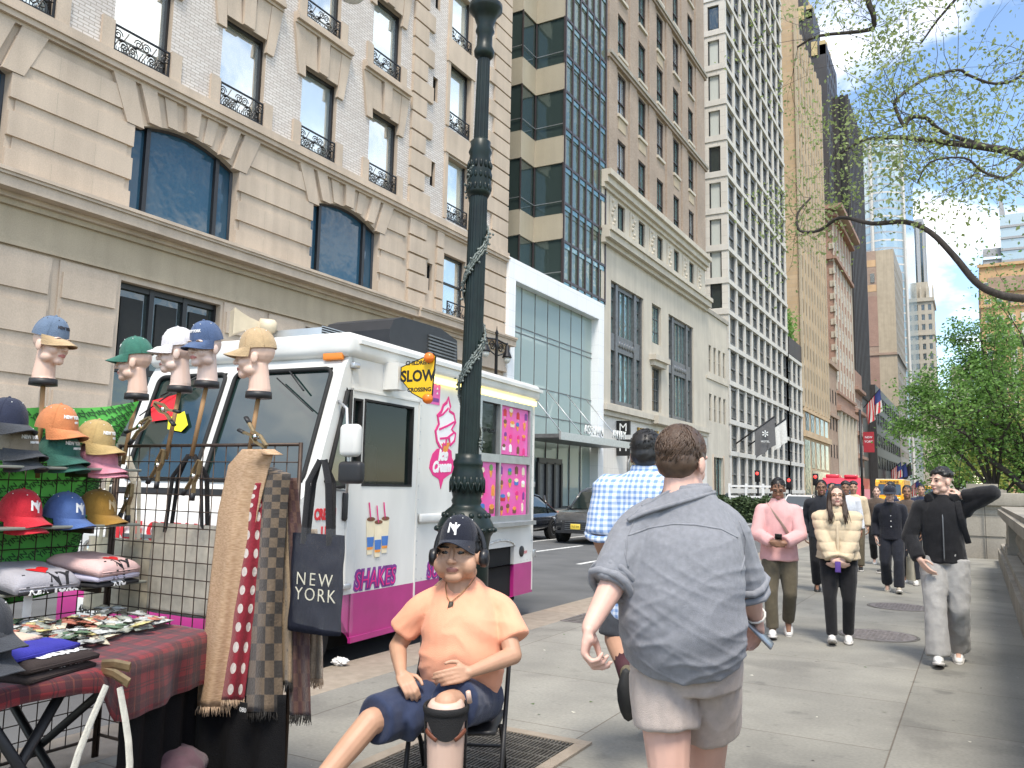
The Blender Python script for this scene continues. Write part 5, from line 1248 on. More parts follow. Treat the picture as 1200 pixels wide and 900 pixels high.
def bus(label,loc):
    t=thing('school_bus',label,'bus',group='yellow school buses in the street')
    g=MB();g.prism([(.9,.5),(.9,1.5),(1.15,2.7),(1.5,2.95),(10,2.95),(10.2,2.7),(10.2,.5)],2.4,'bus_yellow',frame((0,2.4,0),(1,0,0),(0,0,1),(0,-1,0)));g.bbox(0,1.0,.2,2.2,.5,1.35,'bus_yellow',.1);g.box(1.5,10,.02,2.38,2.951,3.02,'bus_white');g.build('body',t)
    g=MB();g.add([(.93,.2,1.55),(.93,2.2,1.55),(1.12,2.15,2.5),(1.12,.25,2.5)],[(0,1,2,3)],'car_glass');g.v=[(p[0]-.05,p[1],p[2])for p in g.v];g.build('windshield',t)
    for k in range(8):g=MB();g.box(1.9+k*1.0,2.7+k*1.0,-.012,0,1.6,2.3,'car_glass');g.build('window',t)
    g=MB();g.box(1.05,1.18,.35,2.05,2.55,2.9,'bus_yellow');s_=g.build('sign_board',t);words('SCHOOL BUS',.26,'letter_black',frame((1.045,1.2,2.72),(0,-1,0),(0,0,1),(-1,0,0)),'lettering',s_,.002,.01)
    g=MB();g.box(-.03,.02,.5,1.9,.7,1.1,'black_plastic');g.box(-.1,.05,.1,2.3,.45,.65,'black_plastic');g.build('grille',t)
    for t_ in(.35,2.05):g=MB();g.lathe([(.1,0),(.08,.03)],'headlight',12,mx=frame((-.01,t_,1.0),(0,1,0),(0,0,1),(-1,0,0)));g.build('headlight',t)
    for s_ in(1.2,7.6):wheel(t,(s_,.0,.45),.45,.25,(0,-1,0));wheel(t,(s_,2.4,.45),.45,.25,(0,1,0))
    t.location=loc;t.rotation_euler=(0,0,R_(90));return t
bus('nearer yellow school bus with dark windshield behind the man in black cap',(-5.9,84,RZ));bus('farther small yellow school bus beside the man in black hoodie',(-5.6,150,RZ))
# ------------------------------------------------------------------ street lamps
mat('lamp_green',(.0045,.012,.010),.38,var=.4,scale=9,spec=.35);mat('lamp_glass',(.6,.6,.55),.3);mat('cable_light',(.02,.035,.03),.4,var=.5,scale=80,col2=(.25,.28,.26))
LPB=onX(547,760,-4.15);LX,LY=-4.13,None
lp_=W(544,590,6.75);LX,LY=lp_.x,lp_.y
LP=thing('street_lamp','dark green fluted cast iron lamp post with leaf collars behind the seated man','street lamp',(LX,LY,0))
def zat(v,u=550):return onY(u,v,LY).z
g=MB();Z=zat
k=6.75/971
def rr(px):return px*k/2
oct_=[(rr(70),0),(rr(70),.08),(rr(62),.12),(rr(58),Z(700)),(rr(56),Z(640)),(rr(60),Z(628)),(rr(68),Z(622)),(rr(65),Z(614)),(rr(56),Z(606)),(rr(50),Z(600)),(rr(44),Z(597)),(rr(36),Z(594)),(rr(33),Z(591)),(rr(36),Z(587)),(rr(33),Z(583)),(rr(37),Z(576)),(rr(40),Z(566)),(rr(37),Z(555)),(rr(33),Z(548)),(rr(35),Z(545)),(rr(35),Z(541)),(rr(31),Z(538)),(rr(31),Z(532))]
g.lathe(oct_,'lamp_green',32,(LX,LY,0))
for i in range(16): # rosette and leaf relief
    a=i*math.pi/8;c,s_=math.cos(a),math.sin(a)
    g.sph((LX+rr(66)*c,LY+rr(66)*s_,Z(620)),.032,'lamp_green',8,6,sc=(1,1,.7));g.sph((LX+rr(37)*c,LY+rr(37)*s_,Z(566)),.05,'lamp_green',8,6,sc=(.45,.45,1.1));g.sph((LX+rr(52)*c,LY+rr(52)*s_,Z(604)),.025,'lamp_green',6,5)
    for kk in range(2):
        pts=[(LX+(rr(39)+.006)*math.cos(a+q*.06*(1 if kk else-1)),LY+(rr(39)+.006)*math.sin(a+q*.06*(1 if kk else-1)),Z(577)+q*.028)for q in range(4)];g.tube(pts,.008,'lamp_green',4)
g.build('base',LP)
g=MB();n=96 # fluted shaft
prof=[(12.6,533),(12.4,520),(12.0,420),(11.6,300),(11.2,228)]
vs=[]
for r_,v_ in prof:
    for j in range(n):
        a=2*math.pi*j/n;f=1-.075*(.5+.5*math.cos(20*a));vs.append((LX+r_*k*f*math.cos(a),LY+r_*k*f*math.sin(a),Z(v_)))
g.add(vs,[(i*n+j,i*n+(j+1)%n,(i+1)*n+(j+1)%n,(i+1)*n+j)for i in range(len(prof)-1)for j in range(n)],'lamp_green',True)
vs=[];prof=[(7.3,168),(6.6,90),(6.4,70)]
for r_,v_ in prof:
    for j in range(n):
        a=2*math.pi*j/n;f=1-.09*(.5+.5*math.cos(16*a));vs.append((LX+r_*k*1.22*f*math.cos(a),LY+r_*k*1.22*f*math.sin(a),Z(v_)))
g.add(vs,[(i*n+j,i*n+(j+1)%n,(i+1)*n+(j+1)%n,(i+1)*n+j)for i in range(len(prof)-1)for j in range(n)],'lamp_green',True)
g.build('shaft',LP)
g=MB();g.lathe([(rr(24),Z(232)),(rr(30),Z(226)),(rr(27),Z(221)),(rr(30),Z(216)),(rr(28),Z(210)),(rr(31),Z(205)),(rr(27),Z(199)),(rr(28),Z(192)),(rr(25),Z(184)),(rr(29),Z(180)),(rr(24),Z(174)),(rr(25),Z(168)),(rr(16),Z(164))],'lamp_green',32,(LX,LY,0))
for row in(222,208,196):
    for i in range(14):a=i*math.pi/7;g.sph((LX+rr(28)*math.cos(a),LY+rr(28)*math.sin(a),Z(row)),.028,'lamp_green',6,5,sc=(.5,.5,1.3))
g.build('collar',LP)
g=MB();g.lathe([(rr(16),Z(72)),(rr(24),Z(68)),(rr(26),Z(63)),(rr(20),Z(57)),(rr(19),Z(44)),(rr(24),Z(40)),(rr(20),Z(34)),(rr(30),Z(22)),(rr(42),Z(16)),(rr(42),Z(10)),(rr(34),Z(8)),(rr(20),Z(4)),(rr(17),Z(-40)),(rr(16),Z(-160)),(rr(30),Z(-165)),(rr(34),Z(-185)),(rr(20),Z(-195)),(.01,Z(-215))],'lamp_green',32,(LX,LY,0));g.build('capital',LP)
zt=Z(-120)
for sg in(-1,1):
    g=MB();g.tube([(LX,LY,zt),(LX+sg*.4,LY,zt+.35),(LX+sg*1.0,LY,zt+.45),(LX+sg*1.5,LY,zt+.2),(LX+sg*1.55,LY,zt)],.035,'lamp_green',8);g.lathe([(.05,0),(.13,-.08),(.2,-.3),(.22,-.34),(.02,-.34)],'lamp_green',20,(LX+sg*1.55,LY,zt));a_=g.build('arm',LP)
    g=MB();g.lathe([(.19,-.34),(.17,-.5),(.1,-.58),(.01,-.6)],'lamp_glass',16,(LX+sg*1.55,LY,zt));g.build('lamp_globe',a_)
# wire of fairy lights wound round the post
w_=thing('light_string','thin string of wired lights wound round the lamp post','light string',(LX,LY,0));g=MB();pts=[]
for i in range(130):
    f=i/129;v_=520-f*320;a=.2+f*2.7*2*math.pi;R0=(12.6-1.4*f)*k+.016;pts.append((LX+R0*math.cos(a),LY+R0*math.sin(a),Z(v_)))
for o_ in(0,.03,-.03):g.tube([(p[0],p[1],p[2]+o_+.008*math.sin(i*2.1+o_*90))for i,p in enumerate(pts)],.010,'cable_light',4)
random.seed(2)
for p in pts:
    for _ in range(2):g.sph((p[0]+random.gauss(0,.014),p[1]+random.gauss(0,.014),p[2]+random.gauss(0,.03)),.012,'cable_light',5,4)
g.build('cable',w_)
for o_ in(LP,w_):o_.rotation_mode='QUATERNION';o_.rotation_quaternion=V((0,0,1)).rotation_difference(V((.012,.006,1)).normalized())
# far twin lamp across the street
fp=onX(582,400,-21.2);FL=thing('far_street_lamp','black twin armed bell lamp across the street with curled brackets','street lamp',(fp.x,fp.y,0))
g=MB();g.lathe([(.25,0),(.25,.6),(.14,.9),(.1,1.2),(.08,fp.z-.3),(.13,fp.z-.2),(.08,fp.z-.1),(.06,fp.z+.35),(.1,fp.z+.42),(.03,fp.z+.6),(.01,fp.z+.8)],'black_iron',16,(fp.x,fp.y,0));g.build('post',FL)
for sg in(-1,1):
    X_=lambda y:fp.y+sg*y
    g=MB();g.tube([(fp.x,X_(0),fp.z+.1),(fp.x,X_(.9),fp.z+.02),(fp.x,X_(1.12),fp.z+.04)],.05,'black_iron',6);g.tube([(fp.x,X_(0),fp.z-.75),(fp.x,X_(.5),fp.z-.62),(fp.x,X_(.95),fp.z-.45)],.035,'black_iron',6)
    g.tube([(fp.x,X_(.42+.28*(1-q/26)*math.cos(q*.5)),fp.z-.28+.28*(1-q/26)*math.sin(q*.5))for q in range(22)],.035,'black_iron',5);g.build('arm',FL)
    g=MB();g.lathe([(.03,.1),(.06,-.02),(.1,-.1),(.15,-.4),(.24,-.62),(.26,-.7),(.01,-.7)],'black_iron',16,(fp.x,X_(1.1),fp.z));la=g.build('lantern',FL)
    g=MB();g.lathe([(.2,-.7),(.19,-.85),(.1,-.98),(.01,-1)],'lamp_glass',14,(fp.x,X_(1.1),fp.z));g.build('lamp_globe',la)
# sign pole, signals, flags
p=onX(1010,560,-5.1);rp=thing('sign_pole','thin black pole carrying a dark red banner sign in front of the netted building','sign pole',(p.x,p.y,0));zt=onY(1010,480,p.y).z
g=MB();g.tube([(p.x,p.y,-.1),(p.x,p.y,zt)],.06,'black_iron',10);g.build('pole',rp);mat('banner_red',(.30,.012,.02),.6,var=.1)
a=onY(1012,530,p.y-.05);b=onY(1024,506,p.y-.05);g=MB();g.box(a.x,b.x,p.y-.03,p.y+.03,a.z,b.z,'banner_red');bn=g.build('banner',rp)
for i_,tx in enumerate(('NEW','YORK')):words(tx,(b.x-a.x)*.3,'letter_pale',frame(((a.x+b.x)/2,p.y-.032,b.z-.28-i_*.22),(1,0,0),(0,0,1),(0,-1,0)),'lettering',bn,.002)
mat('signal_red',(.9,.06,.05),.4,emit=.8);mat('flag_red',(.5,.03,.04),.7);mat('flag_blue',(.03,.05,.2),.7);mat('flag_white',(.58,.58,.56),.7);mat('flag_grey',(.10,.10,.105),.7);mat('flag_black',(.02,.02,.03),.7)
for(u,v,lab)in((888,558,'red pedestrian signal above the white railing'),(925,566,'red pedestrian signal right of the white railing'),(956,562,'small red signal near the tan tower storefront')):
    q=onY(u,v,66);t=thing('traffic_signal',lab,'traffic signal',(q.x,q.y,RZ));g=MB();g.tube([(q.x,q.y,RZ),(q.x,q.y,q.z+.3)],.07,'black_iron',8);g.build('pole',t)
    g=MB();g.bbox(q.x-.2,q.x+.2,q.y-.2,q.y-.05,q.z-.45,q.z+.45,'black_iron',.03);h_=g.build('housing',t);g=MB();g.lathe([(.13,0),(.11,.03)],'signal_red',14,mx=frame((q.x,q.y-.2,q.z+.2),(1,0,0),(0,0,1),(0,-1,0)));g.build('signal_lamp',h_)
def flag(name,lab,base,tip,drop,wdt,kind,sway=.15):
    """flag hanging from a slanted pole: base on the wall, tip outside"""
    base,tip=V(base),V(tip);t=thing(name,lab,'flag',base);g=MB();g.tube([base,tip],.05*(base-tip).length/4+.02,'black_iron',6);g.build('pole',t);d=(tip-base);g=MB();n,m_=12,8
    def pt(i,j):q=base.lerp(tip,1-wdt*i/n);s_=j/m_;return q+V((sway*math.sin(i*.9+s_*2)*s_,sway*math.cos(i*1.1)*s_,-drop*s_))
    for i in range(n):
        for j in range(m_):
            if kind=='us':mk='flag_blue' if(i<5 and j<4)else('flag_red' if i%2 else 'flag_white')
            elif kind=='blue':mk='flag_white' if(i in(5,6)and j in(3,4))else 'flag_blue'
            else:mk=kind
            g.add([pt(i,j),pt(i+1,j),pt(i+1,j+1),pt(i,j+1)],[(0,1,2,3)],mk,True)
    f=g.build('cloth',t);return t,pt,f
t,pt,f=flag('banner_flag','dark grey banner flag with pale emblem hanging from the white grid tower',(XF+.1,107.5,onX(885,525,XF).z),V((XF+4.6,109.5,onX(885,525,XF).z+3.6)),3.7,.50,'flag_grey',.1)
c=pt(6,3);mxf=frame(c+V((.1,-.35,0)),V((.8,.45,.0)).normalized(),(0,0,1),V((.45,-.8,0)).normalized());words('✽',1.2,'letter_pale',mxf,'emblem',f,.02);words('HOTEL',.36,'letter_pale',M.Translation((0,0,-1.0))@mxf,'lettering',f,.02)
flag('banner_flag','white banner flag hanging right behind the dark grey one',(XF+.1,114,onX(900,528,XF).z),V((XF+4.8,116,onX(900,528,XF).z+3.8)),3.2,.36,'flag_white',.1)
q=onX(1012,478,-26);flag('wall_flag','striped national flag on the black netted building, highest of the flags',q,q+V((4.5,-2,5)),6.2,.8,'us',.4)
for j,(u,v,kd,lab)in enumerate(((1043,552,'us','striped national flag, leftmost of the flag row low over the street'),(1050,552,'blue','blue flag in the middle of the flag row over the street'),(1056,551,'flag_black','dark flag at the right of the flag row over the street'),(1066,571,'us','small striped flag, left of the far lower pair'),(1071,571,'us','small striped flag, right of the far lower pair'))):
    q=onX(u,v,-26 if j<3 else-25);s_=.62;flag('wall_flag',lab,q,q+V((6,-3,5))*s_,8*s_,.85,kd,.3)
# ================================================================== figures: joint chains grown into one smooth surface
TMP=bpy.data.scenes.new('workbench')
def remesh(mb,voxel,mats,smooth=3,pick=None,wrinkle=None,name='body',cut=None):
    me=mb.mesh(name,recalc=False)
    o=bpy.data.objects.new('w',me);TMP.collection.objects.link(o)
    r=o.modifiers.new('r','REMESH');r.mode='VOXEL';r.voxel_size=voxel
    if smooth:s=o.modifiers.new('s','SMOOTH');s.iterations=smooth;s.factor=.5
    with bpy.context.temp_override(scene=TMP,view_layer=TMP.view_layers[0]):dg=bpy.context.evaluated_depsgraph_get()
    dg.update()
    out_=bpy.data.meshes.new_from_object(o.evaluated_get(dg),depsgraph=dg)
    bpy.data.objects.remove(o);bpy.data.meshes.remove(me)
    out_.name=name;out_.materials.clear()
    for m_ in mats:out_.materials.append(MT[m_])
    if wrinkle or cut:
        bm=bmesh.new();bm.from_mesh(out_);bm.normal_update()
        if wrinkle:
            for v in bm.verts:v.co+=v.normal*wrinkle(v.co)
        if cut:
            dl=[f for f in bm.faces if cut(f.calc_center_median())];bmesh.ops.delete(bm,geom=dl,context='FACES')
        bm.to_mesh(out_);bm.free()
    n=len(out_.polygons);out_.polygons.foreach_set('use_smooth',[True]*n)
    out_.polygons.foreach_set('material_index',[pick(p.center)if pick else 0 for p in out_.polygons]if pick else[0]*n)
    out_.update();return out_
def put(me,name,parent=None,loc=V((0,0,0))):
    off=wloc(parent)if parent else loc
    me.transform(M.Translation(-off));o=bpy.data.objects.new(name,me);COL.objects.link(o)
    if parent:o.parent=parent
    else:o.location=off
    return o
CAPX=[.035]
def chain(mb,pts,rad,n=12,ref=None):
    """rounded limb through joints; rad may hold (side, depth) pairs"""
    pts=[V(p)for p in pts];P_=[];Rr=[]
    rad=[r if hasattr(r,'__len__')else(r,r)for r in rad]
    d0=(pts[0]-pts[1]).normalized();d1=(pts[-1]-pts[-2]).normalized()
    for f,s in((1.0,.5 if CAPX[0]>.02 else .93),(.6,.8 if CAPX[0]>.02 else .98)):P_.append(pts[0]+d0*min(min(rad[0]),CAPX[0])*f);Rr.append((rad[0][0]*s,rad[0][1]*s))
    for p,r in zip(pts,rad):P_.append(p);Rr.append(r)
    for f,s in((.6,.8 if CAPX[0]>.02 else .98),(1.0,.5 if CAPX[0]>.02 else .93)):P_.append(pts[-1]+d1*min(min(rad[-1]),CAPX[0])*f);Rr.append((rad[-1][0]*s,rad[-1][1]*s))
    mb.tube(P_,Rr,'skin_light',n,True,ref=ref)
def spline(pts,rad,k=4):
    """smooth resampling of joints and radii"""
    P_=[V(p)for p in pts];Q=[V(r)if hasattr(r,'__len__')else V((r,r))for r in rad];o1=[];o2=[]
    for i in range(len(P_)-1):
        for q in range(k):
            t=q/k
            for src,dst in((P_,o1),(Q,o2)):
                a=src[max(i-1,0)];b=src[i];c=src[i+1];d=src[min(i+2,len(src)-1)]
                dst.append(.5*((2*b)+(c-a)*t+(2*a-5*b+4*c-d)*t*t+(3*b-a-3*c+d)*t**3))
    o1.append(P_[-1]);o2.append(Q[-1]);return o1,[tuple(q)for q in o2]
def ell(mb,c,r,mx=None,seg=14,ring=10):mb.sph(c,1,'skin_light',seg,ring,mx=mx,sc=r)
def head_prims(mb,mx,s=1.0,nose=1.0,jaw=1.0,neck=True,ears=True):
    """mx: origin between the ears at eye level, x to the figure's left, y forward, z up"""
    mx=mx@M.Scale(s,4)
    E=lambda c,r:ell(mb,c,r,mx)
    E((0,-.012,.035),(.076,.098,.088));E((0,.018,-.03),(.062*jaw,.072,.086));E((0,.062,-.098),(.028*jaw,.026,.024))
    for s_ in(-1,1):
        E((s_*.042*jaw,.012,-.075),(.026,.04,.03));E((s_*.032,.050,-.036),(.030,.034,.032));E((s_*.034,.076,.026),(.030,.017,.011));E((s_*.012,.098,-.036),(.009,.010,.008))
        E((s_*.031,.072,.004),(.017,.014,.012))
        if ears:E((s_*.079,-.012,-.012),(.010,.022,.033))
    chain_l=[mx@V((0,.086,.022)),mx@V((0,.098,-.012)),mx@V((0,.112*nose,-.034))]
    mb.tube(chain_l,[.008*s,.010*s,.013*s],'skin_light',8)
    E((0,.108*nose,-.035),(.013,.012,.011))
    E((0,.083,-.064),(.025,.015,.009));E((0,.081,-.075),(.021,.015,.009))
    if neck:mb.tube([mx@V((0,-.02,-.04)),mx@V((0,-.028,-.10)),mx@V((0,-.035,-.19))],[.054*s,.054*s,.062*s],'skin_light',14)
def face_pick(mx,s=1.0,eye=1,lip=2,brow=3,sunken=False):
    inv=(mx@M.Scale(s,4)).inverted()
    def f(c):
        p=inv@c
        if p.y<.05 or abs(p.z)>.12 or abs(p.x)>.08:return 0
        ax=abs(p.x)
        if((ax-.031)/.0135)**2+((p.z-.003)/.0062)**2<1:return eye
        if(p.x/.024)**2+((p.z+.069)/.0105)**2<1 and p.y>.07:return lip
        if((ax-.033)/.021)**2+((p.z-.0275+abs(ax-.036)*.16)/.0052)**2<1:return brow
        return 0
    return f
def hand_prims(mb,w_,d,s,pn,curl=(.35,.5,.4),spread=.0,size=1.0,thumb=.6,curls=None):
    """w_ wrist, d towards the knuckles, s towards the thumb, pn out of the palm"""
    d=V(d).normalized();s=V(s);s=(s-d*s.dot(d)).normalized();pn=V(pn);pn=(pn-d*pn.dot(d)-s*pn.dot(s)).normalized();w_=V(w_)
    k=size
    for i in range(4):
        off=(.030-.0195*i)*k
        kn=w_+d*(.088-.004*abs(i-1))*k+s*off
        mb.tube([w_+s*off*.6+d*.005,w_+d*.05*k+s*off*.95,kn],[.016*k,.0145*k,.0115*k],'skin_light',8)
        L_=(.042,.047,.043,.034)[i]*k;q=kn.copy();ang=0;pts=[q];dd=(d+s*(1.5-i)*spread).normalized()
        for j in range(3):
            ang+=(curls[i]if curls else curl)[j]
            q=q+(dd*math.cos(ang)+pn*math.sin(ang))*L_*(1,.72,.56)[j];pts.append(q)
        mb.tube([kn-d*.01]+pts,[.0112*k,.0108*k,.0096*k,.0088*k,.0074*k],'skin_light',8);mb.sph(pts[-1],.0074*k,'skin_light',8,6)
    ell_c=w_+d*.035*k+s*.024*k+pn*.010*k
    mb.sph(ell_c,.021*k,'skin_light',8,6);mb.sph(w_+d*.035*k-s*.022*k+pn*.008*k,.018*k,'skin_light',8,6)
    t0=w_+d*.022*k+s*.026*k+pn*.006;t1=t0+(d*.6+s*.75+pn*thumb*.5).normalized()*.044*k;t2=t1+(d*.9+s*.2+pn*thumb*.6).normalized()*.032*k;t3=t2+(d*1.-s*.1+pn*thumb*.6).normalized()*.024*k
    mb.tube([t0,t1,t2,t3],[.0145*k,.0125*k,.0108*k,.0086*k],'skin_light',8);mb.sph(t3,.0086*k,'skin_light',8,6)
def ik(a,b,l1,l2,pole):
    a,b,pole=V(a),V(b),V(pole);d=b-a;L_=d.length;L2=min(L_,(l1+l2)*.995);d.normalize()
    x=(l1*l1-l2*l2+L2*L2)/(2*L2);h_=math.sqrt(max(0,l1*l1-x*x));p=pole-d*pole.dot(d)
    return a+d*x+(p.normalized()*h_ if p.length>1e-6 else V((0,0,0))),a+d*L2
def folds(amp=.006,sc=(7,7,3),seed=0,fine=.4):
    sx,sy,sz=sc
    def f(c):
        q=V((c.x*sx+seed,c.y*sy,c.z*sz));n1=noise.noise(q);n2=noise.noise(q*2.3+V((5,1,2)))
        return amp*((1-abs(n1)*2)*.7+n2*fine)
    return f
mat('skin_light',(.62,.40,.31),.5,var=.05,scale=14,spec=.4);mat('skin_pink',(.66,.41,.33),.5,var=.06,scale=14,spec=.4);mat('skin_tan',(.50,.29,.19),.5,var=.06,scale=14,spec=.4);mat('skin_brown',(.25,.13,.08),.5,var=.08,scale=14,spec=.4);mat('skin_mid',(.42,.24,.16),.5,var=.06,scale=14,spec=.4)
mat('eye_dark',(.02,.015,.012),.2);mat('lip_rose',(.45,.17,.15),.45);mat('lip_brown',(.28,.12,.1),.45)
mat('hair_black',(.010,.009,.009),.45,var=.4,scale=60);mat('hair_brown',(.055,.032,.02),.45,var=.35,scale=40,col2=(.10,.06,.038));mat('hair_darkbrown',(.035,.02,.014),.45,var=.4,scale=50,col2=(.06,.035,.022))
NS=bpy.data.objects.new
class Fig:
    """a person. J holds world joints; clothes are children grown from the same joints"""
    def __init__(s,label,skin,loc,group=None):
        s.t=thing('person',label,'person',loc,group);s.skin=skin;s.J={}
    def walk(s,face,h,ankL=(.09,.18,.09),ankR=(-.09,-.22,.14),wrL=None,wrR=None,poleL=(0.35,-1,0),poleR=(-.35,-1,0),lean=0.03,look=0.0,nod=0.0,chest=(.165,.11),waist=(.145,.105),hips=(.165,.115),toeL=.0,toeR=-.5,tilt=0.0):
        """canonical upright pose; face = heading in degrees, h = height; coordinates are (left, forward, up) for a 1.75 m body"""
        k=h/1.75;a=R_(face);F=V((math.cos(a),math.sin(a),0));Lf=V((-F.y,F.x,0));U=V((0,0,1));o=s.t.location.copy()
        P_=lambda p:o+(Lf*p[0]+F*p[1]+U*p[2])*k
        s.k,s.F,s.L,s.P=k,F,Lf,P_
        J=s.J
        J['pelvis']=P_((0,0,.95));J['waist']=P_((0,lean*.3,1.09));J['chest']=P_((0,lean*.7,1.29));J['neck']=P_((0,lean,1.48))
        ha=R_(face+look);hf=V((math.cos(ha),math.sin(ha),0));hl=V((-hf.y,hf.x,0));c=P_((tilt*.3,lean+.035,1.635))
        fz=(U*math.cos(nod)-hf*-math.sin(nod));fy=(hf*math.cos(nod)-U*math.sin(nod));hl2=(hl+U*tilt).normalized()
        s.hm=frame(c,hl2,fy,fy.cross(hl2));s.hs=k*.97
        for sd,an,wr,pole,sg in(('L',ankL,wrL,poleL,1),('R',ankR,wrR,poleR,-1)):
            J['sh'+sd]=P_((sg*(chest[0]+.012),lean*.8,1.395));J['hip'+sd]=P_((sg*.088,0,.91))
            J['an'+sd]=P_(an);kn,an2=ik(J['hip'+sd],J['an'+sd],.43*k,.42*k,F+Lf*sg*.12);J['kn'+sd]=kn;J['an'+sd]=an2
            w_=wr or(sg*.25,.05,.86);el,w2=ik(J['sh'+sd],P_(w_),.29*k,.255*k,Lf*pole[0]+F*pole[1]+U*pole[2]);J['el'+sd]=el;J['wr'+sd]=w2
        s.ch,s.wa,s.hi=chest,waist,hips;s.toe={'L':toeL,'R':toeR}
        return s
    def torso(s,mb,inf=0.0,z0=None,hem=None):
        J=s.J;k=s.k
        pts=[J['pelvis']-V((0,0,.06*k)),J['pelvis'],J['waist'],J['chest'],J['neck']-V((0,0,.075*k)),J['neck']-V((0,0,.0))]
        rad=[(s.hi[0]*k*.92,s.hi[1]*k*.92),(s.hi[0]*k,s.hi[1]*k),(s.wa[0]*k,s.wa[1]*k),(s.ch[0]*k,s.ch[1]*k),(s.ch[0]*.86*k,s.ch[1]*.80*k),(.066*k,.062*k)]
        if hem is not None:pts[0]=J['pelvis']-V((0,0,hem*k));rad[0]=(s.hi[0]*k*1.03,s.hi[1]*k*1.05)
        rad=[(a+inf,b+inf)for a,b in rad]
        P_,Q=spline(pts,rad);chain(mb,P_,Q,20,ref=s.L)
        for sd in 'LR':mb.sph(J['sh'+sd]-V((0,0,.012)),.058*k+inf*.8,'skin_light',12,9);chain(mb,[J['neck']-V((0,0,.055*k)),J['sh'+sd]-V((0,0,.005))],[.045*k+inf*.6,.050*k+inf*.8],10)
    def arm(s,mb,sd,inf=0.0,to=1.0,r=(.054,.046,.043,.027),cuff=None):
        J=s.J;k=s.k;a,b,c=J['sh'+sd],J['el'+sd],J['wr'+sd]
        pts=[a,a.lerp(b,.5),b,b.lerp(c,.3),c];rad=[r[0]*k,(r[0]*.92)*k,r[1]*k,r[2]*k,r[3]*k]
        rad=[q+inf for q in rad]
        if to<1: # to is measured along shoulder .. elbow (0.5) .. wrist
            if to<=.5:e=a.lerp(b,to*2);pts=[a,a.lerp(b,to),e];rad=[rad[0],rad[1],rad[1]*.98]
            else:e=b.lerp(c,(to-.5)*2);pts=[a,a.lerp(b,.5),b,e];rad=[rad[0],rad[1],rad[2],(rad[2]+rad[4])/2+.006]
        i=2;chain(mb,pts[:3],rad[:3],12)
        if len(pts)>3:chain(mb,pts[2:],rad[2:],12);mb.sph(pts[2],rad[2]*1.01,'skin_light',12,9)
    def leg(s,mb,sd,inf=0.0,to=1.0,r=(.092,.062,.058,.038),flare=0.0):
        r=getattr(s,'legr',r)
        J=s.J;k=s.k;a,b,c=J['hip'+sd],J['kn'+sd],J['an'+sd]
        pts=[a,a.lerp(b,.45),b,b.lerp(c,.3),c];rad=[q*k+inf for q in(r[0],r[0]*.9,r[1],r[2],r[3])];rad[4]+=flare;rad[3]+=flare*.6
        if to<1:
            if to<=.5:e=a.lerp(b,to*2);pts=[a,a.lerp(b,to),e];rad=[rad[0],rad[1],rad[1]*.97+flare]
            else:e=b.lerp(c,(to-.5)*2);pts=[a,a.lerp(b,.5),b,e];rad=[rad[0],rad[1],rad[2],rad[3]]
        chain(mb,pts[:3],rad[:3],14)
        if len(pts)>3:chain(mb,pts[2:],rad[2:],14);mb.sph(pts[2],rad[2]*1.0,'skin_light',12,9)
    def footdir(s,sd):
        F=s.F;p=s.toe[sd];return(F*math.cos(p)+V((0,0,math.sin(p)))).normalized()
    def body(s,voxel=.0075,hands=None,face=True,skinmats=None,jaw=1.0,brow='hair_black',lip='lip_rose',nose=1.0,extra=None):
        mb=MB();s.torso(mb)
        for sd in 'LR':
            s.arm(mb,sd);s.leg(mb,sd)
            fd=s.footdir(sd);an=s.J['an'+sd];mb.tube([an,an+fd*.05*s.k-V((0,0,.03*s.k)),an+fd*.14*s.k-V((0,0,.045*s.k))],[.036*s.k,.036*s.k,.026*s.k],'skin_light',10)
            h_=(hands or{}).get(sd)
            if h_ is None:h_=dict(d=(s.J['wr'+sd]-s.J['el'+sd]).normalized()+V((0,0,-.6)),s=s.F,pn=-s.L*(1 if sd=='L' else-1),curl=(.45,.5,.4))
            hand_prims(mb,s.J['wr'+sd],size=s.k,**h_)
        head_prims(mb,s.hm,s.hs,nose,jaw)
        mb.tube([s.J['neck']-V((0,0,.04)),s.hm@V((0,-.02,-.06))],[.06*s.k,.052*s.k],'skin_light',12)
        if extra:extra(mb)
        fp_=face_pick(s.hm,s.hs)
        me=remesh(mb,voxel,[s.skin,'eye_dark',lip,brow],2,fp_ if face else None);return put(me,'body',s.t)
    def garment(s,name,m,fn,voxel=.010,wr=None,smooth=3,cut=None,mats=None,pick=None):
        CAPX[0]=.012;mb=MB();fn(mb);CAPX[0]=.035;return put(remesh(mb,voxel,mats or[m],smooth,pick,wr,name,cut),name,s.t)
    def jacket(s,m,inf=.028,hem=.08,sl=.93,voxel=.010,amp=.006,name='jacket',arms=None,seed=0,collar=.0,sc=(7,7,5)):
        def fn(mb):
            s.torso(mb,inf,hem=hem)
            for sd in 'LR':s.arm(mb,sd,inf*.8,sl)
            if collar:mb.tube([s.J['neck']-V((0,0,.03)),s.J['neck']+V((0,0,collar))],[(.09*s.k,.085*s.k),(.078*s.k,.078*s.k)],'skin_light',16,ref=s.L)
        return s.garment(name,m,fn,voxel,folds(amp,sc,seed))
    def trousers(s,m,inf=.016,to=.995,flare=0.0,name='trousers',amp=.005,voxel=.010,seed=3):
        def fn(mb):
            J=s.J;chain(mb,[J['pelvis']-V((0,0,.05*s.k)),J['pelvis']+V((0,0,.06*s.k))],[((s.hi[0])*s.k+inf*.6,s.hi[1]*s.k+inf*.6)]*2,18,ref=s.L)
            for sd in 'LR':s.leg(mb,sd,inf,to,flare=flare)
        return s.garment(name,m,fn,voxel,folds(amp,(8,8,6),seed))
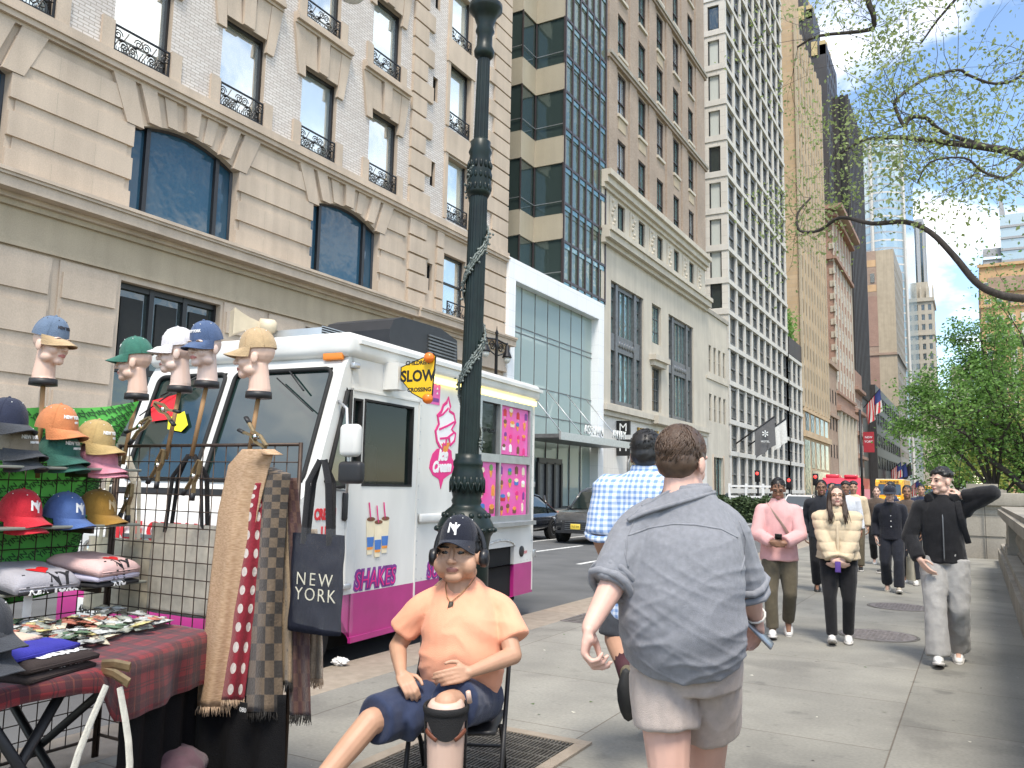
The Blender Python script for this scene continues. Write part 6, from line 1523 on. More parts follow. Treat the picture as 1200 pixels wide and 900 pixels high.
    def shoes(s,m,sole='sole_white',size=1.0):
        for sd in 'LR':
            an=s.J['an'+sd];fd=s.footdir(sd);up_=V((0,0,1));side=fd.cross(up_).normalized();up_=side.cross(fd).normalized();k=s.k*size
            base=an-up_*.085*k
            g=MB();P_=lambda f,z:base+fd*f*k+up_*z*k
            chain(g,[P_(-.045,.045),P_(.02,.05),P_(.09,.043),P_(.165,.034)],[(.038*k,.042*k),(.042*k,.05*k),(.044*k,.038*k),(.036*k,.026*k)],12,ref=side)
            chain(g,[P_(-.02,.05),P_(-.015,.10)],[.042*k,.04*k],12)
            o=put(remesh(g,.008,[m],2,None,None,'shoe',lambda c:(c-base).dot(up_)<.014*k),'shoe',s.t)
            g=MB();n=14;ring=[]
            for i in range(n):
                a=2*math.pi*i/n;f=.06+.145*math.cos(a);wd=(.05 if math.cos(a)>-.3 else .042)*math.sin(a);ring.append((f,wd))
            vs=[base+fd*f*k+side*w_*k+up_*z for z in(0,.024*k)for f,w_ in ring]
            g.add(vs,[tuple(range(n))[::-1],tuple(range(n,2*n))]+[(i,(i+1)%n,n+(i+1)%n,n+i)for i in range(n)],sole,True);g.build('sole',o)
    def hair(s,m,style='short',n=260,seed=1,length=.05):
        random.seed(seed);mx=s.hm@M.Scale(s.hs,4);g=MB()
        E=lambda c,r:ell(g,c,r,mx,16,12)
        if style=='curly':
            E((0,-.02,.062),(.083,.095,.07))
            for _ in range(150):
                a=random.uniform(0,6.28);e=random.uniform(.15,1.5);p=V((.084*math.cos(a)*math.cos(e),-.012+.098*math.sin(a)*math.cos(e),.045+.085*math.sin(e)))
                if p.y>.075 and p.z<.075:continue
                g.sph(mx@p,random.uniform(.012,.019)*s.hs,'skin_light',6,5)
        else:
            E((0,-.022,.048),(.082,.098,.084));E((0,-.05,-.0),(.074,.068,.07 if style!='long' else .09))
        for sx in(-1,1):
            if style in('short',):E((sx*.07,-.012,.022),(.014,.03,.03))
        me=remesh(g,.006,[m],2,None,lambda c:.003*noise.noise(c*35),'hair',lambda c:(lambda p:p.y>.068 and p.z<.07)(mx.inverted()@c)if style!='curly' else False)
        o=put(me,'hair',s.t);g=MB()
        if style in('short','bun'):
            for _ in range(n):
                a=random.uniform(0,6.28);e=random.uniform(-.1,1.5);c=V((math.cos(a)*math.cos(e),math.sin(a)*math.cos(e),math.sin(e)))
                p=V((.082*c.x,-.02+.1*c.y,.045+.086*c.z))
                if p.y>.06 and p.z<.06:continue
                d=V((random.gauss(0,.25)+.25,-.45+random.gauss(0,.2),-.75+random.gauss(0,.2)));d=(d-c*d.dot(c)).normalized()
                q=p.copy();pts=[]
                for st_ in range(5):
                    e_=V((q.x/.082,(q.y+.02)/.1,(q.z-.045)/.086));e_=e_/max(e_.length,.001)*(1.0+.05*math.sin(st_*.9+a*3));q2=V((e_.x*.082,e_.y*.1-.02,e_.z*.086+.045))
                    pts.append(mx@(q2 if q.z>.0 else V((q.x,q.y,q.z))));q=q2+d*length*.28
                g.tube(pts,[.0018,.0024,.0024,.002,.0008],m,4)
        if style=='bun':g.sph(mx@V((0,-.085,.09)),.034,m,12,9);g.sph(mx@V((0,-.1,.06)),.02,m,10,8)
        if style=='long':
            for sx in(-1,1):
                for _ in range(190):
                    x=sx*random.uniform(.02,.088);y=random.uniform(-.09,.03)if abs(x)>.05 else random.uniform(-.1,-.06);zz1=random.uniform(-.34,-.24)
                    ln=[V((x*.35,y*.3,.128)),V((x*.95,y+.01,.05)),V((x*1.08,y,-.05)),V((x*1.2,y+.05,-.15)),V((x*1.12+random.gauss(0,.012),y+.085+random.gauss(0,.012),zz1))]
                    P_,Q=spline(ln,[.006,.008,.008,.007,.002],3);g.tube([mx@q for q in P_],[q[0]for q in Q],m,4)
        if g.f:g.build('hair_strands',o)
        return o
mat('sole_white',(.65,.63,.6),.6);mat('sole_black',(.02,.02,.02),.7);mat('shoe_white',(.72,.72,.7),.5,var=.06,scale=20);mat('shoe_black',(.015,.015,.016),.5);mat('shoe_beige',(.45,.4,.32),.6)
# ------------------------------------------------------------------ baseball caps
def clothmat(name,col,var=.12,sc=25,bump=.35,bs=180,rough=.85,sheen=.15):return mat(name,col,rough,var=var,scale=sc,bump=bump,bscale=bs,sheen=sheen,spec=.25)
CC=dict(denim=(.12,.17,.25),tan=(.46,.33,.19),green=(.04,.15,.11),white=(.66,.64,.66),navyblue=(.07,.11,.21),orange=(.54,.20,.08),darkgreen=(.03,.11,.085),khaki=(.42,.30,.13),pink=(.62,.25,.32),taupe=(.20,.165,.12),charcoal=(.04,.043,.05),red=(.50,.02,.035),royal=(.07,.13,.32),mustard=(.30,.165,.03),navy=(.012,.014,.025),midnight=(.02,.025,.05))
for k_,c_ in CC.items():clothmat('cap_'+k_,c_)
mat('thread_white',(.75,.75,.74),.7);mat('thread_dark',(.03,.03,.04),.7);mat('thread_tan',(.55,.42,.24),.7)
def cap(label,crown,brim,text='NEW YORK',small=None,thread='thread_white',ny=False,group=None,parent=None,scale=1.0,under=None):
    """local: x forward, y left, z up; origin at the middle of the rim"""
    t=thing('baseball_cap',label,'cap',(0,0,0),group)if parent is None else bpy.data.objects.new('baseball_cap',None)
    if parent is not None:COL.objects.link(t);t.parent=parent
    A,B_,H_=.098*scale,.084*scale,.118*scale
    def surf(a,e,o_=0.0):ce=math.cos(e)**.8;return V(((A+o_)*ce*math.cos(a),(B_+o_)*ce*math.sin(a),(H_+o_)*math.sin(e)**1.0*(1+.05*math.cos(a)*math.cos(e))))
    g=MB();n,m_=36,10;vs=[]
    for j in range(m_):vs+=[surf(2*math.pi*i/n,math.pi/2*j/m_)for i in range(n)]
    vs.append(surf(0,math.pi/2-1e-4));fs=[(j*n+i,j*n+(i+1)%n,(j+1)*n+(i+1)%n,(j+1)*n+i)for j in range(m_-1)for i in range(n)]+[((m_-1)*n+i,(m_-1)*n+(i+1)%n,len(vs)-1)for i in range(n)]
    g.add(vs,fs,'cap_'+crown,True);g.add([surf(2*math.pi*i/n,.12)*.97 for i in range(n)],[tuple(range(n))],'cap_'+crown)
    for k in range(6):a=k*math.pi/3+math.pi/6*0;g.tube([surf(a,math.pi/2*q/9*.99,.0003)for q in range(10)],.0014,'cap_'+crown,4)
    g.sph((0,0,H_),.008,'cap_'+crown,8,6)
    for k in range(6):a=k*math.pi/3+math.pi/6;g.sph(surf(a,.98,.0005),.003,thread,6,4)
    c=g.build('crown',t)
    g=MB();n=22;bv=[];L_=.078*scale
    for r_ in range(6):
        for i in range(n):
            a=R_(-78+156*i/(n-1));f=r_/5;ext=L_*max(0,math.cos(a*1.12))**.55
            p=V((A*math.cos(a)+ext*f*1.0,B_*math.sin(a)*(1-.04*f),0));p.z=.006-.018*f-5.2*p.y*p.y*f*(1.0 if ext>.01 else .3)+.003
            bv.append(p)
    q=[p-V((0,0,.004))for p in bv];N_=len(bv)
    fs=[(r_*n+i,r_*n+i+1,(r_+1)*n+i+1,(r_+1)*n+i)for r_ in range(5)for i in range(n-1)]
    g.add(bv,fs,'cap_'+brim,True);g.add(q,fs,'cap_'+(under or brim),True)
    g.tube([bv[5*n+i]-V((0,0,.002))for i in range(n)],.0032,'cap_'+brim,5);g.build('brim',t)
    def wrap(me,e0,a0=0.0,o_=.0015):
        for v in me.vertices:x,y,z=v.co;p=surf(a0-(-x)/.092/scale*1.0,e0+y/.118/scale,o_+z);v.co=p
        return me
    def place(tx,size,x,y,e0,shear=0.0,bold=.0012,a0=0.0,sx=1.0):
        me=words(tx,size*scale,thread,M.Translation((x*scale,y*scale,0)),ext=.0012,bold=bold*scale,shear=shear,sx=sx);wrap(me,e0,a0);me.name='embroidery';o=bpy.data.objects.new('embroidery',me);COL.objects.link(o);o.parent=c
    if ny:place('N',.062,-.008,.004,.44,0,.002);place('Y',.062,.010,-.006,.44,0,.002)
    elif text:place(text,.024,0,0,.55,0,.001,0,.85)
    if small:place(small,.012,0.02,-.024,.55)
    return t
# ================================================================== vendor stall
YA=3.15;XB=-4.40
mat('wire_dark',(.06,.04,.03),.5,.5,.3,20);mat('wood_pole',(.30,.17,.075),.7,var=.3,scale=12,stretch=(1,1,.15),bump=.3);mat('shelf_grey',(.20,.21,.18),.6,var=.15);mat('clamp_metal',(.30,.22,.12),.4,.7,.3,20);mat('mannequin_skin',(.68,.47,.37),.38,var=.03,spec=.5);mat('mannequin_pale',(.66,.50,.43),.38,var=.03)
mat('tag_white',(.7,.7,.7),.6)
# wire panels
def wirepanel(name,label,origin,ux,w_,z0,z1,step,r=.0032):
    t=thing(name,label,'display grid',origin);ux=V(ux);o=V(origin);g=MB();nrm=ux.cross(V((0,0,1)))*.0055
    n=round(w_/step);m_=round((z1-z0)/step)
    for i in range(n+1):p=o+ux*(w_*i/n);g.tube([(p.x,p.y,z0),(p.x,p.y,z1)],r,'wire_dark',5)
    for j in range(m_+1):z=z0+(z1-z0)*j/m_;g.tube([o+nrm+V((0,0,z-o.z)),o+nrm+ux*w_+V((0,0,z-o.z))],r,'wire_dark',5)
    g.build('wire_mesh',t);g=MB()
    for i in(0,n):p=o+ux*(w_*i/n);g.tube([(p.x,p.y,0.0),(p.x,p.y,z1+.01)],.011,'wire_dark',8)
    for z in(z0,z1):g.tube([o+V((0,0,z-o.z)),o+ux*w_+V((0,0,z-o.z))],.009,'wire_dark',8)
    g.build('rim',t);return t
zA=onY(230,522,YA).z
wirepanel('wire_grid','brown wire display grid holding the mannequin head poles at the end of the table',(XB,YA,0),(1,0,0),1.42,.12,zA,.088)
wirepanel('wire_grid','brown wire display grid carrying the cap shelves along the kerb side',(XB,.6,0),(0,1,0),2.53,.10,1.72,.088)
# green printed sheet
def greenmat():
    m,N,L,P=_new('green_print');P.inputs['Roughness'].default_value=.55
    tc=N.new('ShaderNodeTexCoord');mp=N.new('ShaderNodeMapping');mp.inputs['Rotation'].default_value=(R_(0),0,0);L.new(tc.outputs['Object'],mp.inputs[0]);nz=N.new('ShaderNodeTexNoise');nz.inputs['Scale'].default_value=3;L.new(mp.outputs[0],nz.inputs['Vector'])
    r=N.new('ShaderNodeValToRGB');r.color_ramp.elements[0].color=(.07,.42,.06,1);r.color_ramp.elements[1].color=(.13,.55,.09,1);L.new(nz.outputs['Fac'],r.inputs[0]);L.new(r.outputs[0],P.inputs['Base Color'])
greenmat();mat('print_dark',(.02,.09,.02),.6)
gs=thing('green_sheet','bright green plastic sheet printed with rows of dark words hung behind the caps','sheet',(XB-.06,2.2,1.2))
TL=[onX(-90,505,XB-.03),onX(0,482,XB-.03),onX(90,478,XB-.03),onX(163,470,XB+.12)];BL=[onX(-90,716,XB-.03),onX(0,712,XB-.03),onX(80,690,XB-.03),onX(120,560,XB-.02)]
def gp(u,v):
    x=u*3;i=min(2,int(x));f=x-i;a=TL[i].lerp(TL[i+1],f);b=BL[i].lerp(BL[i+1],f);p=a.lerp(b,v);return p+V((-.012*math.sin(u*11+v*5)-.01,0,-.012*math.sin(u*math.pi*3)*(1-v)))
g=MB();n,m_=36,18;vs=[gp(i/n,j/m_)for j in range(m_+1)for i in range(n+1)]
g.add(vs,[(j*(n+1)+i,j*(n+1)+i+1,(j+1)*(n+1)+i+1,(j+1)*(n+1)+i)for j in range(m_)for i in range(n)],'green_print',True);g.build('sheet',gs)
g=MB()
for j in range(11):
    for i in range(19):
        u=(i+.5+.25*(j%2))/19.5;v=(j+.5)/11;p=gp(u,v);q=gp(min(1,u+.02),v)-p;d=gp(u,min(1,v+.02))-p
        if q.length<1e-6 or d.length<1e-6:continue
        x=(q.normalized()*.8-d.normalized()*.6).normalized();z=x.cross(-d).normalized();z=z if z.x>0 else-z;y=z.cross(x)
        add_mesh(g,words('YIN',.042,'print_dark',frame(p+z*.003,x,y,z),ext=.0004,bold=.001),'print_dark')
g.build('print',gs)
# shelves
SH=[]
for(v0,u1,v1,nm)in((548,152,547,'upper'),(622,150,610,'middle'),(698,158,679,'lower')):
    z=(onX(0,v0,-4.12).z+onX(u1,v1,-4.12).z)/2;SH.append(z)
    t=thing('display_shelf',{'upper':'thin grey shelf under the two rows of stacked caps','middle':'thin grey shelf under the red, blue and mustard caps','lower':'thin grey shelf under the folded printed shirts'}[nm],'shelf',(XB,2.2,z),'shelves on the wire grid')
    ye=onX(u1,v1,-4.12).y+.05
    g=MB();g.bbox(XB+.012,-4.08,.9,ye,z-.014,z,'shelf_grey',.004);g.build('board',t);g=MB()
    for y in(1.4,ye-.25):g=MB();g.box(XB+.008,XB+.26,y,y+.015,z-.05,z-.015,'wire_dark');g.build('bracket',t)
# caps on shelves: (u, v of the rim middle, yaw, crown, brim, text, small, thread, ny, label)
def capat(u,v,X,yaw,tilt,args,label,dz=0.0):
    p=onX(u,v,X);t=cap(label,*args,group='caps for sale on the shelves',scale=1.13);t.location=p+V((0,0,dz));t.rotation_euler=(0,R_(tilt),R_(yaw));return t
XS=-4.22
capat(66,503,XS,12,8,('orange','orange','NEW YORK','CITY'),'orange cap crowning the stack of green caps')
capat(68,533,XS,12,8,('darkgreen','darkgreen','NEW YORK','NEW YORK'),'dark green cap directly under the orange cap')
capat(68,541,XS,12,8,('darkgreen','darkgreen',None),'lowest dark green cap of the stack, under two others')
capat(110,520,XS+.02,16,10,('khaki','khaki','NEW YORK','CITY'),'khaki cap on top of the pink caps')
capat(112,541,XS+.02,16,12,('pink','pink',None),'pink cap under the khaki cap')
capat(113,546,XS+.02,16,12,('pink','pink',None),'second pink cap at the bottom of the khaki topped stack')
capat(6,497,XS,8,6,('midnight','charcoal',None),'navy cap topping the leftmost stack')
capat(18,527,XS,10,6,('taupe','charcoal','NEW YORK','NEW YORK'),'taupe cap with charcoal brim in the leftmost stack')
capat(18,540,XS,10,6,('charcoal','charcoal',None),'charcoal cap at the bottom of the leftmost stack')
capat(22,604,XS,12,8,('red','red',None,None,'thread_white',True),'bright red cap with white letters on the middle shelf')
capat(20,604,XS-.012,10,12,('red','red',None),'second red cap peeking out below the lettered red cap',-.024)
capat(74,606,XS,14,8,('royal','royal',None,None,'thread_white',True),'blue cap between the red and mustard caps')
capat(112,602,XS,16,8,('mustard','mustard',None,None,'thread_tan',True),'mustard brown cap at the right end of the middle shelf')
# folded shirts
mat('tee_grey',(.34,.33,.36),.85,var=.06,bump=.3,bscale=120);mat('tee_pink',(.62,.42,.40),.85,var=.06,bump=.3,bscale=120);mat('tee_lilac',(.52,.50,.62),.85,var=.06,bump=.3,bscale=120);mat('tee_black',(.015,.015,.018),.85,bump=.3,bscale=120);mat('tee_violet',(.10,.05,.25),.8,bump=.3,bscale=120);mat('tee_blue',(.03,.03,.30),.8,bump=.3,bscale=120);mat('tee_yellow',(.70,.42,.02),.8,bump=.3,bscale=120);mat('tee_peach',(.66,.46,.36),.8,bump=.3,bscale=120);mat('tee_brown',(.03,.02,.018),.85,bump=.3,bscale=120);mat('heart_red',(.6,.01,.015),.6)
def folded(label,c,yaw,L_,W_,H_,m,droop=.0,prints=None,group='folded shirts for sale',pitch=0.0):
    """soft folded shirt: origin at the middle of its underside; x towards the buyer"""
    t=thing('folded_shirt',label,'shirt',(0,0,0),group);g=MB();nx,ny=16,12;sd=random.random()*50
    def top(x,y):
        e=1-abs(2*x)**6;f=1-abs(2*y)**8;return V((x*L_,y*W_,H_*(.45+.55*max(0,e)**.5*max(0,f)**.5)+.006*noise.noise(V((x*5+sd,y*5,0)))-droop*max(0,x+.1)**2*2))
    def bot(x,y):p=top(x,y);return V((p.x*.985,p.y*.985,-droop*max(0,x+.1)**2*2))
    tv=[top(i/nx-.5,j/ny-.5)for j in range(ny+1)for i in range(nx+1)];bv=[bot(i/nx-.5,j/ny-.5)for j in range(ny+1)for i in range(nx+1)]
    fs=[(j*(nx+1)+i,j*(nx+1)+i+1,(j+1)*(nx+1)+i+1,(j+1)*(nx+1)+i)for j in range(ny)for i in range(nx)];N_=len(tv)
    per=[i for i in range(nx+1)]+[j*(nx+1)+nx for j in range(1,ny+1)]+[ny*(nx+1)+i for i in range(nx-1,-1,-1)]+[j*(nx+1)for j in range(ny-1,0,-1)]
    g.add(tv+bv,fs+[tuple(N_+k for k in f[::-1])for f in fs]+[(per[k],per[(k+1)%len(per)],N_+per[(k+1)%len(per)],N_+per[k])for k in range(len(per))],m,True)
    for z in(.35,.65):g.tube([(L_/2*(1.0),y*W_*.9,H_*z*.5-droop*.72)for y in(-.5,-.2,.2,.5)],.004,m,5)
    b=g.build('cloth',t)
    for(kind,x,y,s_,mk)in(prints or()):
        if kind=='heart':
            pts=[(.5*16*math.sin(a)**3/16,.5*(13*math.cos(a)-5*math.cos(2*a)-2*math.cos(3*a)-math.cos(4*a))/16)for a in[q*2*math.pi/30 for q in range(30)]]
            me=bpy.data.meshes.new('print');me.from_pydata([(p[0]*s_,p[1]*s_,0)for p in pts]+[(p[0]*s_*.5,p[1]*s_*.5,0)for p in pts]+[(0,0,0)],[],[(i,(i+1)%30,30+(i+1)%30,30+i)for i in range(30)]+[(30+i,30+(i+1)%30,60)for i in range(30)]);me.materials.append(MT[mk])
        else:me=words(kind,s_,mk,M.Identity(4),ext=.0005,bold=.004)
        for v in me.vertices:
            xx,yy=x-v.co.y/L_,y+v.co.x/W_
            if abs(xx)<.495:p=top(xx,max(-.49,min(.49,yy)));v.co=V((p.x,p.y,p.z+.003+v.co.z))
            else:over=xx-.495;p=top(.495,max(-.49,min(.49,yy)));v.co=V((p.x+.006+v.co.z,p.y,p.z-over*L_))
        me.name='print';o=bpy.data.objects.new('print',me);COL.objects.link(o);o.parent=b
    t.location=c;t.rotation_euler=(0,R_(pitch),R_(yaw));return t
random.seed(31);z3=SH[2]
yA_=onX(30,655,-4.2).y;yB_=onX(108,645,-4.2).y
folded('black folded shirt lowest on the left pile of the shirt shelf',(-4.17,yA_,z3),6,.36,.34,.035,'tee_black',prints=[('NEW YORK',.5,.02,.05,'thread_white')])
folded('grey folded shirt with red heart on the left pile',(-4.17,yA_-.01,z3+.033),4,.36,.34,.085,'tee_grey',prints=[('heart',.22,.0,.11,'heart_red'),('I    NY',.47,.0,.09,'tee_black')],pitch=9)
folded('black folded shirt lowest on the right pile of the shirt shelf',(-4.17,yB_,z3),12,.34,.30,.03,'tee_black',prints=[('NYC',.5,.0,.04,'thread_white')])
folded('lilac folded shirt under the pink heart shirt',(-4.17,yB_,z3+.03),12,.34,.30,.05,'tee_lilac',prints=[('N Y',.5,.0,.06,'tee_black')])
folded('pink folded shirt with red heart on the right pile',(-4.17,yB_-.005,z3+.078),14,.35,.30,.07,'tee_pink',prints=[('heart',.25,.06,.09,'heart_red'),('I NY',.47,.0,.09,'tee_black')],pitch=8)
t=thing('price_tag','long white paper price tag hanging from the wire grid under the shirts','price tag',onX(34,700,-4.06));g=MB();p=onX(34,690,-4.06);q=onX(34,723,-4.06);g.bbox(p.x-.002,p.x,p.y-.022,p.y+.022,q.z,p.z,'tag_white',.0008);g.tube([(p.x,p.y,p.z),(p.x-.1,p.y,p.z+.06)],.0015,'tag_white',4);g.build('card',t)
# ------------------------------------------------------------------ table with red plaid cloth
ZT=.80;XT0,XT1=-4.33,-3.06;YT0,YT1=.7,3.05
def plaid(name,base,dark,line,sc):
    m,N,L,P=_new(name);P.inputs['Roughness'].default_value=.85;P.inputs['Sheen Weight'].default_value=.2
    tc=N.new('ShaderNodeTexCoord');sp=N.new('ShaderNodeSeparateXYZ');L.new(tc.outputs['UV'],sp.inputs[0])
    def band(ax,freq,lo,hi):
        a=N.new('ShaderNodeMath');a.operation='MULTIPLY';a.inputs[1].default_value=freq;L.new(sp.outputs[ax],a.inputs[0]);b=N.new('ShaderNodeMath');b.operation='FRACT';L.new(a.outputs[0],b.inputs[0])
        c=N.new('ShaderNodeMath');c.operation='GREATER_THAN';c.inputs[1].default_value=lo;L.new(b.outputs[0],c.inputs[0]);d=N.new('ShaderNodeMath');d.operation='LESS_THAN';d.inputs[1].default_value=hi;L.new(b.outputs[0],d.inputs[0])
        e=N.new('ShaderNodeMath');e.operation='MULTIPLY';L.new(c.outputs[0],e.inputs[0]);L.new(d.outputs[0],e.inputs[1]);return e.outputs[0]
    cur=None;col0=c4(base)
    def over(cur,fac,col,amt):
        mm=N.new('ShaderNodeMix');mm.data_type='RGBA';k=N.new('ShaderNodeMath');k.operation='MULTIPLY';k.inputs[1].default_value=amt;L.new(fac,k.inputs[0]);L.new(k.outputs[0],mm.inputs[0]);mm.inputs[7].default_value=c4(col)
        if cur is None:mm.inputs[6].default_value=col0
        else:L.new(cur,mm.inputs[6])
        return mm.outputs[2]
    for ax in 'XY':
        cur=over(cur,band(ax,sc,.0,.42),dark,.6);cur=over(cur,band(ax,sc,.19,.23),line,.5);cur=over(cur,band(ax,sc,.68,.72),dark,.6);cur=over(cur,band(ax,sc,.78,.82),dark,.6)
    L.new(cur,P.inputs['Base Color'])
    nz=N.new('ShaderNodeTexNoise');nz.inputs['Scale'].default_value=300;L.new(tc.outputs['Object'],nz.inputs['Vector']);bp=N.new('ShaderNodeBump');bp.inputs['Strength'].default_value=.4;bp.inputs['Distance'].default_value=.005;L.new(nz.outputs['Fac'],bp.inputs['Height']);L.new(bp.outputs[0],P.inputs['Normal'])
plaid('red_plaid',(.19,.006,.011),(.010,.003,.007),(.17,.04,.02),6.0)
def sheet(name,parent,fn,nu,nv,m,su=1.0,sv=1.0,thick=.004):
    """cloth from a point function fn(u,v) with a UV map in metres, given a real thickness"""
    vs=[fn(i/nu,j/nv)for j in range(nv+1)for i in range(nu+1)];fs=[(j*(nu+1)+i,j*(nu+1)+i+1,(j+1)*(nu+1)+i+1,(j+1)*(nu+1)+i)for j in range(nv)for i in range(nu)]
    off=wloc(parent);me=bpy.data.meshes.new(name);me.from_pydata([tuple(V(p)-off)for p in vs],[],fs);uvl=me.uv_layers.new(name='UVMap')
    for lp_ in me.loops:k=lp_.vertex_index;uvl.data[lp_.index].uv=((k%(nu+1))/nu*su,(k//(nu+1))/nv*sv)
    me.materials.append(MT[m]);me.polygons.foreach_set('use_smooth',[True]*len(fs))
    o=bpy.data.objects.new(name,me);COL.objects.link(o);o.parent=parent
    if thick:md=o.modifiers.new('thickness','SOLIDIFY');md.thickness=thick;md.offset=0
    return o
tb=thing('folding_table','folding table with crossed black legs under the red plaid cloth','table',(-3.7,2,0))
g=MB();g.prism([(XT0,YT0),(XT1-.03,YT0),(XT1-.03,2.2),(XT1-.39,YT1),(XT0,YT1)],.037,'black_plastic',M.Translation((0,0,ZT-.045)));g.build('tabletop',tb)
for(ya,yb_)in((1.0,1.0),(2.35,2.35)):
    for xa,xb in((XT0+.1,XT1-.12),(XT1-.12,XT0+.1)):
        g=MB();g.tube([(xa,ya+(.03 if xa>xb else 0),ZT-.05),(xb,yb_+(.03 if xa>xb else 0),.0)],.019,'black_plastic',8);g.build('leg',tb)
for a,b in(((XT1-.12,2.12,ZT-.05),(XT1-.16,1.7,0)),((XT1-.12,1.78,ZT-.05),(XT1-.14,2.28,0))):
    g=MB();g.tube([a,b],.021,'black_plastic',8);g.build('leg',tb)
g=MB();g.tube([(XT1-.13,.6,.42),(XT1-.13,2.1,.30)],.012,'black_plastic',8);g.build('brace',tb)
tc_=thing('tablecloth','red and black plaid cloth draped over the vendor table','tablecloth',(-3.7,2,ZT))
def clothf(u,v):
    """u across from the back edge over the front and down; v along the table"""
    y=YT0+(YT1-YT0+.0)*v;x1=XT1-max(0,y-2.2)*.42;wid=x1-XT0;drop=.10+.05*math.sin(v*9)if y<2.2 else .10+min(1,(y-2.2)/.12)*.13
    tot=wid+drop;s_=u*tot;bul=.02*math.sin(y*13)+.012*math.sin(y*29+1)
    if s_<wid-.03:return V((XT0+s_,y,ZT+.004*noise.noise(V((s_*9,y*9,0)))))
    d=s_-(wid-.03);r=.035
    if d<r*1.57:a=d/r;return V((x1-.03+r*math.sin(a)+bul*a*.3,y,ZT-r+r*math.cos(a)))
    return V((x1-.03+r+bul*min(1,(d-.05)*8)*(.5+d*2)-(.05*(d-.05)if y<2.2 else 0),y,ZT-r-(d-r*1.57)))
sheet('cloth',tc_,clothf,46,70,'red_plaid',1.6,2.35)
def skirt(u,v):x=XT0+.5+(XT1-XT0-.47)*u;return V((x,YT1+.008+.016*math.sin(u*23)*v,ZT-.55*v))
bk=thing('black_cloth','black cloth hanging in folds below the plaid cloth beside the scarves','cloth',(-3.1,2.8,0));clothmat('black_fabric',(.004,.004,.005),sheen=0)
def blk(u,v):a=u;t_=onY(150,815,3.04).lerp(onY(334,812,3.04),a);return V((t_.x,3.04+.025*math.sin(a*33)*(.3+v),(t_.z-.02)*(1-v)+.01))
sheet('cloth',bk,blk,60,14,'black_fabric')
def blk2(u,v):a=u;p=V((-3.16,2.36,0)).lerp(V((-3.46,3.0,0)),a);return V((p.x-.02*math.sin(a*23),p.y,.68-.66*v))
sheet('lining',bk,blk2,30,8,'black_fabric')
# things on the table
def at(u,v,z):return onZ(u,v,z)
random.seed(12)
p=at(62,768,ZT)
folded('dark brown folded shirt lowest of the pile at the table corner',(-3.25,2.02,ZT+.002),14,.30,.34,.035,'tee_brown',prints=[('NEW YORK',.42,.1,.035,'thread_white')],group='folded clothes on the table')
folded('dark brown folded shirt with white print in the table pile',(-3.25,2.03,ZT+.036),10,.30,.34,.04,'tee_brown',prints=[('BRONX',.33,.06,.06,'thread_white')],group='folded clothes on the table')
folded('blue folded shirt on the table pile',(-3.30,1.98,ZT+.075),16,.28,.36,.035,'tee_blue',group='folded clothes on the table')
folded('peach folded shirt on top of the blue one',(-3.42,1.94,ZT+.108),10,.22,.30,.022,'tee_peach',group='folded clothes on the table')
folded('purple folded shirt behind the peach one',(-3.58,1.98,ZT+.06),8,.22,.34,.04,'tee_violet',group='folded clothes on the table')
folded('dark folded shirt under the purple one',(-3.60,2.0,ZT+.002),4,.26,.36,.055,'tee_black',group='folded clothes on the table')
folded('yellow folded beanie at the left of the table',(-3.72,1.92,ZT+.075),22,.16,.26,.035,'tee_yellow',group='folded clothes on the table')
folded('second yellow folded beanie just under the first',(-3.70,1.95,ZT+.04),18,.16,.26,.034,'tee_yellow',group='folded clothes on the table')
folded('purple folded beanie at the left edge behind the yellow ones',(-3.85,1.78,ZT+.10),20,.16,.26,.05,'tee_violet',group='folded clothes on the table')
capat(-24,742,-3.12,14,6,('charcoal','charcoal',None),'grey cap standing on the table at the left edge of the picture');capat(-26,770,-3.1,10,6,('charcoal','charcoal',None),'lower grey cap on the table at the left edge')
# packets in clear wrap
clearglass('wrap_clear',(.85,.85,.83),.38,.12);pk=[('packet_'+n,c)for n,c in(('grey',(.35,.36,.35)),('green',(.10,.16,.10)),('cream',(.55,.5,.38)),('sage',(.28,.30,.26)),('yellow',(.5,.44,.2)),('dark',(.10,.11,.105)),('silver',(.45,.47,.46)),('red',(.36,.14,.10)),('white',(.55,.56,.55)))]
for n,c in pk:mat(n,c,.16,var=.4,scale=40,spec=.8)
random.seed(77)
g=None
for k in range(170):
    x=random.uniform(-4.2,-3.35);y=random.uniform(2.12,3.0)
    if x>-3.72 and y<2.3 or x>-3.42-(y-2.15)*.42+.1:continue
    c=V((x,y,ZT+.012+random.uniform(0,.05)));yaw=random.uniform(0,6.28);w_,l_=random.uniform(.05,.08),random.uniform(.08,.13);g=MB();ax=V((math.cos(yaw),math.sin(yaw),random.uniform(-.2,.25))).normalized();ay=V((-math.sin(yaw),math.cos(yaw),random.uniform(-.2,.2))).normalized();az=ax.cross(ay);nn=5;vs=[]
    for sgn in(1,-1):
        for j in range(nn):
            for i in range(nn):a=i/(nn-1)-.5;b=j/(nn-1)-.5;vs.append(c+ax*a*l_+ay*b*w_+az*sgn*(.011*(1-(2*a)**2)*(1-(2*b)**2)+random.uniform(0,.003)))
    q=nn*nn;fs=[(j*nn+i,j*nn+i+1,(j+1)*nn+i+1,(j+1)*nn+i)for j in range(nn-1)for i in range(nn-1)];g.add(vs,fs+[tuple(q+z for z in f[::-1])for f in fs],random.choice(pk)[0])
    g.bbox(-.02,.02,-.012,.012,-.004,.016,random.choice(pk)[0],.003,mx=frame(c,ax,ay,az),smooth=False)
    tag(g.build('trinket_packet',loc=c),'small shiny wrapped trinket in the loose heap at the back of the table','packet','wrapped trinkets heaped on the table')
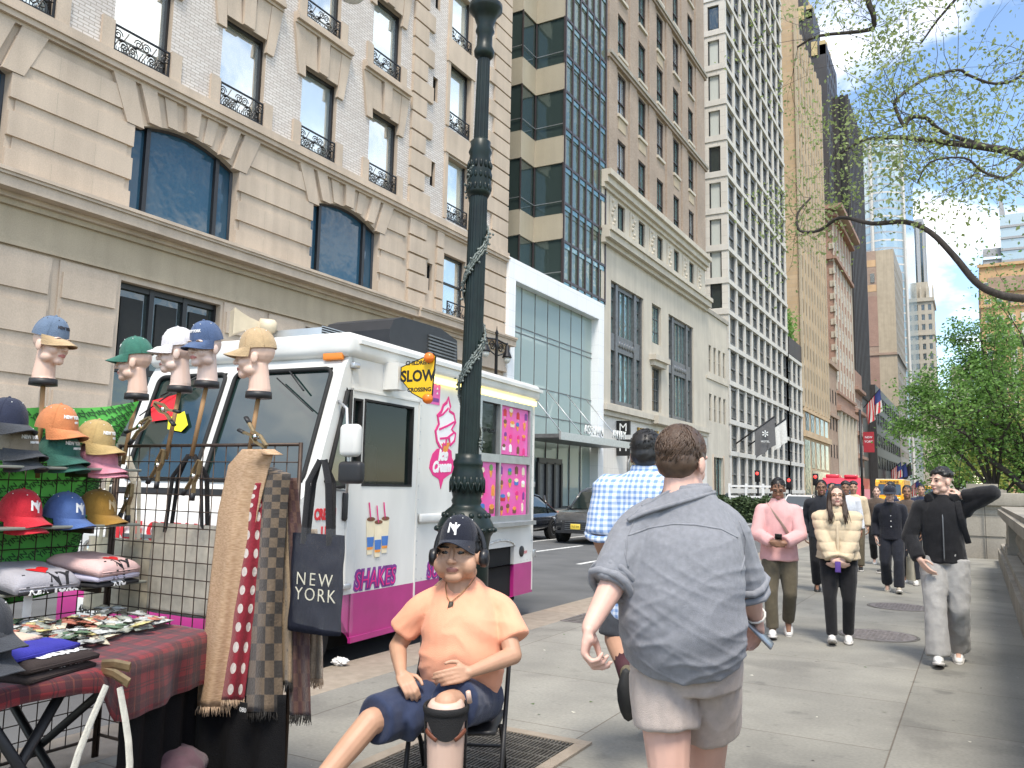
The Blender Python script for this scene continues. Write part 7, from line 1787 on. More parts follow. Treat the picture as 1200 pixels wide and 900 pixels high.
# ------------------------------------------------------------------ mannequin heads on poles
def mhead(label,u,v,face,capargs,caplabel,skin='mannequin_skin',pole_to=None,d_=None,tilt=0,s=1.0):
    v-=9;s*=.93
    """u,v of the head centre; face = heading of the nose in degrees"""
    p=onY(u,v,YA+.02)if d_ is None else W(u,v,d_);a=R_(face);F=V((math.cos(a),math.sin(a),0));Lf=V((-F.y,F.x,0))
    t=thing('mannequin_head',label,'mannequin head',p,'mannequin heads with caps on poles');mx=frame(p,Lf,F,(0,0,1));mb=MB();head_prims(mb,mx,s);mb.tube([mx@V((0,-.03,-.12)),mx@V((0,-.035,-.16)),mx@V((0,-.03,-.195))],[.050*s,.052*s,.068*s],'skin_light',16)
    put(remesh(mb,.0045,[skin,'eye_dark','lip_rose','hair_brown'],6,face_pick(mx,s),None,'head'),'head',t)
    b=mx@V((0,-.03,-.185));g=MB();g.lathe([(.068,0),(.07,-.035),(.05,-.038),(.012,-.04)],'black_plastic',24,b);g.build('base',t)
    g=MB();e=pole_to if pole_to else V((b.x,YA-.02,b.z-.42));g.tube([b+V((0,0,-.02)),e],.0125,'wood_pole',10);g.build('pole',t)
    c=cap(caplabel,*capargs,group='caps worn by the mannequin heads',scale=1.06*s);c.location=mx@V((0,-.012,.042));c.rotation_euler=(0,R_(8+tilt),a);return t
mhead('mannequin head at the far left, blue and tan cap, facing right',60,413,15,('denim','tan','NEW YORK',None,'thread_dark'),'faded denim cap with tan brim on the leftmost mannequin head',pole_to=onX(44,560,XB),d_=4.45,tilt=6)
mhead('mannequin head in green cap, facing left',157,434,218,('green','green','NEW YORK'),'green cap with small white words on a mannequin head',d_=None)
mhead('pale mannequin head in white cap just left of the navy capped one',207,424,222,('white','white','NY',None,'thread_white'),'white cap on the mannequin head in the middle','mannequin_pale')
mhead('pale mannequin head in navy blue cap',240,417,272,('navyblue','navyblue','NEW YORK',None,'thread_white'),'navy blue cap with small flag patch on a mannequin head','mannequin_pale',tilt=8)
mhead('mannequin head in brown cap at the right end, facing left',299,428,214,('tan','tan','YORK',None,'thread_white'),'light brown cap on the rightmost mannequin head',tilt=-2,s=1.03)
def clamp(u,v,ang,label):
    p=onY(u,v,YA-.06);t=thing('spring_clamp',label,'clamp',p,'spring clamps on the wire grid');d=V((math.cos(ang),0,math.sin(ang)));n_=V((-d.z,0,d.x))
    for sg in(-1,1):g=MB();g.tube([p+d*.09+n_*.006*sg,p+d*.02+n_*.022*sg,p-d*.03+n_*.012*sg,p-d*.10+n_*.034*sg],[(.008,.014)]*4,'clamp_metal',6,False);j=g.build('jaw',t);g=MB();g.tube([p-d*.085+n_*.03*sg,p-d*.125+n_*.040*sg],[(.010,.016)]*2,'black_plastic',6);g.build('grip',j)
    g=MB();g.tube([p-V((0,.018,0)),p+V((0,.018,0))],.013,'chrome',10);g.build('spring',t)
for k,(u,v,a,l)in enumerate(((150,585,1.35,'spring clamp at the foot of the green cap pole'),(165,500,.55,'open spring clamp clipped halfway up the green cap pole'),(186,545,1.2,'spring clamp at the foot of the white cap pole'),(228,558,1.2,'spring clamp at the foot of the navy cap pole'),(282,555,1.15,'spring clamp gripping the brown cap pole above the scarves'),(300,512,-.6,'dark clamp tied on the brown cap pole'),(192,480,2.7,'wooden clip on the white cap pole'),(128,778,2.9,'metal clip on the table edge over the white handles'))):
    if k==7:
        p=V((-3.02,2.2,ZT+.01));t=thing('spring_clamp',l,'clamp',p,'spring clamps on the wire grid')
        for sg in(-1,1):g=MB();g.tube([p+V((-.06,0,.01*sg)),p+V((0,.01,.018*sg)),p+V((.07,.03,.03*sg-.02))],[(.02,.006)]*3,'clamp_metal',6,False);g.build('jaw',t)
    else:clamp(u,v,a,l)
# ------------------------------------------------------------------ bags and scarves on the end grid
clothmat('canvas_cream',(.55,.48,.36));clothmat('canvas_grey',(.42,.39,.33));clothmat('bag_black',(.012,.012,.014));mat('bag_navy',(.008,.009,.016),.75,spec=.15,var=.4,scale=70,stretch=(1,30,.3),col2=(.02,.022,.034))
def tote(label,u0,u1,v0,v1,Y,m,hm,thick=.05,v_top=None,group='bags hung on the end grid'):
    a=onY(u0,v0,Y);b=onY(u1,v0,Y);z1=a.z;z0=onY(u0,v1,Y).z;t=thing('tote_bag',label,'bag',((a.x+b.x)/2,Y,z0),group)
    g=MB();nx,nz_=14,16;vs=[];random.seed(int(u0));sd=random.random()*9
    for sg in(-1,1):
        for j in range(nz_+1):
            for i in range(nx+1):
                f,h_=i/nx,j/nz_;x=a.x+(b.x-a.x)*f;e=(1-(2*f-1)**4)*(1-.8*h_**3);vs.append((x,Y+sg*(thick*e+.004)+.012*noise.noise(V((f*4+sd,h_*4,sg))),z0+(z1-z0)*h_))
    q=(nx+1)*(nz_+1);fs=[(j*(nx+1)+i,j*(nx+1)+i+1,(j+1)*(nx+1)+i+1,(j+1)*(nx+1)+i)for j in range(nz_)for i in range(nx)]
    per=[j*(nx+1)for j in range(nz_,-1,-1)]+list(range(1,nx+1))+[j*(nx+1)+nx for j in range(1,nz_+1)]
    g.add(vs,fs+[tuple(q+k for k in f[::-1])for f in fs]+[(per[k],per[k+1],q+per[k+1],q+per[k])for k in range(len(per)-1)],m,True);g.build('body',t)
    if v_top:
        zt=onY(u0,v_top,Y).z;xm=(a.x+b.x)/2;w_=(b.x-a.x)
        for sg in(-1,1):g=MB();g.tube([(xm-w_*.26,Y+sg*thick*.4,z1-.05),(xm-w_*.2,Y+sg*.02,z1+(zt-z1)*.7),(xm-w_*.05,Y,zt),(xm+w_*.05,Y,zt),(xm+w_*.2,Y+sg*.02,z1+(zt-z1)*.7),(xm+w_*.26,Y+sg*thick*.4,z1-.05)],[(.018,.003)]*6,hm,6,False);g.build('handle',t)
    return t
tote('cream canvas tote hung behind the grid, nearest the shirts',104,178,628,712,YA+.10,'canvas_cream','canvas_cream',v_top=535)
tote('grey canvas tote with black straps hung behind the grid',178,262,612,715,YA+.11,'canvas_grey','bag_black',v_top=535)
# plastic wrapped NEW YORK bag
nb=tote('navy pinstriped bag in clear plastic printed with pale letters, hung right of the scarves',344,404,624,738,YA-.10,'bag_navy','bag_black',.035,v_top=540,group='bags hung on the end grid')
a=onY(372,680,YA-.10);fmw=lambda u,v,yo=-.045:frame(onY(u,v,YA-.10+yo),(1,0,0),(0,0,1),(0,-1,0))
bd=[c for c in nb.children if c.name.startswith('body')][0]
mat('print_cream',(.62,.58,.45),.5)
words('NEW',.085,'print_cream',fmw(368,680),'lettering',bd,.001,-.001,0,1.0,spacing=1.35);words('YORK',.085,'print_cream',fmw(369,698),'lettering',bd,.001,-.001,0,1.0,spacing=1.2)
clearglass('plastic_wrap',(.8,.82,.85),.035,.04);g=MB();a=onY(340,617,YA-.15);b=onY(406,735,YA-.15)
nx,nz_=18,20;vs=[]
for j in range(nz_+1):
    for i in range(nx+1):f,h_=i/nx,j/nz_;vs.append((a.x+(b.x-a.x)*f,YA-.10-.055*(1-(2*f-1)**4)-.012+.016*noise.noise(V((f*7,h_*7,3))),b.z+(a.z-b.z)*h_-(.03*f if j<3 else 0)))
g.add(vs,[(j*(nx+1)+i,j*(nx+1)+i+1,(j+1)*(nx+1)+i+1,(j+1)*(nx+1)+i)for j in range(nz_)for i in range(nx)],'plastic_wrap',True);g.build('wrapper',nb)
# scarves
def patmat(name,kind,c1,c2,c3=None,sx=30.0,sy=30.0,rough=.8):
    m,N,L,P=_new(name);P.inputs['Roughness'].default_value=rough;P.inputs['Sheen Weight'].default_value=.2
    tc=N.new('ShaderNodeTexCoord');mp=N.new('ShaderNodeMapping');mp.inputs['Scale'].default_value=(sx,sy,1);L.new(tc.outputs['UV'],mp.inputs[0])
    if kind=='check':t=N.new('ShaderNodeTexChecker');t.inputs['Scale'].default_value=1;t.inputs[1].default_value=c4(c1);t.inputs[2].default_value=c4(c2);L.new(mp.outputs[0],t.inputs[0]);col=t.outputs[0]
    elif kind=='dots':
        sp=N.new('ShaderNodeVectorMath');sp.operation='FRACTION';L.new(mp.outputs[0],sp.inputs[0]);s2=N.new('ShaderNodeVectorMath');s2.operation='DISTANCE';s2.inputs[1].default_value=(.5,.5,0);L.new(sp.outputs[0],s2.inputs[0])
        r=N.new('ShaderNodeMath');r.operation='LESS_THAN';r.inputs[1].default_value=.26;L.new(s2.outputs['Value'],r.inputs[0]);mm=N.new('ShaderNodeMix');mm.data_type='RGBA';mm.inputs[6].default_value=c4(c1);mm.inputs[7].default_value=c4(c2);L.new(r.outputs[0],mm.inputs[0]);col=mm.outputs[2]
    elif kind=='knit':t=N.new('ShaderNodeTexBrick');t.inputs['Scale'].default_value=1;t.inputs['Color1'].default_value=c4(c1);t.inputs['Color2'].default_value=c4(c2);t.inputs['Mortar'].default_value=c4(c3);t.inputs['Mortar Size'].default_value=.09;t.inputs['Brick Width'].default_value=.7;t.inputs['Row Height'].default_value=.3;L.new(mp.outputs[0],t.inputs[0]);col=t.outputs[0]
    else:
        t=N.new('ShaderNodeTexVoronoi');t.inputs['Scale'].default_value=1;t.inputs['Randomness'].default_value=.35;L.new(mp.outputs[0],t.inputs[0]);r=N.new('ShaderNodeValToRGB');e=r.color_ramp.elements;e[0].position=.18;e[0].color=c4(c2);e[1].position=.24;e[1].color=c4(c1);k=e.new(.12);k.color=c4(c1);L.new(t.outputs['Distance'],r.inputs[0]);col=r.outputs[0]
    nz=N.new('ShaderNodeTexNoise');nz.inputs['Scale'].default_value=90;L.new(tc.outputs['Object'],nz.inputs['Vector']);rr_=N.new('ShaderNodeValToRGB');rr_.color_ramp.elements[0].color=(.7,.7,.7,1);rr_.color_ramp.elements[1].color=(1.2,1.2,1.2,1);L.new(nz.outputs['Fac'],rr_.inputs[0]);mm=N.new('ShaderNodeMix');mm.data_type='RGBA';mm.blend_type='MULTIPLY';mm.inputs[0].default_value=1;L.new(col,mm.inputs[6]);L.new(rr_.outputs[0],mm.inputs[7]);L.new(mm.outputs[2],P.inputs['Base Color'])
    bp=N.new('ShaderNodeBump');bp.inputs['Strength'].default_value=.4;bp.inputs['Distance'].default_value=.01;L.new(nz.outputs['Fac'],bp.inputs['Height']);L.new(bp.outputs[0],P.inputs['Normal'])
mat('scarf_tan',(.44,.27,.145),.85,scale=38,stretch=(1,1,5),col2=(.66,.46,.30),bump=.6,bscale=120);patmat('scarf_dots','dots',(.24,.006,.02),(.62,.55,.5),None,3.0,13);patmat('scarf_check','check',(.032,.026,.022),(.135,.095,.06),None,5,26);patmat('scarf_star','vor',(.24,.17,.10),(.04,.025,.018),None,3.2,16);patmat('scarf_maroon','check',(.05,.018,.018),(.085,.04,.028),None,5,18);patmat('scarf_beige','vor',(.42,.33,.24),(.26,.18,.12),None,7,30)
clothmat('fringe_dark',(.02,.018,.016));clothmat('fringe_tan',(.42,.3,.2));clothmat('scarf_hem',(.45,.33,.22))
def scarf(label,top,path_,Y,m,fringe,bulge=.02,seed=0,yoff=None):
    """path_: (uL,uR,v) rows from the peg down to the hem; the strip is gathered in soft folds"""
    random.seed(seed);t=thing('scarf',label,'scarf',onY((path_[0][0]+path_[0][1])/2,path_[0][2],Y),'scarves hung on the end grid');n=len(path_)-1
    def fn(u,v):
        x=v*n;i=min(n-1,int(x));f=x-i;f2=f;a=path_[i];b=path_[i+1];ul=a[0]+(b[0]-a[0])*f2;ur=a[1]+(b[1]-a[1])*f2;vv=a[2]+(b[2]-a[2])*f2
        y=Y-bulge*1.2*(.35+.65*math.sin(math.pi*u))+bulge*1.1*math.sin(u*7.5+seed+v*1.6)*(.15+v*.6)+.01*noise.noise(V((u*3,v*6,seed)))
        if yoff:y+=yoff(v)
        return onY(ul+(ur-ul)*u,vv,y)
    o=sheet('cloth',t,fn,30,60,m,1,1,.006)
    g=MB()
    for k in range(40):
        p=fn(k/39,1.0);d=V((random.gauss(0,.006),random.gauss(0,.006),-random.uniform(.03,.05)));g.tube([p+V((0,0,.005)),p+d*.5+V((random.gauss(0,.004),0,0)),p+d],[.003,.003,.0015],fringe,4)
    g.build('fringe',o);return t
scarf('dark maroon checked scarf hanging lowest behind the plastic wrapped bag',None,[(325,348,560),(335,355,640),(338,362,740),(340,364,838)],YA-.03,'scarf_maroon','fringe_dark',.025,2)
scarf('beige patterned shawl hanging behind the plastic wrapped bag',None,[(355,372,620),(360,376,700),(362,378,760),(362,378,795)],YA+.05,'scarf_beige','fringe_tan',.02,9)
scarf('brown scarf scattered with dark stars, right of the checked scarf',None,[(318,336,555),(325,338,640),(326,342,730),(325,342,800)],YA-.06,'scarf_star','fringe_dark',.018,3)
scarf('charcoal and brown checkerboard scarf',None,[(292,320,548),(290,341,556),(292,336,600),(288,332,660),(284,330,730),(276,332,834)],YA-.10,'scarf_check','fringe_dark',.035,5)
scarf('dark red scarf with white polka dots',None,[(288,312,566),(278,308,600),(270,304,670),(262,296,740),(252,286,820)],YA-.12,'scarf_dots','fringe_tan',.025,6)
scarf('tan knitted scarf draped highest at the left of the scarves',None,[(296,332,533),(284,322,527),(268,316,545),(256,302,600),(248,290,670),(240,281,740),(229,268,828)],YA-.14,'scarf_tan','fringe_tan',.03,7)
t=thing('swing_ticket','small black swing ticket with white letters tied to the checkerboard scarf','price tag',onY(285,832,YA-.18));q=onY(285,832,YA-.18);g=MB();g.bbox(q.x-.025,q.x+.025,q.y-.002,q.y+.002,q.z-.04,q.z+.035,'letter_black',.001);b_=g.build('card',t);words('080',.03,'thread_white',frame((q.x,q.y-.0025,q.z),(1,0,0),(0,0,1),(0,-1,0)),'lettering',b_,.0003)
# tote with white handles standing under the table edge, mauve cloth on the ground
t=thing('tote_bag','dark tote with long off white straps hanging at the table edge','bag',(-2.95,2.1,.2));clothmat('strap_white',(.62,.60,.52));g=MB()
for(a,b,c)in(((-2.99,2.16,.76),(-2.96,2.02,.45),(-2.92,2.0,.10)),((-2.99,2.22,.74),(-2.95,2.26,.45),(-2.92,2.22,.12))):P_,Q=spline([a,b,c],[.014,.016,.016]);g.tube(P_,[(q[0],.003)for q in Q],'strap_white',6,False,ref=(0,1,0))
g.build('strap',t);g=MB();chain(g,[(-2.93,1.92,.12),(-2.93,2.12,.16),(-2.93,2.32,.12)],[(.06,.10)]*3,12);me=remesh(g,.012,['bag_navy'],2,None,folds(.008),'body');put(me,'body',t);g=MB();g.bbox(-2.93,-2.86,2.1,2.28,.13,.21,'strap_white',.03);g.build('flap',t)
t=thing('mauve_cloth_heap','dusty mauve cloth heaped on the pavement under the table','cloth',(-3.3,2.6,0));clothmat('mauve',(.10,.055,.07));g=MB();random.seed(6)
for k in range(9):ell(g,(-3.35+random.uniform(-.18,.22),2.62+random.uniform(-.3,.25),.1+random.uniform(0,.12)),(random.uniform(.1,.2),random.uniform(.1,.2),random.uniform(.05,.09)))
put(remesh(g,.014,['mauve'],3,None,folds(.02,(9,9,5),2),'cloth'),'cloth',t)
t=thing('crumpled_paper','crumpled white paper lying by the kerb under the truck','paper',onZ(398,780));g=MB();p=onZ(398,780);random.seed(3);bm=bmesh.new();bmesh.ops.create_icosphere(bm,subdivisions=3,radius=.05)
for v in bm.verts:v.co*=1+.5*noise.noise(v.co*45);v.co.z*=.7;v.co.x*=1.5
g.bm(bm,'tag_white',False,M.Translation(p+V((0,0,.035))));g.build('paper',t)
# ================================================================== people
clothmat('chambray',(.235,.24,.262),.10,60,.3,400,.9);clothmat('shorts_grey',(.47,.40,.36),.08,40,.3,300);clothmat('navy_shorts',(.028,.04,.085),.1,40,.3,300);clothmat('tee_orange',(.86,.40,.25),.05,12,.25,260);clothmat('jacket_pink',(.68,.38,.37),.06,12);clothmat('pants_olive',(.105,.088,.058),.12);clothmat('puffer_cream',(.62,.50,.34),.06,12);clothmat('black_cloth',(.010,.010,.012),.2);clothmat('pants_lightgrey',(.36,.35,.335),.08);clothmat('dark_jacket',(.018,.02,.026),.2);clothmat('dark_pants',(.015,.017,.025),.2);clothmat('brown_shirt',(.09,.065,.05),.2);clothmat('navy_shirt',(.018,.025,.055),.2);clothmat('white_shirt',(.6,.62,.66),.1);clothmat('plaid_shorts',(.05,.055,.065),.2);clothmat('tee_olive',(.10,.085,.055),.1);clothmat('cardigan',(.012,.013,.02),.2,bump=.5);clothmat('tee_dark',(.012,.014,.012))
mat('sock_maroon',(.05,.012,.018),.8);mat('shoe_olive',(.12,.10,.06),.7,var=.5,scale=30);mat('phone_grey',(.25,.27,.3),.25,.5);mat('phone_black',(.01,.01,.012),.15);mat('gold_chain',(.35,.2,.08),.35,.7);mat('tag_steel',(.16,.13,.1),.35,.7);mat('earcup',(.012,.012,.014),.35);mat('prosthetic',(.66,.47,.38),.35,var=.03);mat('brace_black',(.01,.01,.011),.8,bump=.4,bscale=200);mat('leather_brown',(.16,.05,.025),.5);mat('glasses_dark',(.02,.015,.012),.3);mat('strap_beige',(.42,.33,.26),.7);mat('canvas_pale',(.62,.56,.42),.8);mat('watch_black',(.01,.01,.01),.3);mat('bracelet',(.7,.66,.6),.3)
def gingham():
    m,N,L,P=_new('gingham');P.inputs['Roughness'].default_value=.85
    g=N.new('ShaderNodeNewGeometry');rt_=N.new('ShaderNodeVectorRotate');rt_.inputs['Angle'].default_value=R_(12);rt_.rotation_type='Z_AXIS';L.new(g.outputs['Position'],rt_.inputs[0]);sp=N.new('ShaderNodeSeparateXYZ');L.new(rt_.outputs[0],sp.inputs[0]);fac=[]
    for ax in 'XZ':
        a=N.new('ShaderNodeMath');a.operation='MULTIPLY';a.inputs[1].default_value=33;L.new(sp.outputs[ax],a.inputs[0]);b=N.new('ShaderNodeMath');b.operation='FRACT';L.new(a.outputs[0],b.inputs[0]);c=N.new('ShaderNodeMath');c.operation='GREATER_THAN';c.inputs[1].default_value=.5;L.new(b.outputs[0],c.inputs[0]);fac.append(c)
    s_=N.new('ShaderNodeMath');L.new(fac[0].outputs[0],s_.inputs[0]);L.new(fac[1].outputs[0],s_.inputs[1]);h=N.new('ShaderNodeMath');h.operation='MULTIPLY';h.inputs[1].default_value=.5;L.new(s_.outputs[0],h.inputs[0])
    r=N.new('ShaderNodeValToRGB');e=r.color_ramp.elements;e[0].color=(.66,.70,.76,1);e[1].color=(.17,.28,.52,1);k=e.new(.5);k.color=(.40,.50,.68,1);L.new(h.outputs[0],r.inputs[0]);L.new(r.outputs[0],P.inputs['Base Color'])
gingham()
def seams(g,pts,m,r=.003):g.tube(pts,r,m,4)
def glasses(f,m='glasses_dark'):
    mx=f.hm@M.Scale(f.hs,4);g=MB()
    for sx in(-1,1):g.tube([mx@V((sx*.033+.024*math.cos(a*.52),.101-.012*abs(math.cos(a*.52))*0,.001+.019*math.sin(a*.52)))for a in range(12)],.0022,m,5,closed=True);g.tube([mx@V((sx*.057,.10,.006)),mx@V((sx*.082,.0,.004))],.0022,m,5)
    g.tube([mx@V((-.01,.105,.004)),mx@V((.01,.105,.004))],.0022,m,5);g.build('glasses',f.t)
def backpack(f,m='black_cloth'):
    for sg in(-1,1):
        a=f.J['shL' if sg>0 else 'shR'];g=MB();p=[a+f.F*-.1-V((0,0,.02)),a.lerp(f.J['neck'],.3)+V((0,0,.065)),a.lerp(f.J['neck'],.3)+f.F*.13+V((0,0,-.06)),f.J['chest']+f.L*sg*.14+f.F*.17-V((0,0,.12))];P_,Q=spline(p,[.02]*4);g.tube(P_,[(.022,.006)]*len(P_),m,6,False,ref=f.L);g.build('backpack_strap',f.t)
# ------------------------------------------------------------------ man in the grey shirt walking away
def grey_man():
    d=2.9;f=Fig('man in loose grey blue shirt and grey shorts walking away, phone in right hand','skin_pink',onZ(800,1085));J=f.J
    f.k=1.03;a=R_(97);f.F=V((math.cos(a),math.sin(a),0));f.L=V((-f.F.y,f.F.x,0));f.toe={'L':0,'R':-.3}
    J['neck']=W(803,580,2.9);J['chest']=W(806,640,2.88);J['waist']=W(799,712,2.86);J['pelvis']=W(803,780,2.9)
    J['shL']=W(748,616,2.92);J['elL']=W(724,674,2.86);J['wrL']=W(691,735,2.72);J['shR']=W(850,616,2.93);J['elR']=W(876,686,2.96);J['wrR']=W(885,722,3.06)
    J['hipL']=W(778,790,2.88);J['hipR']=W(828,790,2.92);J['knL']=W(785,925,2.80);J['anL']=W(790,1065,2.86);J['knR']=W(825,925,3.05);J['anR']=W(828,1045,3.0)
    f.ch,f.wa,f.hi=(.15,.095),(.18,.13),(.165,.125)
    U=V((0,0,1));hf=(f.F*1+f.L*-.25+U*-.08).normalized();hl=U.cross(hf).normalized();f.hm=frame(W(800,542,2.93),hl,hf,hl.cross(hf)*-1 if hl.cross(hf).z<0 else hl.cross(hf));f.hs=.99
    fw=f.F;rt_=-f.L
    hands={'L':dict(d=(W(684,772,2.70)-J['wrL']),s=(f.F*.9+rt_*-.1+V((0,0,.2))),pn=rt_*.8+f.F*.35,curls=[(.75,.8,.5),(.85,1.0,.6),(.95,1.1,.7),(1.0,1.1,.7)],thumb=.8,spread=.0),
             'R':dict(d=(W(884,748,3.12)-J['wrR']),s=(f.F*.6+f.L*.7),pn=f.L*.8-f.F*.35,curls=[(.7,.8,.5)]*4,thumb=.6)}
    f.body(.0055,hands,face=True,jaw=1.05)
    # loose shirt
    def fn(mb):
        pts=[W(800,762,2.88),W(799,735,2.86),W(798,697,2.86),W(804,655,2.87),W(806,622,2.89),W(806,594,2.9),W(805,573,2.91)]
        rad=[(.208,.19),(.218,.194),(.212,.185),(.200,.165),(.178,.14),(.125,.105),(.088,.086)]
        P_,Q=spline(pts,rad);chain(mb,P_,Q,24,ref=f.L)
        # tail of the hem
        chain(mb,[W(800,745,2.84),W(803,768,2.86)],[(.20,.17),(.15,.15)],18,ref=f.L)
        for sd,cu in(('L',W(716,682,2.84)),('R',W(872,684,2.97))):
            sh,el=J['sh'+sd],J['el'+sd];P_,Q=spline([sh.lerp(J['neck'],.45)-V((0,0,.015)),sh-V((0,0,.02)),sh.lerp(cu,.55),cu],[.078,.084,.082,.078]);chain(mb,P_,Q,14)
    def wr(c):
        # long sagging folds: diagonal drag lines across the back, bunching at the waist
        x=(c-W(803,700,2.9)).dot(rt_);z=c.z
        q=V(((x+.9*z)*2.2,(z-.62*x)*13+2*noise.noise(V((x*4,z*4,7))),c.y*1.5));r1=max(0,1-abs(noise.noise(q))*3.2)**1.6;q2=V(((x-.5*z)*3,(z+.45*x)*19,4));r2=max(0,1-abs(noise.noise(q2))*3.4)**1.6
        low=max(0,min(1,(1.45-z)/.35));k_=.5+.5*noise.noise(V((x*3.5+3,z*3.5,9)));return .014*(r1*k_*(.3+.7*low)+.5*r2*(1-k_)*(.1+.9*low))-.003
    sh=f.garment('shirt','chambray',fn,.0065,wr,2)
    for c0,ax,r in((W(718,682,2.84),(J['wrL']-J['elL']),.076),(W(873,687,2.97),(J['wrR']-J['elR'])+V((0,0,-.1)),.076)):
        g=MB()
        ax=ax.normalized();x=ax.orthogonal().normalized();y=ax.cross(x)
        for o_ in(-.018,.016):g.tube([c0+ax*o_+(x*math.cos(q*.4488)+y*math.sin(q*.4488))*(r+.005*math.sin(q*2.0+o_*60))for q in range(14)],.0135,'chambray',8,closed=True)
        g.build('rolled_cuff',sh)
    f.garment('undershirt','tee_olive',lambda mb:chain(mb,[W(805,604,2.9),W(804,578,2.9)],[(.12,.09),(.078,.074)],16,ref=f.L),.009,None,2)
    g=MB();ypts=[W(u,v,dd)for u,v,dd in((748,622,2.715),(775,616,2.70),(805,614,2.695),(835,618,2.70),(862,628,2.72))]
    bm_=sh.data;import mathutils;
    from mathutils.bvhtree import BVHTree
    bv=BVHTree.FromPolygons([v.co+wloc(f.t)for v in bm_.vertices],[list(p.vertices)for p in bm_.polygons])
    def onshirt(u,v):
        h=bv.ray_cast(EYE,ray(u,v).normalized());return h[0]if h[0]else bv.find_nearest(W(u,v,2.86))[0]
    # open collar lying on the back of the shirt
    lo_=[(736,610),(748,603),(772,596),(800,588),(826,580),(840,576)];hi_=[(752,594),(764,584),(782,576),(802,569),(822,564),(834,564)]
    cols_=[]
    for i in range(5):
        for q in range(5):
            t_=q/5;L0=(lo_[i][0]+(lo_[i+1][0]-lo_[i][0])*t_,lo_[i][1]+(lo_[i+1][1]-lo_[i][1])*t_);H0=(hi_[i][0]+(hi_[i+1][0]-hi_[i][0])*t_,hi_[i][1]+(hi_[i+1][1]-hi_[i][1])*t_)
            cols_.append([onshirt(L0[0]+(H0[0]-L0[0])*k/4,L0[1]+(H0[1]-L0[1])*k/4)for k in range(5)])
    for _ in range(14):
        for i in range(1,len(cols_)-1):cols_[i]=[(cols_[i-1][k]+cols_[i][k]*2+cols_[i+1][k])/4 for k in range(5)]
    tw_c=-ray(800,590).normalized();g=MB();n=len(cols_);vs=[cols_[i][k]+tw_c*(.020-.002*k)for k in range(5)for i in range(n)];vs2=[p-tw_c*.014 for p in vs]
    fs=[(k*n+i,k*n+i+1,(k+1)*n+i+1,(k+1)*n+i)for k in range(4)for i in range(n-1)];g.add(vs,fs,'chambray',True);g.add(vs2,fs,'chambray',True)
    for e_ in(0,4):g.tube([vs[e_*n+i]-tw_c*.006 for i in range(n)],.0075,'chambray',6)
    g.tube([vs[k*n]-tw_c*.006 for k in range(5)],.0075,'chambray',6);g.build('collar',sh)
    g=MB()
    for row in([(735,628),(760,619),(790,614),(815,615),(845,620),(868,632)],[(745,606),(735,628),(733,650),(737,668)],[(866,610),(874,632),(872,655),(868,672)]):
        pts=[]
        for i in range(len(row)-1):
            for q in range(6):t=q/6;pts.append(onshirt(row[i][0]+(row[i+1][0]-row[i][0])*t,row[i][1]+(row[i+1][1]-row[i][1])*t)+V((0,0,0)))
        g.tube(pts,.0035,'chambray',5)
    g.build('seam',sh)
    # shorts
    def fs_(mb):
        P_,Q=spline([W(803,795,2.9),W(803,765,2.9),W(803,735,2.9)],[(.192,.155),(.195,.160),(.19,.155)]);chain(mb,P_,Q,18,ref=f.L)
        for sd,he,r in(('L',W(781,848,2.84),.112),('R',W(830,850,2.98),.112)):P_,Q=spline([J['hip'+sd],J['hip'+sd].lerp(he,.5),he],[.116,.116,r]);chain(mb,P_,Q,16)
    f.garment('shorts','shorts_grey',fs_,.0075,folds(.008,(12,12,4),8))
    f.hair('hair_brown','short',1500,5,.07)
    f.shoes('shoe_white')
    g=MB();w_=J['wrR'];c=W(884,742,3.10);g.bbox(-.036,.036,-.075,.075,-.0045,.0045,'phone_grey',.004,mx=frame(W(889,741,3.05),V((.3,-.1,.95)).normalized().cross(V((-.9,-.1,.3))).normalized(),V((.55,.45,-.7)).normalized(),V((.55,.45,-.7)).normalized().cross(V((.3,-.1,.95)).normalized().cross(V((-.9,-.1,.3))).normalized()).normalized()))
    ph=g.build('smartphone',None,'grey smartphone held low in the right hand of the man in grey blue shirt','phone',loc=W(889,741,3.05))
    g=MB();ax=(J['wrR']-J['elR']).normalized();x=ax.orthogonal().normalized();y=ax.cross(x);c0=J['wrR']-ax*.008
    g.tube([c0+(x*math.cos(q*.524)+y*math.sin(q*.524))*.037 for q in range(12)],.0045,'bracelet',6,closed=True);g.build('bracelet',f.t)
    return f
grey_man()
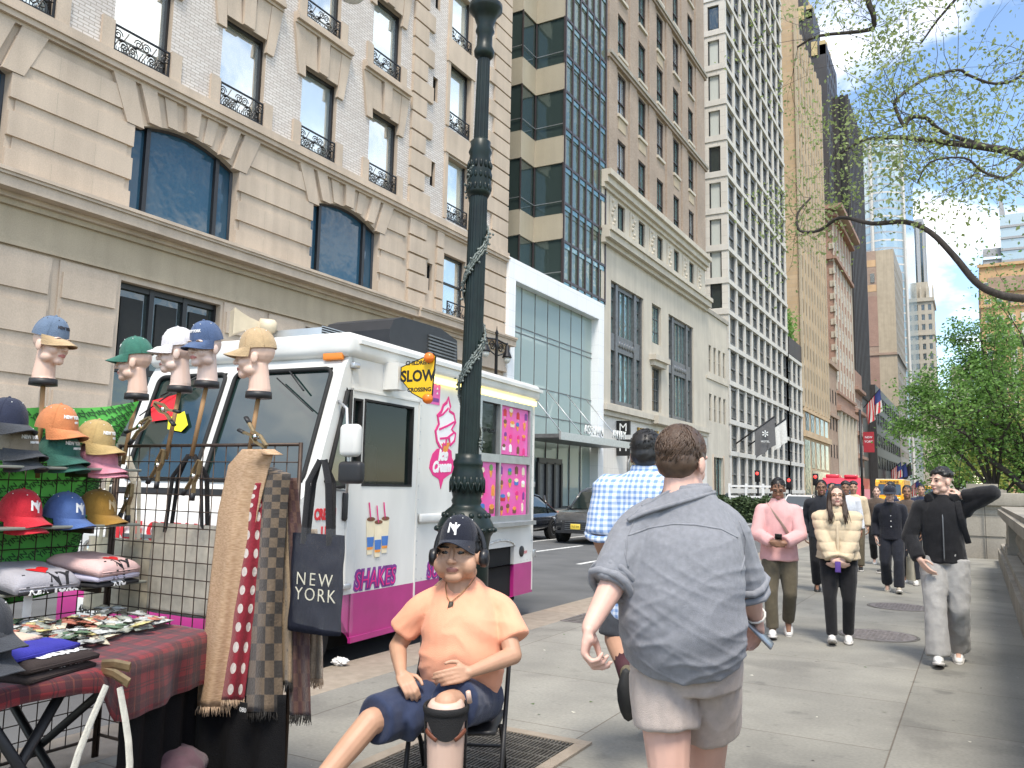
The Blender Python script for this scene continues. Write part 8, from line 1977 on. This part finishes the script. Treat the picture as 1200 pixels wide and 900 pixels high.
# ------------------------------------------------------------------ man in the gingham shirt striding ahead
def plaid_man():
    f=Fig('man in blue and white checked shirt and dark shorts striding away, lifting his left heel','skin_mid',onZ(750,880));J=f.J
    f.k=1.06;a=R_(100);f.F=V((math.cos(a),math.sin(a),0));f.L=V((-f.F.y,f.F.x,0));f.toe={'L':-1.25,'R':0}
    D=4.6
    J['neck']=W(757,556,D);J['chest']=W(757,598,D);J['waist']=W(752,650,D);J['pelvis']=W(752,694,D)
    J['shL']=W(714,572,D);J['elL']=W(703,626,D-.05);J['wrL']=W(712,662,D+.12);J['shR']=W(800,572,D);J['elR']=W(812,630,D);J['wrR']=W(808,668,D+.12)
    J['hipL']=W(731,700,D);J['hipR']=W(768,700,D);J['knL']=W(722,748,D-.05);J['anL']=W(737,793,D-.38);J['knR']=W(768,770,D+.42);J['anR']=W(757,832,D+.60)
    f.ch,f.wa,f.hi=(.185,.125),(.175,.13),(.18,.13)
    U=V((0,0,1));hf=(f.F-f.L*.1).normalized();hl=U.cross(hf).normalized();f.hm=frame(W(759,533,D+.02),hl,hf,U);f.hs=1.08
    f.body(.007,None,brow='hair_black')
    def fn(mb):
        f.torso(mb,.035,hem=.12)
        for sd in 'LR':f.arm(mb,sd,.034,.48)
    sh=f.garment('shirt','gingham',fn,.010,folds(.008,(6,6,9),12))
    for sd in 'LR':
        g=MB();c0=J['el'+sd];ax=(J['wr'+sd]-J['sh'+sd]).normalized();x=ax.orthogonal().normalized();y=ax.cross(x);g.tube([c0+(x*math.cos(q*.524)+y*math.sin(q*.524))*.068 for q in range(12)],.02,'gingham',8,closed=True);g.build('rolled_cuff',sh)
    g=MB();c0=J['neck']+V((0,0,.02));g.tube([c0+f.L*.078*math.cos(q*.4488)+f.F*.078*math.sin(q*.4488)for q in range(14)],[(.03,.012)]*14,'gingham',8,closed=True,ref=(0,0,1));g.build('collar',sh)
    def fs_(mb):
        chain(mb,[J['pelvis']-V((0,0,.03)),J['pelvis']+V((0,0,.05))],[(.185,.135)]*2,16,ref=f.L)
        for sd,to in(('L',.92),('R',.9)):chain(mb,[J['hip'+sd],J['hip'+sd].lerp(J['kn'+sd],to)],[.115,.098],14)
    f.garment('shorts','plaid_shorts',fs_,.010,folds(.006,(8,8,6),3))
    f.hair('hair_black','short',200,2,.02);f.shoes('shoe_olive','sole_black',.92)
    g=MB();ax=(J['anL']-J['knL']).normalized();g.tube([J['anL']-ax*.14,J['anL']-ax*.02],[.052,.052],'sock_maroon',12);g.build('sock',f.t);g=MB();g.tube([J['anR']-(J['anR']-J['knR']).normalized()*.14,J['anR']],[.052,.052],'sock_maroon',12);g.build('sock',f.t)
    g=MB();c0=J['wrL'];ax=(J['wrL']-J['elL']).normalized();x=ax.orthogonal().normalized();y=ax.cross(x);g.tube([c0-ax*.02+(x*math.cos(q*.524)+y*math.sin(q*.524))*.033 for q in range(12)],[(.012,.005)]*12,'watch_black',6,closed=True,ref=ax);g.build('watch',f.t)
plaid_man()
# ------------------------------------------------------------------ seated man and his folding chair
def seated_man():
    D=4.3;f=Fig('seated man in orange shirt and navy shorts, wearing headphones and a knee brace','skin_tan',onZ(535,940));J=f.J
    f.k=1.0;fw=V((.42,-.90,0)).normalized();f.F=fw;f.L=V((-fw.y,fw.x,0));f.toe={'L':.0,'R':.0} # his left is on picture right
    J['pelvis']=W(540,806,4.42);J['waist']=W(540,762,4.36);J['chest']=W(540,722,4.36);J['neck']=W(538,676,4.40)
    J['shR']=W(496,708,4.36);J['elR']=W(466,758,4.36);J['wrR']=W(470,790,4.12);J['shL']=W(587,710,4.36);J['elL']=W(601,768,4.20);J['wrL']=W(550,788,4.02)
    J['hipR']=W(514,818,4.38);J['hipL']=W(566,818,4.40);J['knR']=W(434,846,3.95);J['anR']=W(352,945,3.68);J['knL']=W(523,826,3.90);J['anL']=W(520,985,3.86)
    f.ch,f.wa,f.hi=(.185,.128),(.205,.165),(.195,.145)
    U=V((0,0,1));hf=(fw+f.L*-.16+U*.10).normalized();hl=(U.cross(hf)+U*.02).normalized();f.hm=frame(W(537,649,4.33),hl*1.16,hf,hf.cross(hl)*(1 if hf.cross(hl).z>0 else-1));f.hs=1.2
    rt_=-f.L
    hands={'R':dict(d=W(482,808,4.02)-J['wrR'],s=f.L*.9+fw*.2,pn=V((0,0,-1))+fw*.3,curls=[(.5,.7,.5),(.55,.8,.5),(.6,.8,.5),(.6,.8,.5)],thumb=.4),
             'L':dict(d=W(518,795,3.96)-J['wrL'],s=-fw*.3+U*.9,pn=V((0,0,-1))-fw*.5,curls=[(.3,.4,.3),(.35,.5,.3),(.4,.5,.3),(.4,.5,.3)],thumb=.2)}
    f.body(.0055,hands,jaw=1.22,lip='lip_brown',nose=1.0,extra=lambda mb:(chain(mb,[J['neck']-V((0,0,.03)),f.hm@V((0,-.01,-.075))],[.088,.078],14),[ell(mb,(s_*.052,.045,-.05),(.03,.035,.04),f.hm@M.Scale(f.hs,4))for s_ in(-1,1)]))
    def fn(mb):
        pts=[W(540,800,4.36),W(541,775,4.32),W(541,745,4.32),W(540,716,4.35),W(539,690,4.38),W(538,677,4.40)];rad=[(.208,.180),(.220,.200),(.210,.185),(.192,.150),(.14,.11),(.082,.078)]
        P_,Q=spline(pts,rad);chain(mb,P_,Q,24,ref=f.L)
        for sd,cu in(('R',W(474,738,4.36)),('L',W(602,746,4.27))):sh=J['sh'+sd];P_,Q=spline([sh.lerp(J['neck'],.6)-V((0,0,.03)),sh-V((0,0,.012)),sh.lerp(cu,.6),cu],[.058,.070,.076,.080]);chain(mb,P_,Q,14)
    def wr(c):
        z=c.z;x=(c-J['chest']).dot(f.L);r1=1-abs(noise.noise(V((x*4,z*11+abs(x)*6,1))))*2.4;low=max(0,min(1,(1.0-z)/.25));return .006*r1*(.4+low)
    sh=f.garment('tee_shirt','tee_orange',fn,.0085,wr,3)
    g=MB();c0=J['neck']+V((0,0,.008))+fw*.01;g.tube([c0+f.L*.082*math.cos(q*.393)+fw*(.08*math.sin(q*.393))+V((0,0,-.03*math.sin(q*.393)))for q in range(16)],.0085,'tee_orange',8,closed=True);g.build('neckband',sh)
    def fs_(mb):
        chain(mb,[J['pelvis']+V((0,0,-.02)),J['pelvis']+V((0,0,.05))],[(.205,.15)]*2,18,ref=f.L)
        for sd,to,r in(('R',.92,.112),('L',.80,.122)):P_,Q=spline([J['hip'+sd],J['hip'+sd].lerp(J['kn'+sd],.5),J['hip'+sd].lerp(J['kn'+sd],to)],[.115,.116,r]);chain(mb,P_,Q,16)
        # loose cloth falling beside the braced knee
        chain(mb,[W(558,812,4.2),W(556,842,4.12)],[(.05,.09),(.03,.07)],10,ref=f.L);chain(mb,[W(505,815,4.2),W(470,848,4.05)],[.09,.10],12)
    f.garment('shorts','navy_shorts',fs_,.009,folds(.009,(7,7,9),15))
    f.shoes('shoe_white')
    # brace over the raised knee and shell on the shin
    k,a=J['knL'],J['anL']
    f.garment('prosthetic_shell','prosthetic',lambda mb:chain(mb,[k+(k-a).normalized()*.01,k,k.lerp(a,.25),k.lerp(a,.55),k.lerp(a,.95)],[.080,.090,.090,.083,.06],18),.008,None,3)
    ax=(a-k).normalized();kf=(EYE-k);kf=(kf-ax*kf.dot(ax)).normalized();ks=ax.cross(kf)
    def ring(o_,r,a0,a1,n=16):return[k+ax*(o_(t_)if callable(o_)else o_)+(kf*math.cos(t_)+ks*math.sin(t_))*r for t_ in[a0+(a1-a0)*i/n for i in range(n+1)]]
    g=MB();vs=[];n=18;rows=9;A1=1.25
    for j in range(rows+1):
        for i in range(n+1):
            t_=-A1+2*A1*i/n;lo=.045+.075*max(0,1-(abs(t_)/.95)**2.2);o_=.0+(lo)*j/rows;vs.append(k+ax*(o_+.015)+(kf*math.cos(t_)+ks*math.sin(t_))*.102)
    q=len(vs);vs+=[k+(p-k)*.96 for p in vs];fs=[(j*(n+1)+i,j*(n+1)+i+1,(j+1)*(n+1)+i+1,(j+1)*(n+1)+i)for j in range(rows)for i in range(n)]
    g.add(vs,fs+[tuple(q+z for z in f_[::-1])for f_ in fs],'brace_black',True);g.tube(ring(.01,.102,-2.6,2.6,30),[(.018,.008)]*31,'brace_black',8,ref=ax);g.build('knee_pad',f.t)
    for s_ in(-1,1):g=MB();g.tube([k+ax*(.10+.03*(1-i/6))*1.0+(kf*math.cos(s_*(.42+.12*i))+ks*math.sin(s_*(.42+.12*i)))*.100 for i in range(7)],[(.012,.005)]*7,'leather_brown',6,ref=ax);g.build('strap',f.t)
    for s_ in(-1,1):g=MB();g.tube([k+ax*.03+ks*s_*.098,k+ax*.3+ks*s_*.092],[(.02,.006)]*2,'brace_black',6,ref=kf);g.build('side_strap',f.t)
    g=MB();g.tube([k-ax*.02+ks*-.11+kf*.03,k-ax*.075+ks*-.10+kf*.05],.012,'prosthetic',8);g.build('toggle',f.t)
    # necklace with dog tag
    n0=J['neck'];from mathutils.bvhtree import BVHTree
    bv=BVHTree.FromPolygons([v.co+wloc(f.t)for v in sh.data.vertices],[list(p.vertices)for p in sh.data.polygons])
    def on(u,v):
        h=bv.ray_cast(EYE,ray(u,v).normalized());return(h[0]if h[0]else W(u,v,4.2))-ray(u,v).normalized()*.008
    g=MB();row=[(524,675),(522,688),(524,700),(528,706),(540,696),(552,684),(559,674)];pts=[]
    for i in range(6):
        for q in range(5):t_=q/5;pts.append(on(row[i][0]+(row[i+1][0]-row[i][0])*t_,row[i][1]+(row[i+1][1]-row[i][1])*t_))
    g.tube(pts,.0022,'gold_chain',5);nk=g.build('necklace',f.t);g=MB();p=on(528,707);g.bbox(-.012,.012,-.022,.022,-.0015,.0015,'tag_steel',.006,mx=frame(p-V((0,0,.012)),f.L,(f.L*.2+U).normalized(),fw));g.build('dog_tag',nk)
    f.hair('hair_black','short',60,4,.02)
    # headphones
    mx=f.hm@M.Scale(f.hs,4);hp=thing('headphones','black over ear headphones worn over the black cap of the seated man','headphones',mx@V((0,0,.1)))
    g=MB();g.tube([mx@V((.097*math.cos(t_),-.02,.0+.155*math.sin(t_)))for t_ in[math.pi*i/20 for i in range(21)]],[(.006,.013)]*21,'earcup',8,ref=f.F);g.build('headband',hp)
    for s_ in(-1,1):g=MB();g.lathe([(.028,0),(.040,.006),(.042,.022),(.036,.036),(.02,.040),(.002,.041)],'earcup',22,mx=frame(mx@V((s_*.082,-.014,-.016)),f.hm.to_3x3()@V((0,1,0)),f.hm.to_3x3()@V((0,0,1)),f.hm.to_3x3()@V((s_,0,0))),sy=1.15);g.build('ear_cup',hp)
    c=cap('black cap with white letters worn by the seated man in orange','navy','navy',None,None,'thread_white',True,scale=1.24);rot=f.hm.to_3x3().normalized();e_=M((rot@V((0,1,0)),rot@V((-1,0,0))*-1,rot@V((0,0,1)))).transposed();c.rotation_mode='QUATERNION';c.rotation_quaternion=(e_@M.Rotation(R_(-2),3,'Y')).to_quaternion();c.location=mx@V((0,-.010,.046))
    return f
sm_=seated_man()
ch=thing('folding_chair','black tube framed folding chair under the seated man','chair',onZ(535,925));SMF,SML=sm_.F,sm_.L;sc_=sm_.J['pelvis'].copy();sc_.z=0
CP=lambda l,f_,z:sc_+SML*l+SMF*f_+V((0,0,z));zs_=sm_.J['pelvis'].z-.155
g=MB();n=10;vs=[]
for j in range(n+1):
    for i in range(n+1):l=-.22+.44*i/n;f_=-.16+.40*j/n;vs.append(CP(l*(1-.06*(j/n)),f_,zs_-.008*math.cos(l*7)+(.01 if j in(0,n)else 0)))
q=len(vs);vs+=[p-V((0,0,.022))for p in vs];fs=[(j*(n+1)+i,j*(n+1)+i+1,(j+1)*(n+1)+i+1,(j+1)*(n+1)+i)for j in range(n)for i in range(n)];per=[i for i in range(n+1)]+[j*(n+1)+n for j in range(1,n+1)]+[n*(n+1)+i for i in range(n-1,-1,-1)]+[j*(n+1)for j in range(n-1,0,-1)]
g.add(vs,fs+[tuple(q+k for k in f_[::-1])for f_ in fs]+[(per[k],per[(k+1)%len(per)],q+per[(k+1)%len(per)],q+per[k])for k in range(len(per))],'black_plastic',True);g.build('seat',ch)
for s_ in(-1,1):
    g=MB();g.tube([CP(s_*.245,-.20,.80),CP(s_*.245,-.17,.62),CP(s_*.245,.12,zs_-.03),CP(s_*.24,.30,.0)],.0125,'black_plastic',10);g.build('leg',ch)
    g=MB();g.tube([CP(s_*.225,.08,zs_-.01),CP(s_*.225,-.10,zs_*.55),CP(s_*.225,-.24,.0)],.0125,'black_plastic',10);g.build('leg',ch)
g=MB();g.tube([CP(-.24,.24,.13),CP(.24,.24,.13)],.009,'black_plastic',8);g.build('stretcher',ch);g=MB();g.tube([CP(-.225,-.19,.14),CP(.225,-.19,.14)],.009,'black_plastic',8);g.build('stretcher',ch)
g=MB();vs=[]
for j in range(5):
    for i in range(9):l=-.235+.47*i/8;vs.append(CP(l,-.205-.03*math.cos(l*6)-.012*j/4,.64+.045*j))
q=len(vs);vs+=[p+SMF*.012 for p in vs];fs=[(j*9+i,j*9+i+1,(j+1)*9+i+1,(j+1)*9+i)for j in range(4)for i in range(8)];g.add(vs,fs+[tuple(q+k for k in f_[::-1])for f_ in fs],'black_plastic',True);g.build('backrest',ch)
# ------------------------------------------------------------------ people walking towards the camera
def walker(u,v,h,label,skin,face=None,group=None,**kw):
    p=onZ(u,v);f=Fig(label,skin,p,group);toc=math.degrees(math.atan2(-p.y,-p.x))if face is None else face;return f.walk(toc,h,**kw)
# woman in pink with phone
f=walker(915,746,1.69,'woman in pink jacket and olive trousers looking down at her phone','skin_brown',ankL=(.085,-.16,.15),ankR=(-.085,.14,.09),toeL=-.5,toeR=.15,wrL=(.045,.30,1.05),wrR=(-.06,.29,1.04),poleL=(1,-.5,-.2),poleR=(-1,-.5,-.2),nod=.32,waist=(.16,.125),hips=(.17,.125),chest=(.165,.12))
hd=dict(d=f.F*.6+V((0,0,.2)),s=V((0,0,1)),pn=V((0,0,0)),curl=(.5,.6,.5));HL=dict(hd,pn=-f.L,d=f.F*.7-f.L*.5);HR=dict(hd,pn=f.L,d=f.F*.7+f.L*.5)
f.body(.007,{'L':HL,'R':HR});f.jacket('jacket_pink',.030,.10,.92,amp=.010,seed=1,collar=.05);f.legr=(.094,.060,.052,.032);f.trousers('pants_olive',.014,.96);f.shoes('shoe_white');f.hair('hair_black','bun',160,3,.05);glasses(f)
g=MB();P_,Q=spline([f.P((-.13,-.02,1.47)),f.P((-.09,.12,1.41)),f.P((.05,.178,1.22)),f.P((.17,.13,1.02))],[.02]*4);g.tube(P_,[(.028,.006)]*len(P_),'strap_beige',6,False,ref=(0,0,1));g.build('bag_strap',f.t)
c=f.P((-.005,.36,1.10));g=MB();g.bbox(-.036,.036,-.075,.075,-.005,.005,'phone_black',.004,mx=frame(c,f.L,(f.F*.75+V((0,0,.66))).normalized(),(V((0,0,.75))-f.F*.66).normalized()));g.build('smartphone',None,'dark smartphone held in both hands by the woman in pink jacket','phone',loc=c)
# woman in cream puffer
f=walker(985,753,1.62,'woman with long brown hair in cream puffer jacket and black leggings','skin_light',ankL=(.085,-.04,.09),ankR=(-.085,.16,.09),toeL=0,toeR=.35,wrL=(.035,.24,.88),wrR=(-.045,.245,.90),poleL=(1,-.4,-.1),poleR=(-1,-.4,-.1),nod=-.16,look=6,waist=(.175,.13),hips=(.185,.14),chest=(.17,.125))
HL=dict(d=-f.L*.9+V((0,0,-.35)),s=f.F*.3+V((0,0,.8)),pn=-f.F,curl=(.3,.4,.3));HR=dict(d=f.L*.9+V((0,0,-.35)),s=f.F*.3+V((0,0,.8)),pn=-f.F,curl=(.3,.4,.3))
f.body(.007,{'L':HL,'R':HR},brow='hair_darkbrown');bz=f.t.location.z
def puff(c):z=(c.z-bz)/.105+.25*noise.noise(c*5);return .013*(abs(math.sin(math.pi*z))**.5)-.008+.004*noise.noise(c*22)
def pf(mb):
    f.torso(mb,.045,hem=.0)
    for sd in 'LR':f.arm(mb,sd,.038,.9)
    mb.tube([f.J['neck']-V((0,0,.03)),f.J['neck']+V((0,0,.035))],[(.105,.10),(.088,.09)],'skin_light',16,ref=f.L)
jk=f.garment('puffer_jacket','puffer_cream',pf,.009,puff,2)
g=MB();P_=[f.P((0,.10,1.43)),f.P((.0,.175,1.36)),f.P((0,.20,1.22)),f.P((0,.205,1.05)),f.P((0,.20,.94))];P_,Q=spline(P_,[.012]*5);g.tube(P_,[(.016,.01)]*len(P_),'puffer_cream',6,ref=f.L);g.build('zip_placket',jk)
for sg in(-1,1):
    g=MB();a0=f.P((sg*.015,.155,1.41));a1=f.P((sg*.10,.135,1.46));a2=f.P((sg*.115,.16,1.37));a3=f.P((sg*.05,.19,1.33));vs=[a0,a1,a2,a3];vs+=[p+f.F*.018 for p in vs];g.add(vs,[(0,1,2,3),(4,5,6,7),(0,1,5,4),(1,2,6,5),(2,3,7,6),(3,0,4,7)],'puffer_cream',True);g.build('collar',jk)
g=MB();vs=[f.P((-.035,.128,1.475)),f.P((.035,.128,1.475)),f.P((.012,.178,1.37)),f.P((-.012,.178,1.37))];vs+=[p+f.F*.006 for p in vs];g.add(vs,[(0,1,2,3),(4,5,6,7),(0,1,5,4),(1,2,6,5),(2,3,7,6),(3,0,4,7)],'black_cloth');g.build('undershirt',f.t)
f.legr=(.104,.062,.052,.030);f.trousers('black_cloth',.008,.97,name='leggings',amp=.002);f.shoes('shoe_white');f.hair('hair_darkbrown','long',0,6);glasses(f,'gold_chain')
c=f.P((-.005,.285,.86));g=MB();g.bbox(-.028,.028,-.055,.055,-.005,.005,'tee_violet',.004,mx=frame(c,f.L,V((0,0,1)),f.F));g.build('smartphone',None,'purple smartphone in the clasped hands of the woman in cream jacket','phone',loc=c)
# young man in black hoodie
f=walker(1112,777,1.80,'young man in black hooded jacket and pale grey trousers looking aside','skin_light',ankL=(.08,-.16,.12),ankR=(-.08,.22,.09),toeL=-.3,toeR=.2,wrL=(.165,.06,1.50),wrR=(-.20,.17,.92),poleL=(1,-.1,-1.1),poleR=(-.9,-.6,0),look=-48,chest=(.17,.115),waist=(.15,.11),hips=(.16,.115))
HL=dict(d=-f.L*.7+V((0,0,.7))-f.F*.3,s=-f.L*.3+f.F*.8,pn=-f.F*.6-f.L*.4,curl=(.7,.8,.5));HR=dict(d=V((0,0,-.75))+f.L*.5+f.F*.25,s=f.L*.5+f.F*.7,pn=f.L*.6-f.F*.7,curl=(.25,.35,.25))
f.body(.007,{'L':HL,'R':HR},jaw=.98);jk=f.jacket('black_cloth',.024,.05,.95,amp=.011,seed=7,collar=.03)
f.garment('hood','black_cloth',lambda mb:(chain(mb,[f.J['neck']+f.L*.11+f.F*.06,f.J['neck']-f.F*.11+V((0,0,.03)),f.J['neck']-f.L*.11+f.F*.06],[.045,.065,.045],10)),.010,folds(.008,(8,8,8),2)).parent
g=MB();P_,Q=spline([f.P((0,.12,1.44)),f.P((0,.165,1.30)),f.P((0,.165,1.1)),f.P((0,.17,.92))],[.008]*4);g.tube(P_,[(.007,.005)]*len(P_),'metal_grey',5,ref=f.L);g.build('zip',jk)
f.trousers('pants_lightgrey',.026,.99,flare=.028,amp=.012,seed=4);f.shoes('shoe_white');f.hair('hair_black','curly',0,9)
g=MB();P_,Q=spline([f.P((.15,-.05,1.48)),f.P((.13,.10,1.45)),f.P((.15,.15,1.30)),f.P((.20,.06,1.08))],[.02]*4);g.tube(P_,[(.026,.006)]*len(P_),'black_cloth',6,False,ref=f.L);g.build('backpack_strap',f.t)
# man in dark jacket and glasses
f=walker(965,694,1.74,'man in dark jacket, glasses and black trousers walking behind the woman in pink','skin_brown',ankL=(.09,.12,.09),ankR=(-.09,-.12,.12),toeR=-.4,toeL=.1,wrL=(.24,.12,.95),wrR=(-.26,.02,.90),tilt=.03)
f.body(.008);f.jacket('dark_jacket',.032,.10,.93,amp=.008,seed=11,collar=.03);f.trousers('black_cloth',.016,.97);f.shoes('shoe_black','sole_black');f.hair('hair_black','short',160,7,.05);glasses(f)
# person in black cardigan with cap and tote
f=walker(1047,694,1.66,'person in black cap, black cardigan and navy trousers carrying a pale tote bag','skin_light',ankL=(.09,.16,.09),ankR=(-.09,-.14,.13),toeR=-.5,toeL=.25,wrL=(.27,.06,.86),wrR=(-.24,.02,.9))
f.body(.008);jk=f.jacket('cardigan',.03,.07,.93,amp=.006,seed=13);f.trousers('dark_pants',.018,.97,flare=.012);f.shoes('shoe_beige');f.hair('hair_darkbrown','short',40,8,.03)
g=MB();vs=[f.P((-.045,.125,1.47)),f.P((.045,.125,1.47)),f.P((.0,.165,1.31))];vs+=[p+f.F*.006 for p in vs];g.add(vs,[(0,1,2),(3,4,5),(0,1,4,3),(1,2,5,4),(2,0,3,5)],'tee_dark');g.build('undershirt',f.t)
for z in(1.27,1.18,1.09):g=MB();g.sph(f.P((0,.155,z)),.009,'plate_white',8,6);g.build('button',jk)
c=cap('black cap worn by the person in black cardigan','navy','navy',None,scale=1.1);c.location=f.hm@V((0,-.01,.045));c.rotation_euler=(0,R_(12),math.atan2(f.F.y,f.F.x));c.scale=(1.05,1.08,.72)
w_=f.J['wrL']+V((0,0,-.09));t=thing('tote_bag','pale canvas tote bag hanging from the hand of the person in black cap','bag',w_)
g=MB();nx,nz_=10,12;vs=[]
for sg in(-1,1):
    for j in range(nz_+1):
        for i in range(nx+1):a,h_=i/nx,j/nz_;vs.append(w_+(f.F*.55+f.L*.3)*(a-.5)*.42*(.8+.2*(1-h_))+f.L*sg*(.03*(1-(2*a-1)**4)*(1-h_*.6)+.003)+V((0,0,-.52+.36*h_)))
q=(nx+1)*(nz_+1);fs=[(j*(nx+1)+i,j*(nx+1)+i+1,(j+1)*(nx+1)+i+1,(j+1)*(nx+1)+i)for j in range(nz_)for i in range(nx)];g.add(vs,fs+[tuple(q+k for k in f_[::-1])for f_ in fs],'canvas_pale',True);g.build('body',t)
for sg in(-1,1):g=MB();g.tube([w_+f.F*.055+f.L*sg*.02+V((0,0,-.17)),w_+f.F*.02,w_-f.F*.02,w_-f.F*.055+f.L*sg*.02+V((0,0,-.17))],[(.011,.003)]*4,'canvas_pale',5);g.build('handle',t)
# people farther back
def back(u,v,h,label,skin,top,bottom,hairm='hair_black',style='short',cap_=None,face=None,**kw):
    f=walker(u,v,h,label,skin,face,'people in the far crowd',**kw);f.body(.010);f.jacket(top,.03,.08,kw.get('sl',.93),.012);f.trousers(bottom,.018,.97,voxel=.012);f.shoes('shoe_white' if 'brown' in label else 'shoe_black');f.hair(hairm,style,60,3,.04);return f
f=back(1067,684,1.70,'man in brown shirt walking between the tote bag and the man in black hoodie','skin_brown','brown_shirt','dark_pants',wrR=(-.32,.05,.92),wrL=(.22,.1,.9))
f=back(1050,672,1.78,'man in navy shirt turned aside behind the person in black cap','skin_mid','navy_shirt','dark_pants',face=200)
f=back(994,676,1.76,'dark haired person in white top mostly hidden behind the woman in cream jacket','skin_brown','white_shirt','dark_pants',style='curly')
f=back(1003,668,1.78,'person with wide dark hair farther behind the woman in cream jacket','skin_mid','puffer_cream','pants_olive',style='curly')
f=back(978,668,1.74,'figure in black jacket just left of the cream jacketed woman, far behind her','skin_mid','black_cloth','dark_pants',wrL=(.24,.1,.9),wrR=(-.24,.0,.9))
f=back(1030,662,1.70,'figure in brown top far behind, between the cream jacket and the black cap','skin_light','brown_shirt','black_cloth',hairm='hair_darkbrown',wrL=(.24,.1,.9),wrR=(-.24,.0,.9))
f=back(1083,660,1.76,'figure in dark blue farthest right of the crowd before the hooded man','skin_mid','navy_shirt','dark_pants',wrL=(.24,.1,.9),wrR=(-.24,.0,.9))
_m=M.Translation((-4.96,5.97,0))@M.Rotation(R_(93.73),4,'Z');f=Fig('driver in white shirt seated in the dark cab of the ice cream truck','skin_brown',_m@V((.52,.62,.10)));f.walk(-80,1.62,ankL=(.09,.05,.09),ankR=(-.09,.05,.09),wrL=(.12,.3,1.1),wrR=(-.12,.3,1.1));f.body(.010);f.jacket('white_shirt',.025,.05,.6,.012,name='shirt');f.trousers('dark_pants',.018,.97,voxel=.012);f.hair('hair_black','short',40,3,.04)
# flecks of litter and leaf bits on the pavement
random.seed(19);g=MB();mat('fleck',(.55,.53,.45),.8,var=.4,scale=3)
for _ in range(170):
    x=random.uniform(-4.2,.3);y=2.5+random.random()**1.6*17;s_=random.uniform(.006,.022);a=random.uniform(0,6.28);g.add([(x+s_*math.cos(a+k*2.1),y+s_*.7*math.sin(a+k*2.1),.002+.004*(k==1))for k in range(3)],[(0,1,2)],random.choice(['fleck','fleck','bark','leaf_deep']))
tag(g.build('litter_flecks'),'tiny pale flecks and leaf bits scattered over the sidewalk','litter',kind='stuff')
bpy.data.scenes.remove(TMP)
